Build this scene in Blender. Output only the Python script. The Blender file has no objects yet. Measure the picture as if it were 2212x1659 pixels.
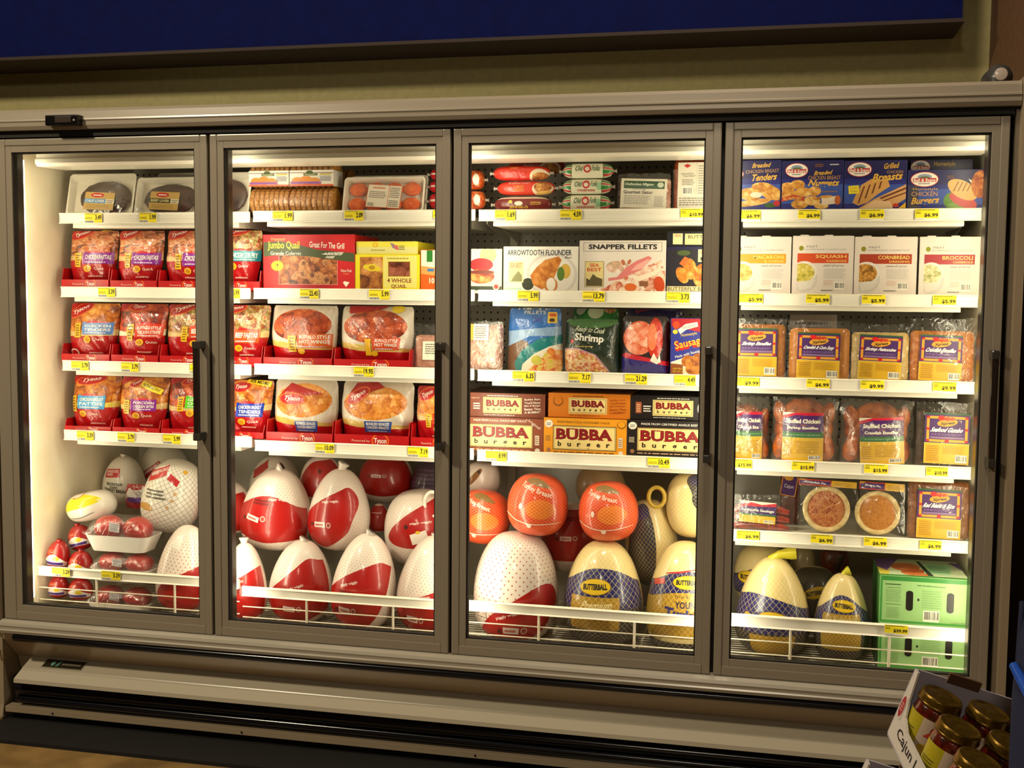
import bpy, bmesh, math, random
import numpy as np
from mathutils import Vector, Matrix, Euler
from mathutils.geometry import tessellate_polygon
random.seed(7)
S = bpy.context.scene
COL = S.collection
R = math.radians

# ---------------------------------------------------------------- camera
CAM = (2.45957, -3.29097, 1.45)
ROT = (1.49247, -0.00903, 0.22068)
FPX = 2472.63
cd = bpy.data.cameras.new('camera'); cd.sensor_width = 36.0; cd.lens = FPX / 2212 * 36.0
cd.clip_start = 0.05; cd.clip_end = 60
cam = bpy.data.objects.new('camera', cd); COL.objects.link(cam)
cam.location = CAM; cam.rotation_euler = ROT
S.camera = cam
CR = Euler(ROT, 'XYZ').to_matrix(); CV = Vector(CAM)

# ---------------------------------------------------------------- world, exposure, lights
w = bpy.data.worlds.new('dim_store'); S.world = w; w.use_nodes = True
w.node_tree.nodes['Background'].inputs[0].default_value = (0.55, 0.42, 0.28, 1)
w.node_tree.nodes['Background'].inputs[1].default_value = 0.012
S.view_settings.view_transform = 'Standard'; S.view_settings.look = 'None'
S.view_settings.exposure = 0.0; S.view_settings.gamma = 1.0
try: S.view_settings.use_curve_mapping = False
except Exception: pass

def area(name, loc, tgt, sx, sy, power, col, spread=180):
    l = bpy.data.lights.new(name, 'AREA'); l.shape = 'RECTANGLE'; l.size = sx; l.size_y = sy
    l.energy = power; l.color = col; l.spread = R(spread)
    o = bpy.data.objects.new(name, l); COL.objects.link(o); o.location = loc
    o.rotation_euler = (Vector(tgt) - Vector(loc)).to_track_quat('-Z', 'Y').to_euler()
    return o
G = [0.0108, 0.7540, 1.5362, 2.3231, 3.0758]          # door joints along the freezer
WARM = (1.0, 0.90, 0.66)
TUBE_W = 2.4
# fluorescent tubes standing behind each mullion, throwing light onto the shelves
for k, gx in enumerate(G):
    for sgn in (-1, 1):
        if (k == 0 and sgn < 0) or (k == 4 and sgn > 0): continue
        x = gx + sgn * 0.030
        if k == 0: x = gx + 0.016
        if k == 4: x = gx - 0.040
        l = bpy.data.lights.new('mullion_tube_light', 'AREA'); l.shape = 'RECTANGLE'; l.size = 0.03; l.size_y = 1.46
        l.energy = TUBE_W * (0.8 if k in (0, 4) else 1.0); l.color = WARM
        o = bpy.data.objects.new('mullion_tube_light', l); COL.objects.link(o); o.location = (x, 0.125, 1.14)
        d = Vector((sgn * 0.62, 0.78, 0)).normalized()
        xa = Vector((0, 0, 1)).cross(-d).normalized()
        o.rotation_euler = Matrix((xa, Vector((0, 0, 1)), -d)).transposed().to_euler()
# the shop's ceiling lamps: one close by on the left, others far back down the aisle
area('ceiling_lamp_near', (-0.80, -2.5, 3.7), (0.6, 0.2, 1.5), 0.30, 0.30, 104, (1.0, 0.86, 0.60))
area('ceiling_lamp_far', (1.6, -9.0, 4.2), (1.6, 0, 1.2), 0.5, 0.5, 66, (1.0, 0.86, 0.66))
area('ceiling_lamp_aisle', (2.3, -0.95, 3.9), (2.1, 0.0, 1.0), 0.3, 0.3, 42, (1.0, 0.84, 0.62))

# ---------------------------------------------------------------- pixel ray helpers (a photo point met with a real plane)
def ray(px, py): return CR @ Vector(((px - 1106) / FPX, -(py - 829.5) / FPX, -1.0))
def onY(px, py, Y):
    d = ray(px, py); return CV + d * ((Y - CV.y) / d.y)
def onX(px, py, X):
    d = ray(px, py); return CV + d * ((X - CV.x) / d.x)
def onZ(px, py, Z):
    d = ray(px, py); return CV + d * ((Z - CV.z) / d.z)

# ---------------------------------------------------------------- materials
def lin(h):
    h = h.lstrip('#'); r = [int(h[i:i+2], 16) / 255 for i in (0, 2, 4)]
    return tuple((c / 12.92 if c <= 0.04045 else ((c + 0.055) / 1.055) ** 2.4) for c in r)
_m = {}
class NT:
    def __init__(s, name):
        s.m = bpy.data.materials.new(name); s.m.use_nodes = True; s.t = s.m.node_tree
        s.b = s.t.nodes['Principled BSDF']; s.o = s.t.nodes['Material Output']
    def n(s, kind, **kw):
        x = s.t.nodes.new(kind)
        for k, v in kw.items():
            if k.startswith('_'): setattr(x, k[1:], v)
            else: x.inputs[k.replace('0', ' ') if k in () else k].default_value = v
        return x
    def l(s, a, b): s.t.links.new(a, b)
    def math(s, op, a, b=None):
        x = s.t.nodes.new('ShaderNodeMath'); x.operation = op
        for i, v in enumerate((a, b)):
            if v is None: continue
            if isinstance(v, (int, float)): x.inputs[i].default_value = v
            else: s.l(v, x.inputs[i])
        return x.outputs[0]
    def mix(s, f, a, b):
        x = s.t.nodes.new('ShaderNodeMix'); x.data_type = 'RGBA'
        for i, v in ((0, f), (6, a), (7, b)):
            if isinstance(v, (int, float)): x.inputs[i].default_value = v
            elif isinstance(v, tuple): x.inputs[i].default_value = (*v, 1)
            else: s.l(v, x.inputs[i])
        return x.outputs[2]
    def crinkle(s, scale, dist, bump, detail=3.0):
        tc = s.t.nodes.new('ShaderNodeTexCoord')
        nz = s.t.nodes.new('ShaderNodeTexNoise'); nz.inputs['Scale'].default_value = scale
        nz.inputs['Detail'].default_value = detail; nz.inputs['Distortion'].default_value = dist
        s.l(tc.outputs['Object'], nz.inputs['Vector'])
        bp = s.t.nodes.new('ShaderNodeBump'); bp.inputs['Strength'].default_value = bump; bp.inputs['Distance'].default_value = 0.004
        s.l(nz.outputs[0], bp.inputs['Height']); return bp.outputs[0]
def finish(nt, kind):
    b = nt.b
    if kind == 'card': b.inputs['Roughness'].default_value = 0.42; b.inputs['Coat Weight'].default_value = 0.15; b.inputs['Coat Roughness'].default_value = 0.2
    elif kind == 'paper': b.inputs['Roughness'].default_value = 0.6
    elif kind == 'bag':
        b.inputs['Roughness'].default_value = 0.38; b.inputs['Coat Weight'].default_value = 0.8; b.inputs['Coat Roughness'].default_value = 0.09
        nt.l(nt.crinkle(24, 2.4, 1.0), b.inputs['Coat Normal']); nt.l(nt.crinkle(24, 2.4, 0.45), b.inputs['Normal'])
    elif kind == 'wrap':
        b.inputs['Roughness'].default_value = 0.4; b.inputs['Coat Weight'].default_value = 0.6; b.inputs['Coat Roughness'].default_value = 0.12
        nt.l(nt.crinkle(22, 0.8, 0.35), b.inputs['Coat Normal'])
    elif kind == 'metal': b.inputs['Roughness'].default_value = 0.32; b.inputs['Metallic'].default_value = 0.0; b.inputs['Coat Weight'].default_value = 0.3; b.inputs['Coat Roughness'].default_value = 0.25
    elif kind == 'gloss': b.inputs['Roughness'].default_value = 0.18
    elif kind == 'matte': b.inputs['Roughness'].default_value = 0.8
def C(h, kind='card'):
    k = (h, kind)
    if k not in _m:
        nt = NT('ink_' + kind); nt.b.inputs['Base Color'].default_value = (*lin(h), 1); finish(nt, kind); _m[k] = nt.m
    return _m[k]
def food(cols, scale=60, kind='card', stretch=(1, 1, 1), fine=0.5):
    """mottled print of food: cells of a few tones with finer speckle"""
    k = ('food', tuple(cols), scale, kind, stretch)
    if k in _m: return _m[k]
    nt = NT('food_print')
    tc = nt.n('ShaderNodeTexCoord'); mp = nt.n('ShaderNodeMapping'); mp.inputs['Scale'].default_value = stretch
    nt.l(tc.outputs['Object'], mp.inputs[0])
    nz = nt.n('ShaderNodeTexNoise', Scale=scale * 0.7, Detail=2.0); nt.l(mp.outputs[0], nz.inputs['Vector'])
    wv = nt.n('ShaderNodeVectorMath', _operation='SCALE'); nt.l(nz.outputs['Color'], wv.inputs[0]); wv.inputs['Scale'].default_value = 0.6 / scale * 2
    ad = nt.n('ShaderNodeVectorMath', _operation='ADD'); nt.l(mp.outputs[0], ad.inputs[0]); nt.l(wv.outputs[0], ad.inputs[1])
    vo = nt.n('ShaderNodeTexVoronoi', Scale=scale); nt.l(ad.outputs[0], vo.inputs['Vector'])
    sp = nt.n('ShaderNodeSeparateColor'); nt.l(vo.outputs['Color'], sp.inputs[0])
    n2 = nt.n('ShaderNodeTexNoise', Scale=scale * 3.5, Detail=3.0); nt.l(mp.outputs[0], n2.inputs['Vector'])
    f = nt.math('ADD', nt.math('MULTIPLY', sp.outputs[0], 0.55), nt.math('MULTIPLY', nt.math('SUBTRACT', n2.outputs[0], 0.5), fine))
    f = nt.math('ADD', f, nt.math('SUBTRACT', 0.45, nt.math('MULTIPLY', vo.outputs['Distance'], 0.5)))
    cr = nt.n('ShaderNodeValToRGB'); e = cr.color_ramp.elements
    n = len(cols)
    while len(e) < n: e.new(0.5)
    for i, c in enumerate(cols):
        e[i].position = 0.12 + 0.76 * i / (n - 1); e[i].color = (*lin(c), 1)
    nt.l(f, cr.inputs[0]); nt.l(cr.outputs[0], nt.b.inputs['Base Color']); finish(nt, kind)
    _m[k] = nt.m; return nt.m
def pattern(base, ink, mode, nu, nv, r, kind='wrap', soft=0.0):
    """UV pattern: dots or diamond net"""
    k = ('pat', base, ink, mode, nu, nv, r, kind)
    if k in _m: return _m[k]
    nt = NT('printed_' + mode); uv = nt.n('ShaderNodeUVMap'); sp = nt.n('ShaderNodeSeparateXYZ'); nt.l(uv.outputs[0], sp.inputs[0])
    U = nt.math('MULTIPLY', sp.outputs[0], nu); V = nt.math('MULTIPLY', sp.outputs[1], nv)
    if mode == 'dots':
        a = nt.math('SUBTRACT', nt.math('FRACT', U), 0.5); b = nt.math('SUBTRACT', nt.math('FRACT', V), 0.5)
        d = nt.math('SQRT', nt.math('ADD', nt.math('MULTIPLY', a, a), nt.math('MULTIPLY', b, b)))
        f = nt.math('LESS_THAN', d, r)
    else:
        a = nt.math('ABSOLUTE', nt.math('SUBTRACT', nt.math('FRACT', nt.math('ADD', U, V)), 0.5))
        b = nt.math('ABSOLUTE', nt.math('SUBTRACT', nt.math('FRACT', nt.math('SUBTRACT', U, V)), 0.5))
        if mode == 'net': f = nt.math('LESS_THAN', nt.math('MINIMUM', a, b), r)
        else: f = nt.math('LESS_THAN', nt.math('MAXIMUM', a, b), r)      # knots
    nt.l(nt.mix(f, lin(base), lin(ink)), nt.b.inputs['Base Color']); finish(nt, kind)
    _m[k] = nt.m; return nt.m
def film(rough=0.07, haze=0.03, scale=30, bump=0.9):
    k = ('film', rough, haze, scale, bump)
    if k in _m: return _m[k]
    nt = NT('clear_film'); t = nt.n('ShaderNodeBsdfTransparent'); g = nt.n('ShaderNodeBsdfGlossy', Roughness=rough)
    g.inputs[0].default_value = (1, 1, 1, 1); nt.l(nt.crinkle(scale, 1.8, bump), g.inputs['Normal'])
    df = nt.n('ShaderNodeBsdfDiffuse'); df.inputs[0].default_value = (0.75, 0.72, 0.66, 1)
    m1 = nt.n('ShaderNodeMixShader'); m1.inputs[0].default_value = haze; nt.l(t.outputs[0], m1.inputs[1]); nt.l(df.outputs[0], m1.inputs[2])
    m2 = nt.n('ShaderNodeMixShader'); m2.inputs[0].default_value = 0.065; nt.l(m1.outputs[0], m2.inputs[1]); nt.l(g.outputs[0], m2.inputs[2])
    nt.l(m2.outputs[0], nt.o.inputs[0]); _m[k] = nt.m; return nt.m
def glass():
    if 'glass' in _m: return _m['glass']
    nt = NT('door_glass'); t = nt.n('ShaderNodeBsdfTransparent'); t.inputs[0].default_value = (0.985, 0.99, 0.98, 1)
    g = nt.n('ShaderNodeBsdfGlossy', Roughness=0.02); fr = nt.n('ShaderNodeFresnel', IOR=1.45)
    ge = nt.n('ShaderNodeNewGeometry'); m = nt.n('ShaderNodeMixShader'); nt.l(nt.math('MULTIPLY', fr.outputs[0], nt.math('SUBTRACT', 1.0, ge.outputs['Backfacing'])), m.inputs[0]); nt.l(t.outputs[0], m.inputs[1]); nt.l(g.outputs[0], m.inputs[2])
    nt.l(m.outputs[0], nt.o.inputs[0]); _m['glass'] = nt.m; return nt.m
def noisy(name, c1, c2, scale, rough, bump=0.0, detail=4, gloss=0.0):
    if name in _m: return _m[name]
    nt = NT(name); tc = nt.n('ShaderNodeTexCoord'); nz = nt.n('ShaderNodeTexNoise', Scale=scale, Detail=float(detail)); nt.l(tc.outputs['Object'], nz.inputs['Vector'])
    cr = nt.n('ShaderNodeValToRGB'); cr.color_ramp.elements[0].position = 0.35; cr.color_ramp.elements[1].position = 0.65
    cr.color_ramp.elements[0].color = (*lin(c1), 1); cr.color_ramp.elements[1].color = (*lin(c2), 1)
    nt.l(nz.outputs[0], cr.inputs[0]); nt.l(cr.outputs[0], nt.b.inputs['Base Color']); nt.b.inputs['Roughness'].default_value = rough
    nt.b.inputs['Coat Weight'].default_value = gloss; nt.b.inputs['Coat Roughness'].default_value = 0.15
    if bump:
        bp = nt.n('ShaderNodeBump', Strength=bump, Distance=0.004); nt.l(nz.outputs[0], bp.inputs['Height']); nt.l(bp.outputs[0], nt.b.inputs['Normal'])
    _m[name] = nt.m; return nt.m
def pegboard():
    if 'peg' in _m: return _m['peg']
    nt = NT('pegboard_metal'); tc = nt.n('ShaderNodeTexCoord'); sp = nt.n('ShaderNodeSeparateXYZ'); nt.l(tc.outputs['Object'], sp.inputs[0])
    a = nt.math('SUBTRACT', nt.math('FRACT', nt.math('MULTIPLY', sp.outputs[0], 38.0)), 0.5)
    b = nt.math('SUBTRACT', nt.math('FRACT', nt.math('MULTIPLY', sp.outputs[2], 38.0)), 0.5)
    d = nt.math('SQRT', nt.math('ADD', nt.math('MULTIPLY', a, a), nt.math('MULTIPLY', b, b)))
    nt.l(nt.mix(nt.math('LESS_THAN', d, 0.14), lin('#a39c8c'), lin('#0c0805')), nt.b.inputs['Base Color']); nt.b.inputs['Roughness'].default_value = 0.5
    _m['peg'] = nt.m; return nt.m
def glow(h, s):
    k = ('glow', h, s)
    if k not in _m:
        nt = NT('lit_tube'); nt.b.inputs['Emission Color'].default_value = (*lin(h), 1); nt.b.inputs['Emission Strength'].default_value = s; _m[k] = nt.m
    return _m[k]

# ---------------------------------------------------------------- mesh builder
class MB:
    def __init__(s): s.V = []; s.N = []; s.F = []; s.MI = []; s.mats = []; s.UV = []
    def mi(s, m):
        if m not in s.mats: s.mats.append(m)
        return s.mats.index(m)
    def add(s, pts, nrm, faces, mat, uvs=None):
        b = len(s.V); s.V += [tuple(p) for p in pts]; s.N += [tuple(n) for n in nrm]
        s.UV += list(uvs) if uvs is not None else [(0.0, 0.0)] * len(pts)
        k = s.mi(mat) if mat is not None else 0
        for f in faces: s.F.append(tuple(b + i for i in f)); s.MI.append(k)
    def poly(s, pts, mat, flip=False):
        pts = [Vector(p) for p in pts]
        n = Vector((0, 0, 0))
        for i in range(len(pts)):
            a, b = pts[i], pts[(i + 1) % len(pts)]; n += a.cross(b)
        n.normalize()
        f = list(range(len(pts)))
        if flip: f.reverse(); n = -n
        s.add(pts, [n] * len(pts), [f], mat)
    def bmadd(s, bm, mat, M=None, smooth=False):
        if M is not None: bm.transform(M)
        bm.normal_update()
        if smooth:
            vs = list(bm.verts); idx = {v: i for i, v in enumerate(vs)}
            s.add([v.co for v in vs], [v.normal for v in vs], [[idx[v] for v in f.verts] for f in bm.faces], mat)
        else:
            for f in bm.faces: s.add([v.co for v in f.verts], [f.normal] * len(f.verts), [range(len(f.verts))], mat)
        bm.free()
    def box(s, x0, x1, y0, y1, z0, z1, mat, bev=0.0, M=None):
        bm = bmesh.new(); bmesh.ops.create_cube(bm, size=1.0)
        for v in bm.verts: v.co = Vector(((x0 + x1) / 2 + v.co.x * (x1 - x0), (y0 + y1) / 2 + v.co.y * (y1 - y0), (z0 + z1) / 2 + v.co.z * (z1 - z0)))
        if bev > 0: bmesh.ops.bevel(bm, geom=list(bm.edges), offset=bev, segments=2, affect='EDGES', profile=0.7)
        s.bmadd(bm, mat, M)
    def tube(s, pts, r, mat, n=8, cap=True):
        pts = [Vector(p) for p in pts]; V = []; N = []; F = []
        prev = None
        for i, p in enumerate(pts):
            t = (pts[min(i + 1, len(pts) - 1)] - pts[max(i - 1, 0)]).normalized()
            a = prev if prev is not None else (Vector((0, 0, 1)) if abs(t.z) < 0.9 else Vector((1, 0, 0)))
            a = (a - t * a.dot(t)).normalized(); prev = a; b = t.cross(a)
            rr = r[i] if isinstance(r, (list, tuple)) else r
            for k in range(n):
                an = 2 * math.pi * k / n; d = a * math.cos(an) + b * math.sin(an); V.append(p + d * rr); N.append(d)
        for i in range(len(pts) - 1):
            for k in range(n):
                F.append((i * n + k, i * n + (k + 1) % n, (i + 1) * n + (k + 1) % n, (i + 1) * n + k))
        if cap: F.append(tuple(range(n))[::-1]); F.append(tuple((len(pts) - 1) * n + k for k in range(n)))
        s.add(V, N, F, mat)
    def lathe(s, prof, mat, n=24, M=None, sx=1.0, sy=1.0):
        """prof: list of (r, z) turned about z"""
        V = []; N = []; F = []
        for i, (r, z) in enumerate(prof):
            a = prof[max(i - 1, 0)]; b = prof[min(i + 1, len(prof) - 1)]
            tr, tz = b[0] - a[0], b[1] - a[1]; L = math.hypot(tr, tz) or 1
            for k in range(n):
                an = 2 * math.pi * k / n; c, sn = math.cos(an), math.sin(an)
                V.append(Vector((r * c * sx, r * sn * sy, z))); N.append(Vector((tz / L * c / sx, tz / L * sn / sy, -tr / L)).normalized())
        for i in range(len(prof) - 1):
            for k in range(n): F.append((i * n + k, i * n + (k + 1) % n, (i + 1) * n + (k + 1) % n, (i + 1) * n + k))
        if M is not None:
            M3 = M.to_3x3(); V = [M @ v for v in V]; N = [(M3 @ v).normalized() for v in N]
        s.add(V, N, F, mat)
    def surf(s, P, mat, arts=(), eps=0.00012, uvscale=(1, 1), wrapx=False, flip=False):
        """P: (nu+1, nv+1, 3) grid. arts: list of (tris, mat) in unit uv."""
        P = np.asarray(P, float); nu, nv = P.shape[0] - 1, P.shape[1] - 1
        du = np.empty_like(P); dv = np.empty_like(P)
        du[1:-1] = P[2:] - P[:-2]; du[0] = P[1] - P[0]; du[-1] = P[-1] - P[-2]
        if wrapx: du[0] = P[1] - P[-2]; du[-1] = du[0]
        dv[:, 1:-1] = P[:, 2:] - P[:, :-2]; dv[:, 0] = P[:, 1] - P[:, 0]; dv[:, -1] = P[:, -1] - P[:, -2]
        N = np.cross(du, dv); L = np.linalg.norm(N, axis=2, keepdims=True); L[L == 0] = 1; N = N / L
        if flip: N = -N
        if mat is not None:
            V = P.reshape(-1, 3).tolist(); NN = N.reshape(-1, 3).tolist(); F = []
            id_ = lambda i, j: i * (nv + 1) + j
            for i in range(nu):
                for j in range(nv):
                    a, b, c, d = id_(i, j), id_(i + 1, j), id_(i + 1, j + 1), id_(i, j + 1)
                    F += [(a, b, c), (a, c, d)] if not flip else [(a, c, b), (a, d, c)]
            uvs = [(i / nu * uvscale[0], j / nv * uvscale[1]) for i in range(nu + 1) for j in range(nv + 1)]
            s.add(V, NN, F, mat, uvs)
        Pl = P.tolist(); Nl = N.tolist()
        for li, (tris, m) in enumerate(arts):
            off = eps * (li + 1); VV = []; NN = []; FF = []; UU = []
            for tri in tris:
                pts = [(min(max(u, 0), 1) * nu, min(max(v, 0), 1) * nv) for u, v in tri]
                ar = (pts[1][0] - pts[0][0]) * (pts[2][1] - pts[0][1]) - (pts[1][1] - pts[0][1]) * (pts[2][0] - pts[0][0])
                if abs(ar) < 1e-10: continue
                if ar < 0: pts.reverse()
                x0 = int(min(p[0] for p in pts)); x1 = min(int(max(p[0] for p in pts) - 1e-9), nu - 1)
                y0 = int(min(p[1] for p in pts)); y1 = min(int(max(p[1] for p in pts) - 1e-9), nv - 1)
                for i in range(min(x0, nu - 1), x1 + 1):
                    q1 = clip(clip(pts, 1, 0, -i), -1, 0, i + 1) if x1 > x0 or True else pts
                    if len(q1) < 3: continue
                    for j in range(min(y0, nv - 1), y1 + 1):
                        q2 = clip(clip(q1, 0, 1, -j), 0, -1, j + 1)
                        if len(q2) < 3: continue
                        for half in (0, 1):
                            sg = 1 if half == 0 else -1
                            q = clip(q2, sg, -sg, sg * (j - i))
                            if len(q) < 3: continue
                            A, Bc = Pl[i][j], Pl[i + 1][j + 1]; NA, NB = Nl[i][j], Nl[i + 1][j + 1]
                            if half == 0: D_, ND = Pl[i + 1][j], Nl[i + 1][j]
                            else: D_, ND = Pl[i][j + 1], Nl[i][j + 1]
                            base = len(VV)
                            for (x, y) in q:
                                fx, fy = x - i, y - j
                                if half == 0: wa, wd, wb = 1 - fx, fx - fy, fy
                                else: wa, wd, wb = 1 - fy, fy - fx, fx
                                nx = [wa * NA[k] + wd * ND[k] + wb * NB[k] for k in range(3)]
                                VV.append([wa * A[k] + wd * D_[k] + wb * Bc[k] + nx[k] * off for k in range(3)]); NN.append(nx)
                                UU.append((x / nu * uvscale[0], y / nv * uvscale[1]))
                            f = list(range(base, base + len(q)))
                            FF.append(f if not flip else f[::-1])
            if FF: s.add(VV, NN, FF, m, UU)
    def build(s, name, parent=None, loc=None):
        me = bpy.data.meshes.new(name)
        me.from_pydata(s.V, [], s.F)
        for m in s.mats: me.materials.append(m)
        me.polygons.foreach_set('material_index', s.MI)
        me.polygons.foreach_set('use_smooth', [True] * len(s.F))
        uvl = me.uv_layers.new(name='UVMap'); li = np.empty(len(me.loops), dtype=np.int32); me.loops.foreach_get('vertex_index', li)
        uv = np.array(s.UV, dtype=np.float32)[li]; uvl.data.foreach_set('uv', uv.ravel())
        NN = np.array(s.N, dtype=np.float32); LL = np.linalg.norm(NN, axis=1); bad = LL < 1e-6; NN[bad] = (0, 0, 1); LL[bad] = 1; NN = NN / LL[:, None]
        me.update(); me.normals_split_custom_set_from_vertices(NN.tolist())
        o = bpy.data.objects.new(name, me); COL.objects.link(o)
        if parent is not None: o.parent = parent
        if loc is not None: o.location = loc
        return o
def clip(pts, a, b, c):
    """keep a*x+b*y+c >= 0"""
    out = []; n = len(pts)
    if n < 3: return out
    d = [a * p[0] + b * p[1] + c for p in pts]
    if min(d) >= -1e-12: return pts
    for i in range(n):
        j = (i + 1) % n
        if d[i] >= 0: out.append(pts[i])
        if (d[i] > 0 and d[j] < 0) or (d[i] < 0 and d[j] > 0):
            t = d[i] / (d[i] - d[j]); out.append((pts[i][0] + t * (pts[j][0] - pts[i][0]), pts[i][1] + t * (pts[j][1] - pts[i][1])))
    return out

# ---------------------------------------------------------------- flat artwork (kept in unit uv of a face)
_tc = {}
def text_tris(s, bold=0.0):
    k = (s, bold)
    if k in _tc: return _tc[k]
    cu = bpy.data.curves.new('t', 'FONT'); cu.body = s; cu.resolution_u = 2; cu.offset = bold
    cu.fill_mode = 'FRONT'
    ob = bpy.data.objects.new('t', cu); me = ob.to_mesh()
    me.calc_loop_triangles()
    vs = [(v.co.x, v.co.y) for v in me.vertices]; tr = [tuple(vs[i] for i in t.vertices) for t in me.loop_triangles]
    ob.to_mesh_clear(); bpy.data.objects.remove(ob); bpy.data.curves.remove(cu)
    if tr:
        xs = [p[0] for t in tr for p in t]; ys = [p[1] for t in tr for p in t]
        x0, x1, y0, y1 = min(xs), max(xs), min(ys), max(ys)
        tr = [tuple(((p[0] - x0) / (x1 - x0 or 1), (p[1] - y0) / (y1 - y0 or 1)) for p in t) for t in tr]
    _tc[k] = tr; return tr
def tess(pts):
    t = tessellate_polygon([[Vector((x, y, 0)) for x, y in pts]])
    return [tuple(pts[i] for i in f) for f in t]
def warp(tr, cx, cy, rot, asp):
    if not rot: return tr
    c, s = math.cos(R(rot)), math.sin(R(rot))
    return [tuple((cx + ((x - cx) * asp * c - (y - cy) * s) / asp, cy + (x - cx) * asp * s + (y - cy) * c) for x, y in t) for t in tr]
def art(items, asp=1.0, kind='card'):
    """items in unit coordinates, v up. asp = width / height of the face"""
    out = []
    def mm(m): return C(m, kind) if isinstance(m, str) else m
    for it in items:
        k = it[0]; rot = 0; tr = []
        if k == 'r':
            _, x0, y0, x1, y1, m = it[:6]; rot = it[6] if len(it) > 6 else 0
            tr = [((x0, y0), (x1, y0), (x1, y1)), ((x0, y0), (x1, y1), (x0, y1))]; cx, cy = (x0 + x1) / 2, (y0 + y1) / 2
        elif k == 'e':
            _, cx, cy, rx, ry, m = it[:6]; rot = it[6] if len(it) > 6 else 0; n = 28
            P = [(cx + rx * math.cos(2 * math.pi * i / n), cy + ry * math.sin(2 * math.pi * i / n)) for i in range(n)]
            tr = [((cx, cy), P[i], P[(i + 1) % n]) for i in range(n)]
        elif k == 'p':
            _, P, m = it[:3]; tr = tess(P); cx = cy = 0
        elif k == 's':
            _, cx, cy, rx, ry, n, m = it[:7]
            P = []
            for i in range(n * 2):
                q = 1.0 if i % 2 == 0 else 0.78; an = math.pi * i / n; P.append((cx + rx * q * math.cos(an), cy + ry * q * math.sin(an)))
            tr = [((cx, cy), P[i], P[(i + 1) % len(P)]) for i in range(len(P))]
        elif k == 't':
            _, txt, x0, y0, x1, y1, m = it[:7]; rot = it[7] if len(it) > 7 else 0; bold = it[8] if len(it) > 8 else 0.0; sh = it[9] if len(it) > 9 else 0.0
            cx, cy = (x0 + x1) / 2, (y0 + y1) / 2
            tr = [tuple((x0 + (x + sh * y) * (x1 - x0) / (1 + abs(sh)), y0 + y * (y1 - y0)) for x, y in t) for t in text_tris(txt, bold)]
        elif k == 'l':      # rows of small print
            _, x0, y0, x1, y1, n, m = it[:7]; rot = it[7] if len(it) > 7 else 0; cx, cy = (x0 + x1) / 2, (y0 + y1) / 2
            rr = random.Random(int((x0 + y0 * 3 + n) * 1000)); hh = (y1 - y0) / n
            for i in range(n):
                x = x0; yb = y1 - (i + 0.8) * hh; yt = yb + hh * 0.5
                end = x1 - rr.random() * 0.15 * (x1 - x0)
                while x < end:
                    wd = (x1 - x0) * rr.uniform(0.04, 0.13); xe = min(x + wd, end)
                    tr += [((x, yb), (xe, yb), (xe, yt)), ((x, yb), (xe, yt), (x, yt))]; x = xe + (x1 - x0) * 0.02
        elif k == 'b':      # barcode
            _, x0, y0, x1, y1 = it[:5]
            out += art([('r', x0, y0, x1, y1, '#f2efe2')], asp, kind)
            m = '#2a2622'; rr = random.Random(5); x = x0 + 0.08 * (x1 - x0); cx = cy = 0
            ya, yb = y0 + 0.2 * (y1 - y0), y1 - 0.1 * (y1 - y0)
            while x < x1 - 0.1 * (x1 - x0):
                wd = (x1 - x0) * rr.choice((0.02, 0.035, 0.055)); tr += [((x, ya), (x + wd, ya), (x + wd, yb)), ((x, ya), (x + wd, yb), (x, yb))]
                x += wd + (x1 - x0) * rr.choice((0.02, 0.03, 0.045))
        elif k == 'fr':     # frame
            _, x0, y0, x1, y1, tx, m = it[:7]; ty = tx * asp; cx = cy = 0
            for (a, b, c, d) in ((x0, y0, x1, y0 + ty), (x0, y1 - ty, x1, y1), (x0, y0, x0 + tx, y1), (x1 - tx, y0, x1, y1)):
                tr += [((a, b), (c, b), (c, d)), ((a, b), (c, d), (a, d))]
        tr = warp(tr, cx, cy, rot, asp)
        out.append((tr, mm(m)))
    return out
def sub_art(items, x0, y0, x1, y1, pasp, kind='card', rot=0):
    """artwork of a small panel set into a bigger face of aspect pasp"""
    o = []
    for tr, m in art(items, pasp * (x1 - x0) / (y1 - y0), kind):
        t2 = [tuple((x0 + x * (x1 - x0), y0 + y * (y1 - y0)) for x, y in t) for t in tr]
        o.append((warp(t2, (x0 + x1) / 2, (y0 + y1) / 2, rot, pasp), m))
    return o

# ---------------------------------------------------------------- tagging
def tag(o, label, cat, group=None):
    o['label'] = label; o['category'] = cat
    if group: o['group'] = group
    return o
def thing(name, label, cat, loc=(0, 0, 0), rot=(0, 0, 0), group=None):
    o = bpy.data.objects.new(name, None); COL.objects.link(o); o.empty_display_size = 0.05
    o.location = loc; o.rotation_euler = rot
    return tag(o, label, cat, group)
def struct(o): o['kind'] = 'structure'; return o

# ================================================================ the room
def extr(mb, prof, x0, x1, mat, caps=True):
    n = len(prof)
    for i in range(n):
        (y0, z0), (y1, z1) = prof[i], prof[(i + 1) % n]
        mb.poly([(x0, y0, z0), (x0, y1, z1), (x1, y1, z1), (x1, y0, z0)], mat)
    if caps:
        t = tessellate_polygon([[Vector((y, z, 0)) for y, z in prof]])
        for f in t:
            mb.poly([(x1, *prof[i]) for i in f], mat); mb.poly([(x0, *prof[i]) for i in f], mat)
FLOORM = noisy('waxed_amber_floor', '#6a5230', '#9a7a48', 5.5, 0.4, 0.02, 10)
WALLM = noisy('olive_paint', '#938a5c', '#9c9264', 40, 0.75, 0.03)
mb = MB(); mb.box(-2.2, 5.2, -6.0, 1.1, -0.06, 0.0, FLOORM); struct(mb.build('floor'))
mb = MB(); mb.box(-2.2, 5.2, 0.95, 1.05, 0.0, 4.4, WALLM); struct(mb.build('wall_back'))
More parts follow.
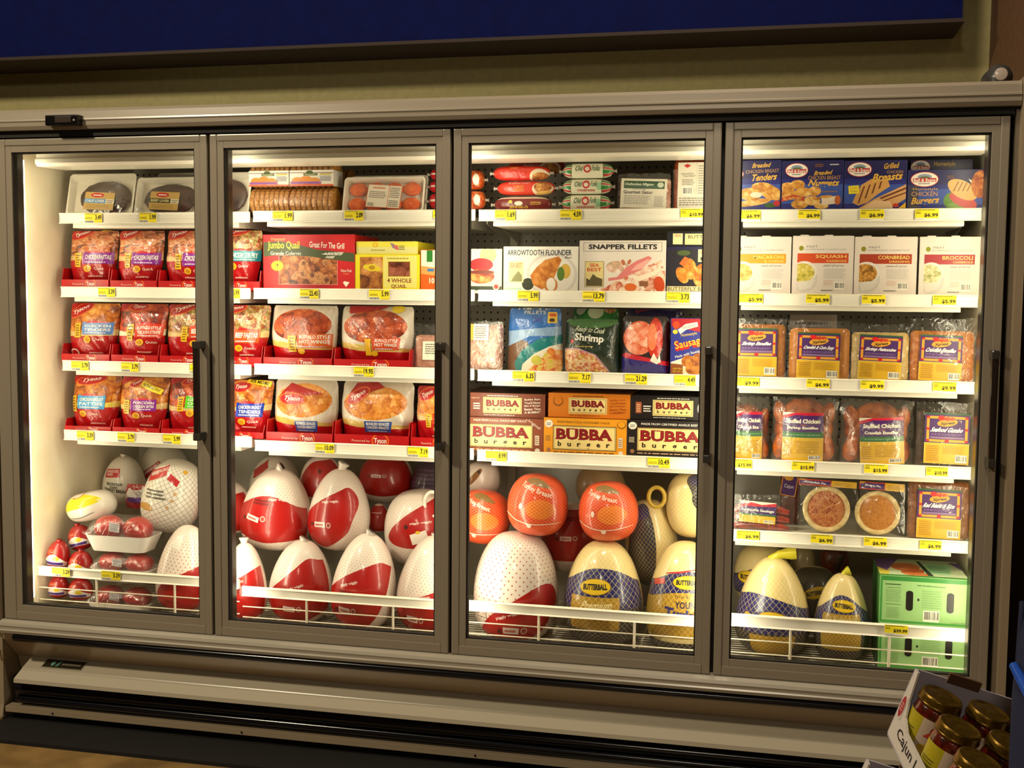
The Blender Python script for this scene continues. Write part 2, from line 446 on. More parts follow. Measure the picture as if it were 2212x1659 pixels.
mb = MB(); mb.box(3.17, 3.27, -0.05, 0.95, 0.0, 4.4, noisy('brown_paint', '#5a3c24', '#62442a', 30, 0.7)); struct(mb.build('wall_right'))
BLUE = noisy('deep_blue_paint', '#030a3c', '#040d44', 20, 0.8); BLUE.node_tree.nodes['Principled BSDF'].inputs['Specular IOR Level'].default_value = 0.1
mb = MB(); mb.box(-2.2, 3.045, 0.72, 0.95, 2.350, 3.3, BLUE); struct(mb.build('trim_1'))
mb = MB(); mb.box(-2.2, 3.05, 0.70, 0.95, 2.338, 2.350, C('#2c1e18', 'matte')); struct(mb.build('trim_2'))
mb = MB(); mb.box(-0.02, 3.10, -0.165, 0.12, 0.0, 0.012, C('#080402', 'matte')); struct(mb.build('floor_shadow_strip'))  # near-black strip laid on the floor as the case's shadow

# ================================================================ the freezer case
fz = thing('display_freezer', 'long beige four-door glass-fronted upright freezer case, brightly lit inside', 'freezer', (1.54, 0.4, 0))
FO = Vector((1.54, 0.4, 0))
def part(mb, name, parent=fz, off=None):
    off = FO if off is None else off
    mb.V = [(v[0] - off.x, v[1] - off.y, v[2] - off.z) for v in mb.V]
    return mb.build(name, parent)
FR = C('#8f8474', 'metal'); FRD = C('#6e6252', 'metal'); BLK = C('#0e0d14', 'gloss'); WHT = C('#e9e4d4', 'metal'); DRK = C('#15100c', 'matte')
BEI = C('#9c8a72', 'metal')
XL, XR = G[0] - 0.024, G[4] + 0.004
# header over the doors
mb = MB(); extr(mb, [(0.9, 2.018), (0.0, 2.024), (-0.012, 2.022), (-0.020, 2.012), (-0.022, 1.992), (-0.029, 1.989), (-0.030, 1.984), (-0.027, 1.980), (-0.027, 1.968), (-0.020, 1.957), (0.02, 1.955), (0.02, 1.935), (0.9, 1.935)], XL - 0.03, XR + 0.012, FR)
mb.box(XL, XR, -0.004, 0.02, 1.937, 1.956, DRK); part(mb, 'header')
# end panels
foot = [(-0.02, 2.03), (-0.02, 0.35), (0.0, 0.32), (0.0, 0.06), (-0.01, 0.02), (0.03, 0.0), (0.9, 0.0), (0.9, 2.03)]
mb = MB(); extr(mb, foot, XL - 0.032, XL - 0.003, BEI); part(mb, 'end_panel')
mb = MB(); extr(mb, [(-0.03, 2.03), (-0.03, 0.10), (0.0, 0.0), (0.9, 0.0), (0.9, 2.03)], XR + 0.014, XR + 0.034, BEI)
mb.box(XR + 0.004, XR + 0.014, 0.0, 0.04, 0.35, 1.95, FRD); part(mb, 'end_panel')
# liner
LIN = noisy('cream_liner', '#e8dcc0', '#eee4ca', 14, 0.55)
mb = MB()
mb.poly([(XL, 0.06, 0.29), (XL, 0.87, 0.29), (XL, 0.87, 1.95), (XL, 0.06, 1.95)], LIN)
mb.poly([(3.072, 0.06, 0.29), (3.072, 0.06, 1.95), (3.072, 0.87, 1.95), (3.072, 0.87, 0.29)], LIN)
mb.poly([(XL, 0.06, 1.95), (XL, 0.87, 1.95), (3.072, 0.87, 1.95), (3.072, 0.06, 1.95)], LIN)
mb.poly([(XL, 0.06, 0.285), (3.072, 0.06, 0.285), (3.072, 0.87, 0.285), (XL, 0.87, 0.285)], C('#5e5444', 'matte'))
part(mb, 'cabinet_liner')
mb = MB(); mb.box(XL, 3.072, 0.865, 0.875, 0.285, 0.955, C('#a39c8c', 'metal')); part(mb, 'lower_back_panel')
mb = MB(); mb.box(XL, 3.072, 0.865, 0.875, 0.956, 1.95, pegboard()); part(mb, 'perforated_back_panel')
for gx in G[1:4]:
    mb = MB(); mb.box(gx - 0.014, gx + 0.014, 0.848, 0.865, 0.29, 1.94, C('#b9b2a2', 'metal')); part(mb, 'shelf_upright')
# air duct under the ceiling
mb = MB(); extr(mb, [(0.17, 1.95), (0.168, 1.915), (0.176, 1.911), (0.176, 1.893), (0.169, 1.889), (0.169, 1.876), (0.182, 1.866), (0.34, 1.870), (0.36, 1.95)], 0.03, 3.055, WHT); part(mb, 'air_duct')
# sill, bumpers, lower body, ledge, kick strip
mb = MB(); extr(mb, [(0.06, 0.356), (-0.006, 0.354), (-0.018, 0.347), (-0.022, 0.338), (-0.020, 0.333), (-0.020, 0.326), (-0.024, 0.322), (-0.020, 0.312), (0.06, 0.306)], XL, XR, C('#a89f90', 'metal')); part(mb, 'door_sill')
mb = MB(); mb.tube([(0.030, -0.004, 0.297), (0.036, -0.008, 0.297), (3.05, -0.008, 0.297), (3.058, -0.004, 0.297)], [0.006, 0.0125, 0.0125, 0.006], BLK, 16); part(mb, 'bumper_rail')
mb = MB(); extr(mb, [(0.0, 0.31), (0.0, 0.286), (0.074, 0.205), (0.11, 0.1), (0.16, 0.1), (0.16, 0.31)], XL, XR, C('#a08c72', 'metal')); part(mb, 'lower_panel')
mb = MB(); extr(mb, [(0.072, 0.209), (0.015, 0.186), (0.013, 0.1835), (-0.030, 0.163), (-0.031, 0.150), (0.07, 0.150)], 0.045, XR, C('#b7ad99', 'metal')); part(mb, 'front_ledge')
mb = MB(); mb.box(XL + 0.01, XR, 0.03, 0.06, 0.055, 0.15, BLK); mb.tube([(0.03, 0.014, 0.114), (3.06, 0.014, 0.114)], 0.019, BLK, 16)
mb.tube([(0.03, 0.016, 0.080), (3.06, 0.016, 0.080)], 0.013, BLK, 12); part(mb, 'bumper_rail')
mb = MB(); mb.box(XL + 0.004, XR, -0.004, 0.05, 0.037, 0.057, BEI, 0.002); part(mb, 'kick_strip')
mb = MB(); mb.box(XL + 0.02, XR, 0.08, 0.85, 0.0, 0.037, DRK); part(mb, 'plinth')
for x in (0.17, 0.85, 1.62, 2.4):
    p = onY(x / 3 * 2000 + 60, 1560, -0.005); mb = MB(); mb.tube([(x, -0.003, 0.047), (x, -0.007, 0.047)], 0.003, BLK, 8); part(mb, 'screw')
for px, py in ((18, 1356), (25, 1408)):
    p = onY(px, py, -0.003); mb = MB(); mb.tube([(XL - 0.014, p.y + 0.003, p.z), (XL - 0.014, p.y - 0.020, p.z)], 0.004, FRD, 8); part(mb, 'screw')
# maker's plate on the ledge
mb = MB()
a = onY(98, 1424, 0.05); b = onY(184, 1434, 0.05)
nrm = Vector((0, -0.37, 0.93)); y0, y1 = 0.064, 0.024
zf = lambda y: 0.186 + (y - 0.015) * 0.4035 + 0.0015
P = np.array([[(a.x + (b.x - a.x) * i, y1 + (y0 - y1) * j, zf(y1 + (y0 - y1) * j)) for j in (0, 1)] for i in (0, 1)])
mb.surf(P, C('#2a2118', 'gloss'), art([('fr', 0, 0, 1, 1, 0.015, '#8a8a70'), ('e', 0.23, 0.5, 0.045, 0.28, '#5c9a8a'), ('p', [(0.31, 0.2), (0.38, 0.2), (0.42, 0.8), (0.36, 0.8)], '#4f7f73'), ('l', 0.46, 0.3, 0.95, 0.7, 1, '#77725f')], 4.5))
part(mb, 'maker_plate')
# thermometer clipped to the header
a = onY(99, 249, -0.05); b = onY(169, 270, -0.05)
mb = MB(); mb.box(a.x, b.x, -0.055, -0.022, b.z, a.z, C('#0c0a0c', 'gloss'), 0.004)
mb.box(a.x + 0.035, b.x - 0.022, -0.0565, -0.05, b.z + 0.008, a.z - 0.005, C('#3a302a', 'gloss'), 0.002); mb.box(b.x - 0.014, b.x - 0.008, -0.0575, -0.05, b.z + 0.012, b.z + 0.018, C('#8a8478'), 0.001)
part(mb, 'thermometer')
# mullions with their tubes
for k, gx in enumerate(G):
    hw = 0.034
    x0, x1 = gx - hw, gx + hw
    if k == 0: x0, x1 = XL, gx + 0.026
    if k == 4: x0, x1 = gx - 0.051, XR
    mb = MB(); mb.box(x0, x1, 0.034, 0.098, 0.33, 1.94, C('#241812', 'metal'), 0.004)
    mb.box(gx - 0.008 if 0 < k < 4 else x0 + 0.01, gx + 0.008 if 0 < k < 4 else x1 - 0.01, 0.026, 0.036, 0.34, 1.94, DRK, 0.002)
    m = part(mb, 'mullion')
    mb = MB(); cx = gx if 0 < k < 4 else (gx + 0.006 if k == 0 else gx - 0.02)
    mb.tube([(cx, 0.112, 0.40), (cx, 0.112, 1.88)], 0.011, glow('#fff0c8', 6.0), 12); part(mb, 'fluorescent_tube', m)
# doors
ZB, ZT, GB, GT, ST = 0.356, 1.933, 0.405, 1.891, 0.0492
HND = [((426, 737), (434, 952)), ((951, 740), (949, 973)), ((1540, 748), (1533, 1000)), ((2160, 757), (2146, 1010))]
for k in range(4):
    x0, x1 = G[k] + 0.005, G[k + 1] - 0.005
    if k == 0: x0 = G[0] - 0.016
    a, b = G[k] + ST, G[k + 1] - ST
    mb = MB(); g = 0.021
    for (u0, u1, w0, w1) in ((x0, a - g, ZB, ZT), (b + g, x1, ZB, ZT), (a - g, b + g, ZB, GB - g), (a - g, b + g, GT + g, ZT)): mb.box(u0, u1, 0.0, 0.03, w0, w1, FR, 0.0035)
    for (u0, u1, w0, w1) in ((a - g, a, GB - g, GT + g), (b, b + g, GB - g, GT + g), (a, b, GB - g, GB), (a, b, GT, GT + g)): mb.box(u0, u1, 0.0032, 0.028, w0, w1, FR, 0.0015)
    for (u0, u1, w0, w1) in ((a, a + 0.004, GB, GT), (b - 0.004, b, GB, GT), (a, b, GB, GB + 0.004), (a, b, GT - 0.004, GT)): mb.box(u0, u1, 0.008, 0.028, w0, w1, DRK)
    d = part(mb, 'door')
    mb = MB(); mb.box(a, b, 0.016, 0.020, GB, GT, glass()); part(mb, 'glass_pane', d)
    (ta, tb), (ba, bb) = HND[k]
    t = onY(ta, tb, -0.04); u = onY(ba, bb, -0.04); hx = G[k + 1] - 0.026
    mb = MB()
    mb.box(hx - 0.009, hx + 0.009, -0.050, -0.034, u.z, t.z, C('#2a211c', 'gloss'), 0.005)
    for z in (t.z - 0.012, u.z + 0.012): mb.box(hx - 0.010, hx + 0.010, -0.052, 0.002, z - 0.012, z + 0.012, C('#3c3834', 'gloss'), 0.004)
    part(mb, 'handle', d)

# shelves: pixel height of the top of every price rail
RAIL = {(0, 'A'): (270, 459), (0, 'B'): (270, 620), (0, 'C'): (270, 781), (0, 'D'): (270, 933),
        (1, 'A'): (745, 454), (1, 'B'): (745, 623.5), (1, 'C'): (745, 790), (1, 'D'): (745, 958),
        (2, 'A'): (1280, 451), (2, 'B'): (1280, 628), (2, 'C'): (1280, 804), (2, 'D'): (1280, 981),
        (3, 'A'): (1850, 451), (3, 'B'): (1850, 635), (3, 'C'): (1850, 819), (3, 'D'): (1850, 1000), (3, 'F'): (1850, 1157)}
BASK = {0: (255, 1234), 1: (725, 1280), 2: (1260, 1314), 3: (1830, 1342)}
RY = 0.30
SZ = {}
TAGS = {(0, 'A'): [(183, 220, '3.49'), (301, 338, '1.99')], (0, 'B'): [(212, 248, '3.39'), (480, 518, '5.99')], (0, 'C'): [(154, 191, '3.79'), (262, 299, '3.79'), (410, 446, '3.79')],
        (0, 'D'): [(166, 202, '3.39'), (254, 290, '3.79'), (352, 390, '5.99')],
        (1, 'A'): [(589, 632, '1.99'), (744, 785, '2.09'), (935, 976, '2.39')], (1, 'B'): [(648, 688, '22.45'), (797, 841, '5.99')], (1, 'C'): [(764, 807, '19.95')], (1, 'D'): [(681, 722, '10.09'), (881, 925, '7.19')],
        (2, 'A'): [(1069, 1113, '1.69'), (1210, 1256, '4.59'), (1470, 1520, '$10.99')], (2, 'B'): [(1118, 1163, '5.99'), (1258, 1306, '13.79'), (1440, 1490, '3.73')],
        (2, 'C'): [(1107, 1154, '6.35'), (1228, 1276, '7.17'), (1350, 1398, '21.29'), (1457, 1503, '4.49')], (2, 'D'): [(1049, 1094, '8.99'), (1399, 1447, '10.49')],
        (3, 'A'): [(1593, 1643, '$6.99'), (1724, 1772, '$6.99'), (1858, 1910, '$6.99'), (1977, 2028, '$6.99')], (3, 'B'): [(1597, 1648, '$5.99'), (1741, 1792, '$5.99'), (1862, 1913, '$5.99'), (2015, 2066, '$5.99')],
        (3, 'C'): [(1590, 1640, '$9.99'), (1742, 1792, '$6.99'), (1859, 1910, '$9.99'), (2015, 2066, '$9.99')], (3, 'D'): [(1575, 1624, '$15.99'), (1710, 1759, '$15.99'), (1867, 1918, '$15.99'), (2001, 2048, '$10.99')],
        (3, 'F'): [(1591, 1640, '$6.99'), (1751, 1799, '$6.99'), (1866, 1916, '$6.99'), (1987, 2034, '$6.99')]}
def price_tag(parent, px0, px1, pyc, y, ztop, h, txt, yw=0.0):
    A = onY(px0, pyc, y); B = onY(px1, pyc, y); w = B.x - A.x
    mb = MB(); z1 = ztop; z0 = ztop - h
    P = np.array([[(A.x + w * i, y, z0 + h * j) for j in (0, 1)] for i in (0, 1)])
    wide = txt.startswith('$')
    if wide:
        its = [('r', 0, 0.16, 1, 1, '#f7e21a'), ('r', 0, 0, 0.42, 0.2, '#f4f0e2'), ('l', 0.05, 0.86, 0.92, 0.98, 1, '#4a4210'), ('l', 0.04, 0.55, 0.25, 0.8, 2, '#6a6010'), ('l', 0.03, 0.04, 0.42, 0.14, 1, '#9a9484'), ('t', txt, 0.38, 0.25, 0.97, 0.62, '#14120c', 0, 0.03)]
    else:
        its = [('r', 0, 0, 1, 1, '#f7e21a'), ('r', 0, 0, 0.52, 0.26, '#efeade'), ('l', 0.04, 0.86, 0.8, 0.97, 1, '#5a5010'), ('l', 0.04, 0.36, 0.5, 0.6, 2, '#8a7a10'), ('t', txt, 0.62 if len(txt) < 5 else 0.50, 0.3, 0.97, 0.82, '#14120c', 0, 0.03), ('l', 0.6, 0.03, 0.98, 0.12, 1, '#a09010')]
        rr = random.Random(3); x = 0.03
        while x < 0.5: its.append(('r', x, 0.03, x + 0.02, 0.22, '#4a463c')); x += rr.uniform(0.035, 0.06)
    mb.surf(P, C('#f2ecdc', 'paper'), art(its, w / h, 'paper'), eps=0.00008)
    mb.poly([(A.x, y + 0.0006, z0), (A.x, y + 0.0006, z1), (B.x, y + 0.0006, z1), (B.x, y + 0.0006, z0)], C('#f2ecdc', 'paper'))
    part(mb, 'price_tag', parent)
for (s, lv), (px, py) in RAIL.items():
    zt = onY(px, py, RY).z; SZ[(s, lv)] = zt - 0.012
    x0, x1 = G[s] + 0.006, G[s + 1] - 0.006
    if s == 0: x0 = G[0] + 0.018
    if s == 3: x1 = G[4] - 0.018
    z = zt - 0.012
    mb = MB(); mb.box(x0 + 0.045, x1 - 0.045, 0.312, 0.80, z - 0.040, z, WHT, 0.002); mb.box(x0 + 0.003, x1 - 0.003, 0.306, 0.311, z - 0.012, z, WHT)
    for bx in (x0 + 0.012, x1 - 0.016):
        extr(mb, [(0.52, z - 0.012), (0.85, z - 0.012), (0.85, z - 0.075), (0.82, z - 0.072), (0.52, z - 0.022)], bx, bx + 0.003, WHT)
    sh = part(mb, 'shelf')
    mb = MB(); h = 0.036
    extr(mb, [(0.306, zt), (0.300, zt), (0.2985, zt - 0.003), (0.301, zt - 0.006), (0.302, zt - h * 0.55), (0.301, zt - h + 0.004), (0.2975, zt - h + 0.001), (0.298, zt - h - 0.001), (0.306, zt - h)], x0, x1, C('#f2ecdc', 'metal'))
    part(mb, 'price_rail', sh)
    for a, b, t in TAGS.get((s, lv), []): price_tag(sh, a, b, py + 10, 0.2972, zt - 0.002, 0.033, t)
BY = 0.19
BTAG = {0: [(112, 151, '3.29'), (219, 260, '3.29')], 3: [(1911, 1962, '$39.99')]}
WIRE = C('#efe6cf', 'metal')
for s in range(4):
    px, py = BASK[s]; zt = onY(px, py, BY).z; x0, x1 = G[s] + 0.006, G[s + 1] - 0.006
    if s == 0: x0 = XL + 0.002
    if s == 3: x1 = G[4] - 0.018
    mb = MB(); h = 0.033 if s < 3 else 0.038
    extr(mb, [(0.205, zt - 0.004), (0.195, zt), (0.188, zt - 0.005), (0.193, zt - 0.010), (0.192, zt - h + 0.004), (0.187, zt - h), (0.205, zt - h)], x0, x1, C('#f2ecdc', 'metal'))
    br = part(mb, 'basket_rail')
    zb = 0.312
    mb = MB()
    for i in range(1, 4):
        z = zt - h - 0.002 - (zt - h - zb) * i / 3.4; mb.tube([(x0, 0.197, z), (x1, 0.197, z)], 0.0023, WIRE, 6)
    for f in (0.30, 0.69):
        xx = x0 + (x1 - x0) * f; mb.tube([(xx, 0.192, zt - h), (xx, 0.192, zb), (xx, 0.23, zb - 0.003), (xx, 0.8, zb - 0.004)], 0.0042, WIRE, 8)
    part(mb, 'wire_guard', br)
    for a, b, t in BTAG.get(s, []): price_tag(br, a, b, py + 10, 0.1862, zt - 0.001, 0.030, t)
mb = MB()
y = 0.205
while y < 0.84: mb.tube([(0.0, y, 0.312), (3.055, y, 0.312)], 0.0024, WIRE, 6); y += 0.024
for i in range(13): x = 0.1 + i * 0.24; mb.tube([(x, 0.2, 0.307), (x, 0.84, 0.307)], 0.003, WIRE, 6)
part(mb, 'floor_grill')
GZ = 0.315

# round fixture on the case's right corner
c = onY(2158, 172, 0.25)
t = thing('round_light_fixture', 'small dark round fixture with pale face on the freezer top, right corner', 'lamp', (c.x - 0.012, 0.25, 2.030))
mb = MB(); mb.lathe([(0.0, -0.03), (0.03, -0.03), (0.036, -0.01), (0.036, 0.07), (0.0, 0.075)], C('#3a3836', 'metal'), 24, Matrix.Translation((0, 0, 0.036)) @ Matrix.Rotation(R(90), 4, 'X')); mb.build('housing', t)
mb = MB(); mb.lathe([(0.0, 0.078), (0.016, 0.078), (0.018, 0.074), (0.018, 0.068)], C('#a89a90', 'gloss'), 20, Matrix.Translation((0.004, 0, 0.044)) @ Matrix.Rotation(R(90), 4, 'X')); mb.build('lens', t)

# ================================================================ builders for the goods
def fr(rect, Y):
    x0, yt, x1, yb = rect; xm, ym = (x0 + x1) / 2, (yt + yb) / 2
    A, B, T, Bo = onY(x0, ym, Y), onY(x1, ym, Y), onY(xm, yt, Y), onY(xm, yb, Y)
    return (A.x + B.x) / 2, B.x - A.x, Bo.z, T.z - Bo.z
UP = {'B': 'A', 'C': 'B', 'D': 'C', 'F': 'D'}
def zmax(sec, lv):
    if lv == 'A': return 1.855
    if lv == 'K': return SZ[(sec, 'F' if sec == 3 else 'D')] - 0.043
    return SZ[(sec, UP[lv])] - 0.043
def vshift(arts, z0, h, H, y0=0.0):
    """artwork measured on the visible part of a front, moved onto the whole front"""
    return [([tuple((u, (z0 + v * h) / H) for u, v in t) for t in tr], m) for tr, m in arts]
def base_z(sec, lv): return SZ[(sec, lv)] + 0.0006 if lv != 'K' else GZ + 0.002
def subdiv(tr, mx=0.07):
    out = []; st = list(tr)
    while st:
        a, b, c = st.pop()
        L = [math.dist(a, b), math.dist(b, c), math.dist(c, a)]; m = max(L)
        if m <= mx: out.append((a, b, c)); continue
        k = L.index(m)
        if k == 1: a, b, c = b, c, a
        elif k == 2: a, b, c = c, a, b
        q = ((a[0] + b[0]) / 2, (a[1] + b[1]) / 2); st += [(a, q, c), (q, b, c)]
    return out
def nz(seed, n=5):
    rr = random.Random(seed); K = [(rr.uniform(2, 9), rr.uniform(2, 9), rr.uniform(0, 6.3), rr.uniform(0.3, 1)) for _ in range(n)]
    return lambda u, v: sum(a * math.sin(fx * u * 3 + fy * v * 3 + p) for fx, fy, p, a in K) / n
def _x(): pass
def carton(name, label, cat, rect, sec, lv, Y, depth, front, top, side, items, z=None, group=None, top_art=None, side_art=None, lift=0.0, kind='card', lean=0, roll=0, parts=None):
    cx, w, zb, h = fr(rect, Y); sz = (base_z(sec, lv) + lift) if z is None else z
    z0 = max(zb - sz, 0.0); H = zb + h - sz
    t = thing(name, label, cat, (cx, Y, sz), (R(lean), R(roll), 0), group)
    mb = MB(); x0, x1 = -w / 2, w / 2
    g = lambda a, b, c, d: np.array([[a, d], [b, c]])
    mb.surf(g((x0, 0, 0), (x1, 0, 0), (x1, 0, H), (x0, 0, H)), C(front, kind) if isinstance(front, str) else front, vshift(art(items, w / h, kind), z0, h, H), eps=0.00006)
    T = C(top, kind) if isinstance(top, str) else top; Sd = C(side, kind) if isinstance(side, str) else side
    mb.surf(g((x0, 0, H), (x1, 0, H), (x1, depth, H), (x0, depth, H)), T, art(top_art, w / depth, kind) if top_art else (), eps=0.00006)
    mb.surf(g((x1, 0, 0), (x1, depth, 0), (x1, depth, H), (x1, 0, H)), Sd, art(side_art, depth / H, kind) if side_art else (), eps=0.00006)
    mb.surf(g((x0, depth, 0), (x0, 0, 0), (x0, 0, H), (x0, depth, H)), Sd, art(side_art, depth / H, kind) if side_art else (), eps=0.00006)
    mb.poly([(x1, depth, 0), (x0, depth, 0), (x0, depth, H), (x1, depth, H)], Sd); mb.poly([(x0, depth, 0), (x1, depth, 0), (x1, 0, 0), (x0, 0, 0)], Sd)
    # folded edges: thin rounded seams where the board meets
    e = 0.0009
    for sx in (x0, x1): mb.tube([(sx, 0, 0.001), (sx, 0, H)], e, C(front, kind) if isinstance(front, str) else front, 6, False)
    mb.tube([(x0, 0, H), (x1, 0, H)], e, C(front, kind) if isinstance(front, str) else front, 6, False)
    mb.build('box_body', t)
    if parts: parts(t, w, H, z0, h)
    return t
def bag(name, label, cat, rect, sec, lv, base, items, Y=0.345, depth=0.075, roll=0, top=0.86, bot=0.97, group=None, seed=1, kind='bag', lift=0.0, z=None, wr=0.006, belly=0.38, seal=True, lean=0, n=22, eps=0.0002, mat=None, skew=0.0):
    cx, w, zb, h = fr(rect, Y); sz = base_z(sec, lv) + lift if z is None else z
    sz += w / 2 * abs(math.sin(R(roll))) + 0.0008
    z0 = max(zb - sz, 0.0); H = max(min(zb + h, zmax(sec, lv) - 0.004 - w / 2 * abs(math.sin(R(roll)))) - sz, 0.03)
    t = thing(name, label, cat, (cx, Y + depth / 2, sz), (R(lean), R(roll), 0), group)
    f = nz(seed); g2 = nz(seed + 50, 4); B = mat or (C(base, kind) if isinstance(base, str) else base)
    def grid(sgn):
        P = np.zeros((n + 1, n + 1, 3))
        for i in range(n + 1):
            for j in range(n + 1):
                u, v = i / n, j / n
                vv = min(1.0, v / 0.55); hw = w / 2 * (bot + (1.0 - bot) * vv * vv * (3 - 2 * vv)) * (1 + (top - 1.0) * v * v)
                hw *= (1 - max(0, 1 - v / 0.10) ** 2 * 0.10) * (1 - max(0, (v - 0.93) / 0.07) ** 2 * 0.05)
                s = 2 * u - 1
                edge = (1 - abs(s) ** 3.2) ** 0.62 if abs(s) < 1 else 0.0
                tv = (min(v / belly, 1) ** 0.5 if v < belly else (1 - ((v - belly) / (1 - belly)) ** 2.2) ** 0.8) if 0 < v < 1 else (0.0 if v >= 1 else 0.25)
                tv = max(tv, 0.25 if v < belly else 0.0)
                d = depth / 2 * edge * tv
                wv = wr * f(u, v) * (0.15 + edge) * (0.3 + 0.7 * min(1, (1 - v) * 6))
                x = s * hw * 0.985 + 0.014 * w * g2(v * 0.7, 0.3) * abs(s) * min(1, v * 1.5) + skew * w * v
                y = sgn * (d + 0.0006) + (wv if sgn < 0 else -wv * 0.5)
                if seal and v > 0.95: y += 0.003 * math.sin(u * 60)
                P[i, j] = (x, y, H * v)
        return P
    mb = MB()
    mb.surf(grid(-1), B, vshift(art(items, w / h, kind), z0, h, H), eps=eps)
    mb.surf(grid(1), B, flip=True)
    mb.build('bag_body', t)
    return t
def film_sheet(t, x0, x1, z0, z1, y=-0.004, seed=3, bulge=0.006, m=None, name='clear_film', y2=None):
    n = 14; f = nz(seed); P = np.zeros((n + 1, n + 1, 3))
    for i in range(n + 1):
        for j in range(n + 1):
            u, v = i / n, j / n
            P[i, j] = (x0 + (x1 - x0) * u + 0.004 * f(v, .2), y - bulge * (1 - (2 * u - 1) ** 4) * (1 - (2 * v - 1) ** 4) + 0.003 * f(u, v), z0 + (z1 - z0) * v + (0.006 * f(u, .7) if j == n else 0))
    mb = MB(); mb.surf(P, m or film()); return mb.build(name, t)
def rr_ring(w, h, r, n=8):
    P = []
    for cx, cz, a0 in ((w / 2 - r, h / 2 - r, 0), (-w / 2 + r, h / 2 - r, 90), (-w / 2 + r, -h / 2 + r, 180), (w / 2 - r, -h / 2 + r, 270)):
        for i in range(n + 1):
            a = R(a0 + 90 * i / n); P.append((cx + r * math.cos(a), cz + r * math.sin(a)))
    return P
def loops(mb, L, mat, zc=0.0, cap_last=True, cap_first=False, arts=()):
    rings = [[(x, y, z + zc) for x, z in rr_ring(w, h, r)] for (w, h, y, r) in L]; n = len(rings[0])
    for a, b in zip(rings, rings[1:]):
        for k in range(n):
            q = [a[k], a[(k + 1) % n], b[(k + 1) % n], b[k]]; mb.poly(q, mat)
    if cap_last: mb.poly(rings[-1], mat)
    if cap_first: mb.poly(rings[0], mat, True)
def blob(mb, c, r, mat, seed=0, amp=0.12, n=16, M=None, arts=()):
    f = nz(seed); P = np.zeros((2 * n + 1, n + 1, 3))
    for i in range(2 * n + 1):
        for j in range(n + 1):
            a = 2 * math.pi * (i % (2 * n)) / (2 * n); t = math.pi * j / n
            k = 1 + amp * f(math.cos(a) * math.sin(t), math.sin(a) * math.sin(t) + math.cos(t))
            p = Vector((math.sin(a - math.pi) * math.sin(t) * r[0] * k, -math.cos(a - math.pi) * math.sin(t) * r[1] * k, -math.cos(t) * r[2] * k))
            if M is not None: p = M @ p
            P[i, j] = p + Vector(c)
    mb.surf(P, mat, arts, wrapx=True)
def front_warp(tris):
    out = []
    for t in subdiv(tris):
        out.append(tuple((0.5 + math.asin(max(-0.995, min(0.995, 2 * a - 1))) / (2 * math.pi), math.acos(1 - 2 * max(0.0, min(1.0, b))) / math.pi) for a, b in t))
    return out
def chaikin(P, n=3):
    """round the corners of a printed panel, except where it runs off round the side"""
    for _ in range(n):
        Q = []
        for i, p in enumerate(P):
            a, b = P[i - 1], P[(i + 1) % len(P)]
            if p[0] <= 0.001 or p[0] >= 0.999: Q.append(p); continue
            Q += [(p[0] + (a[0] - p[0]) * 0.25, p[1] + (a[1] - p[1]) * 0.25), (p[0] + (b[0] - p[0]) * 0.25, p[1] + (b[1] - p[1]) * 0.25)]
        P = Q
    return P
YS = {22: 0.295, 0: 0.285, 1: 0.345, 13: 0.60, 14: 0.745, 19: 0.262, 23: 0.43, 15: 0.44, 24: 0.345, 5: 0.45, 4: 0.47, 6: 0.50, 7: 0.54,  28: 0.55, 10: 0.56, 12: 0.69, 11: 0.65, 36: 0.57, 8: 0.62, 9: 0.71, 39: 0.64, 30: 0.325, 34: 0.345}
BIRDS = []
NB = [0]
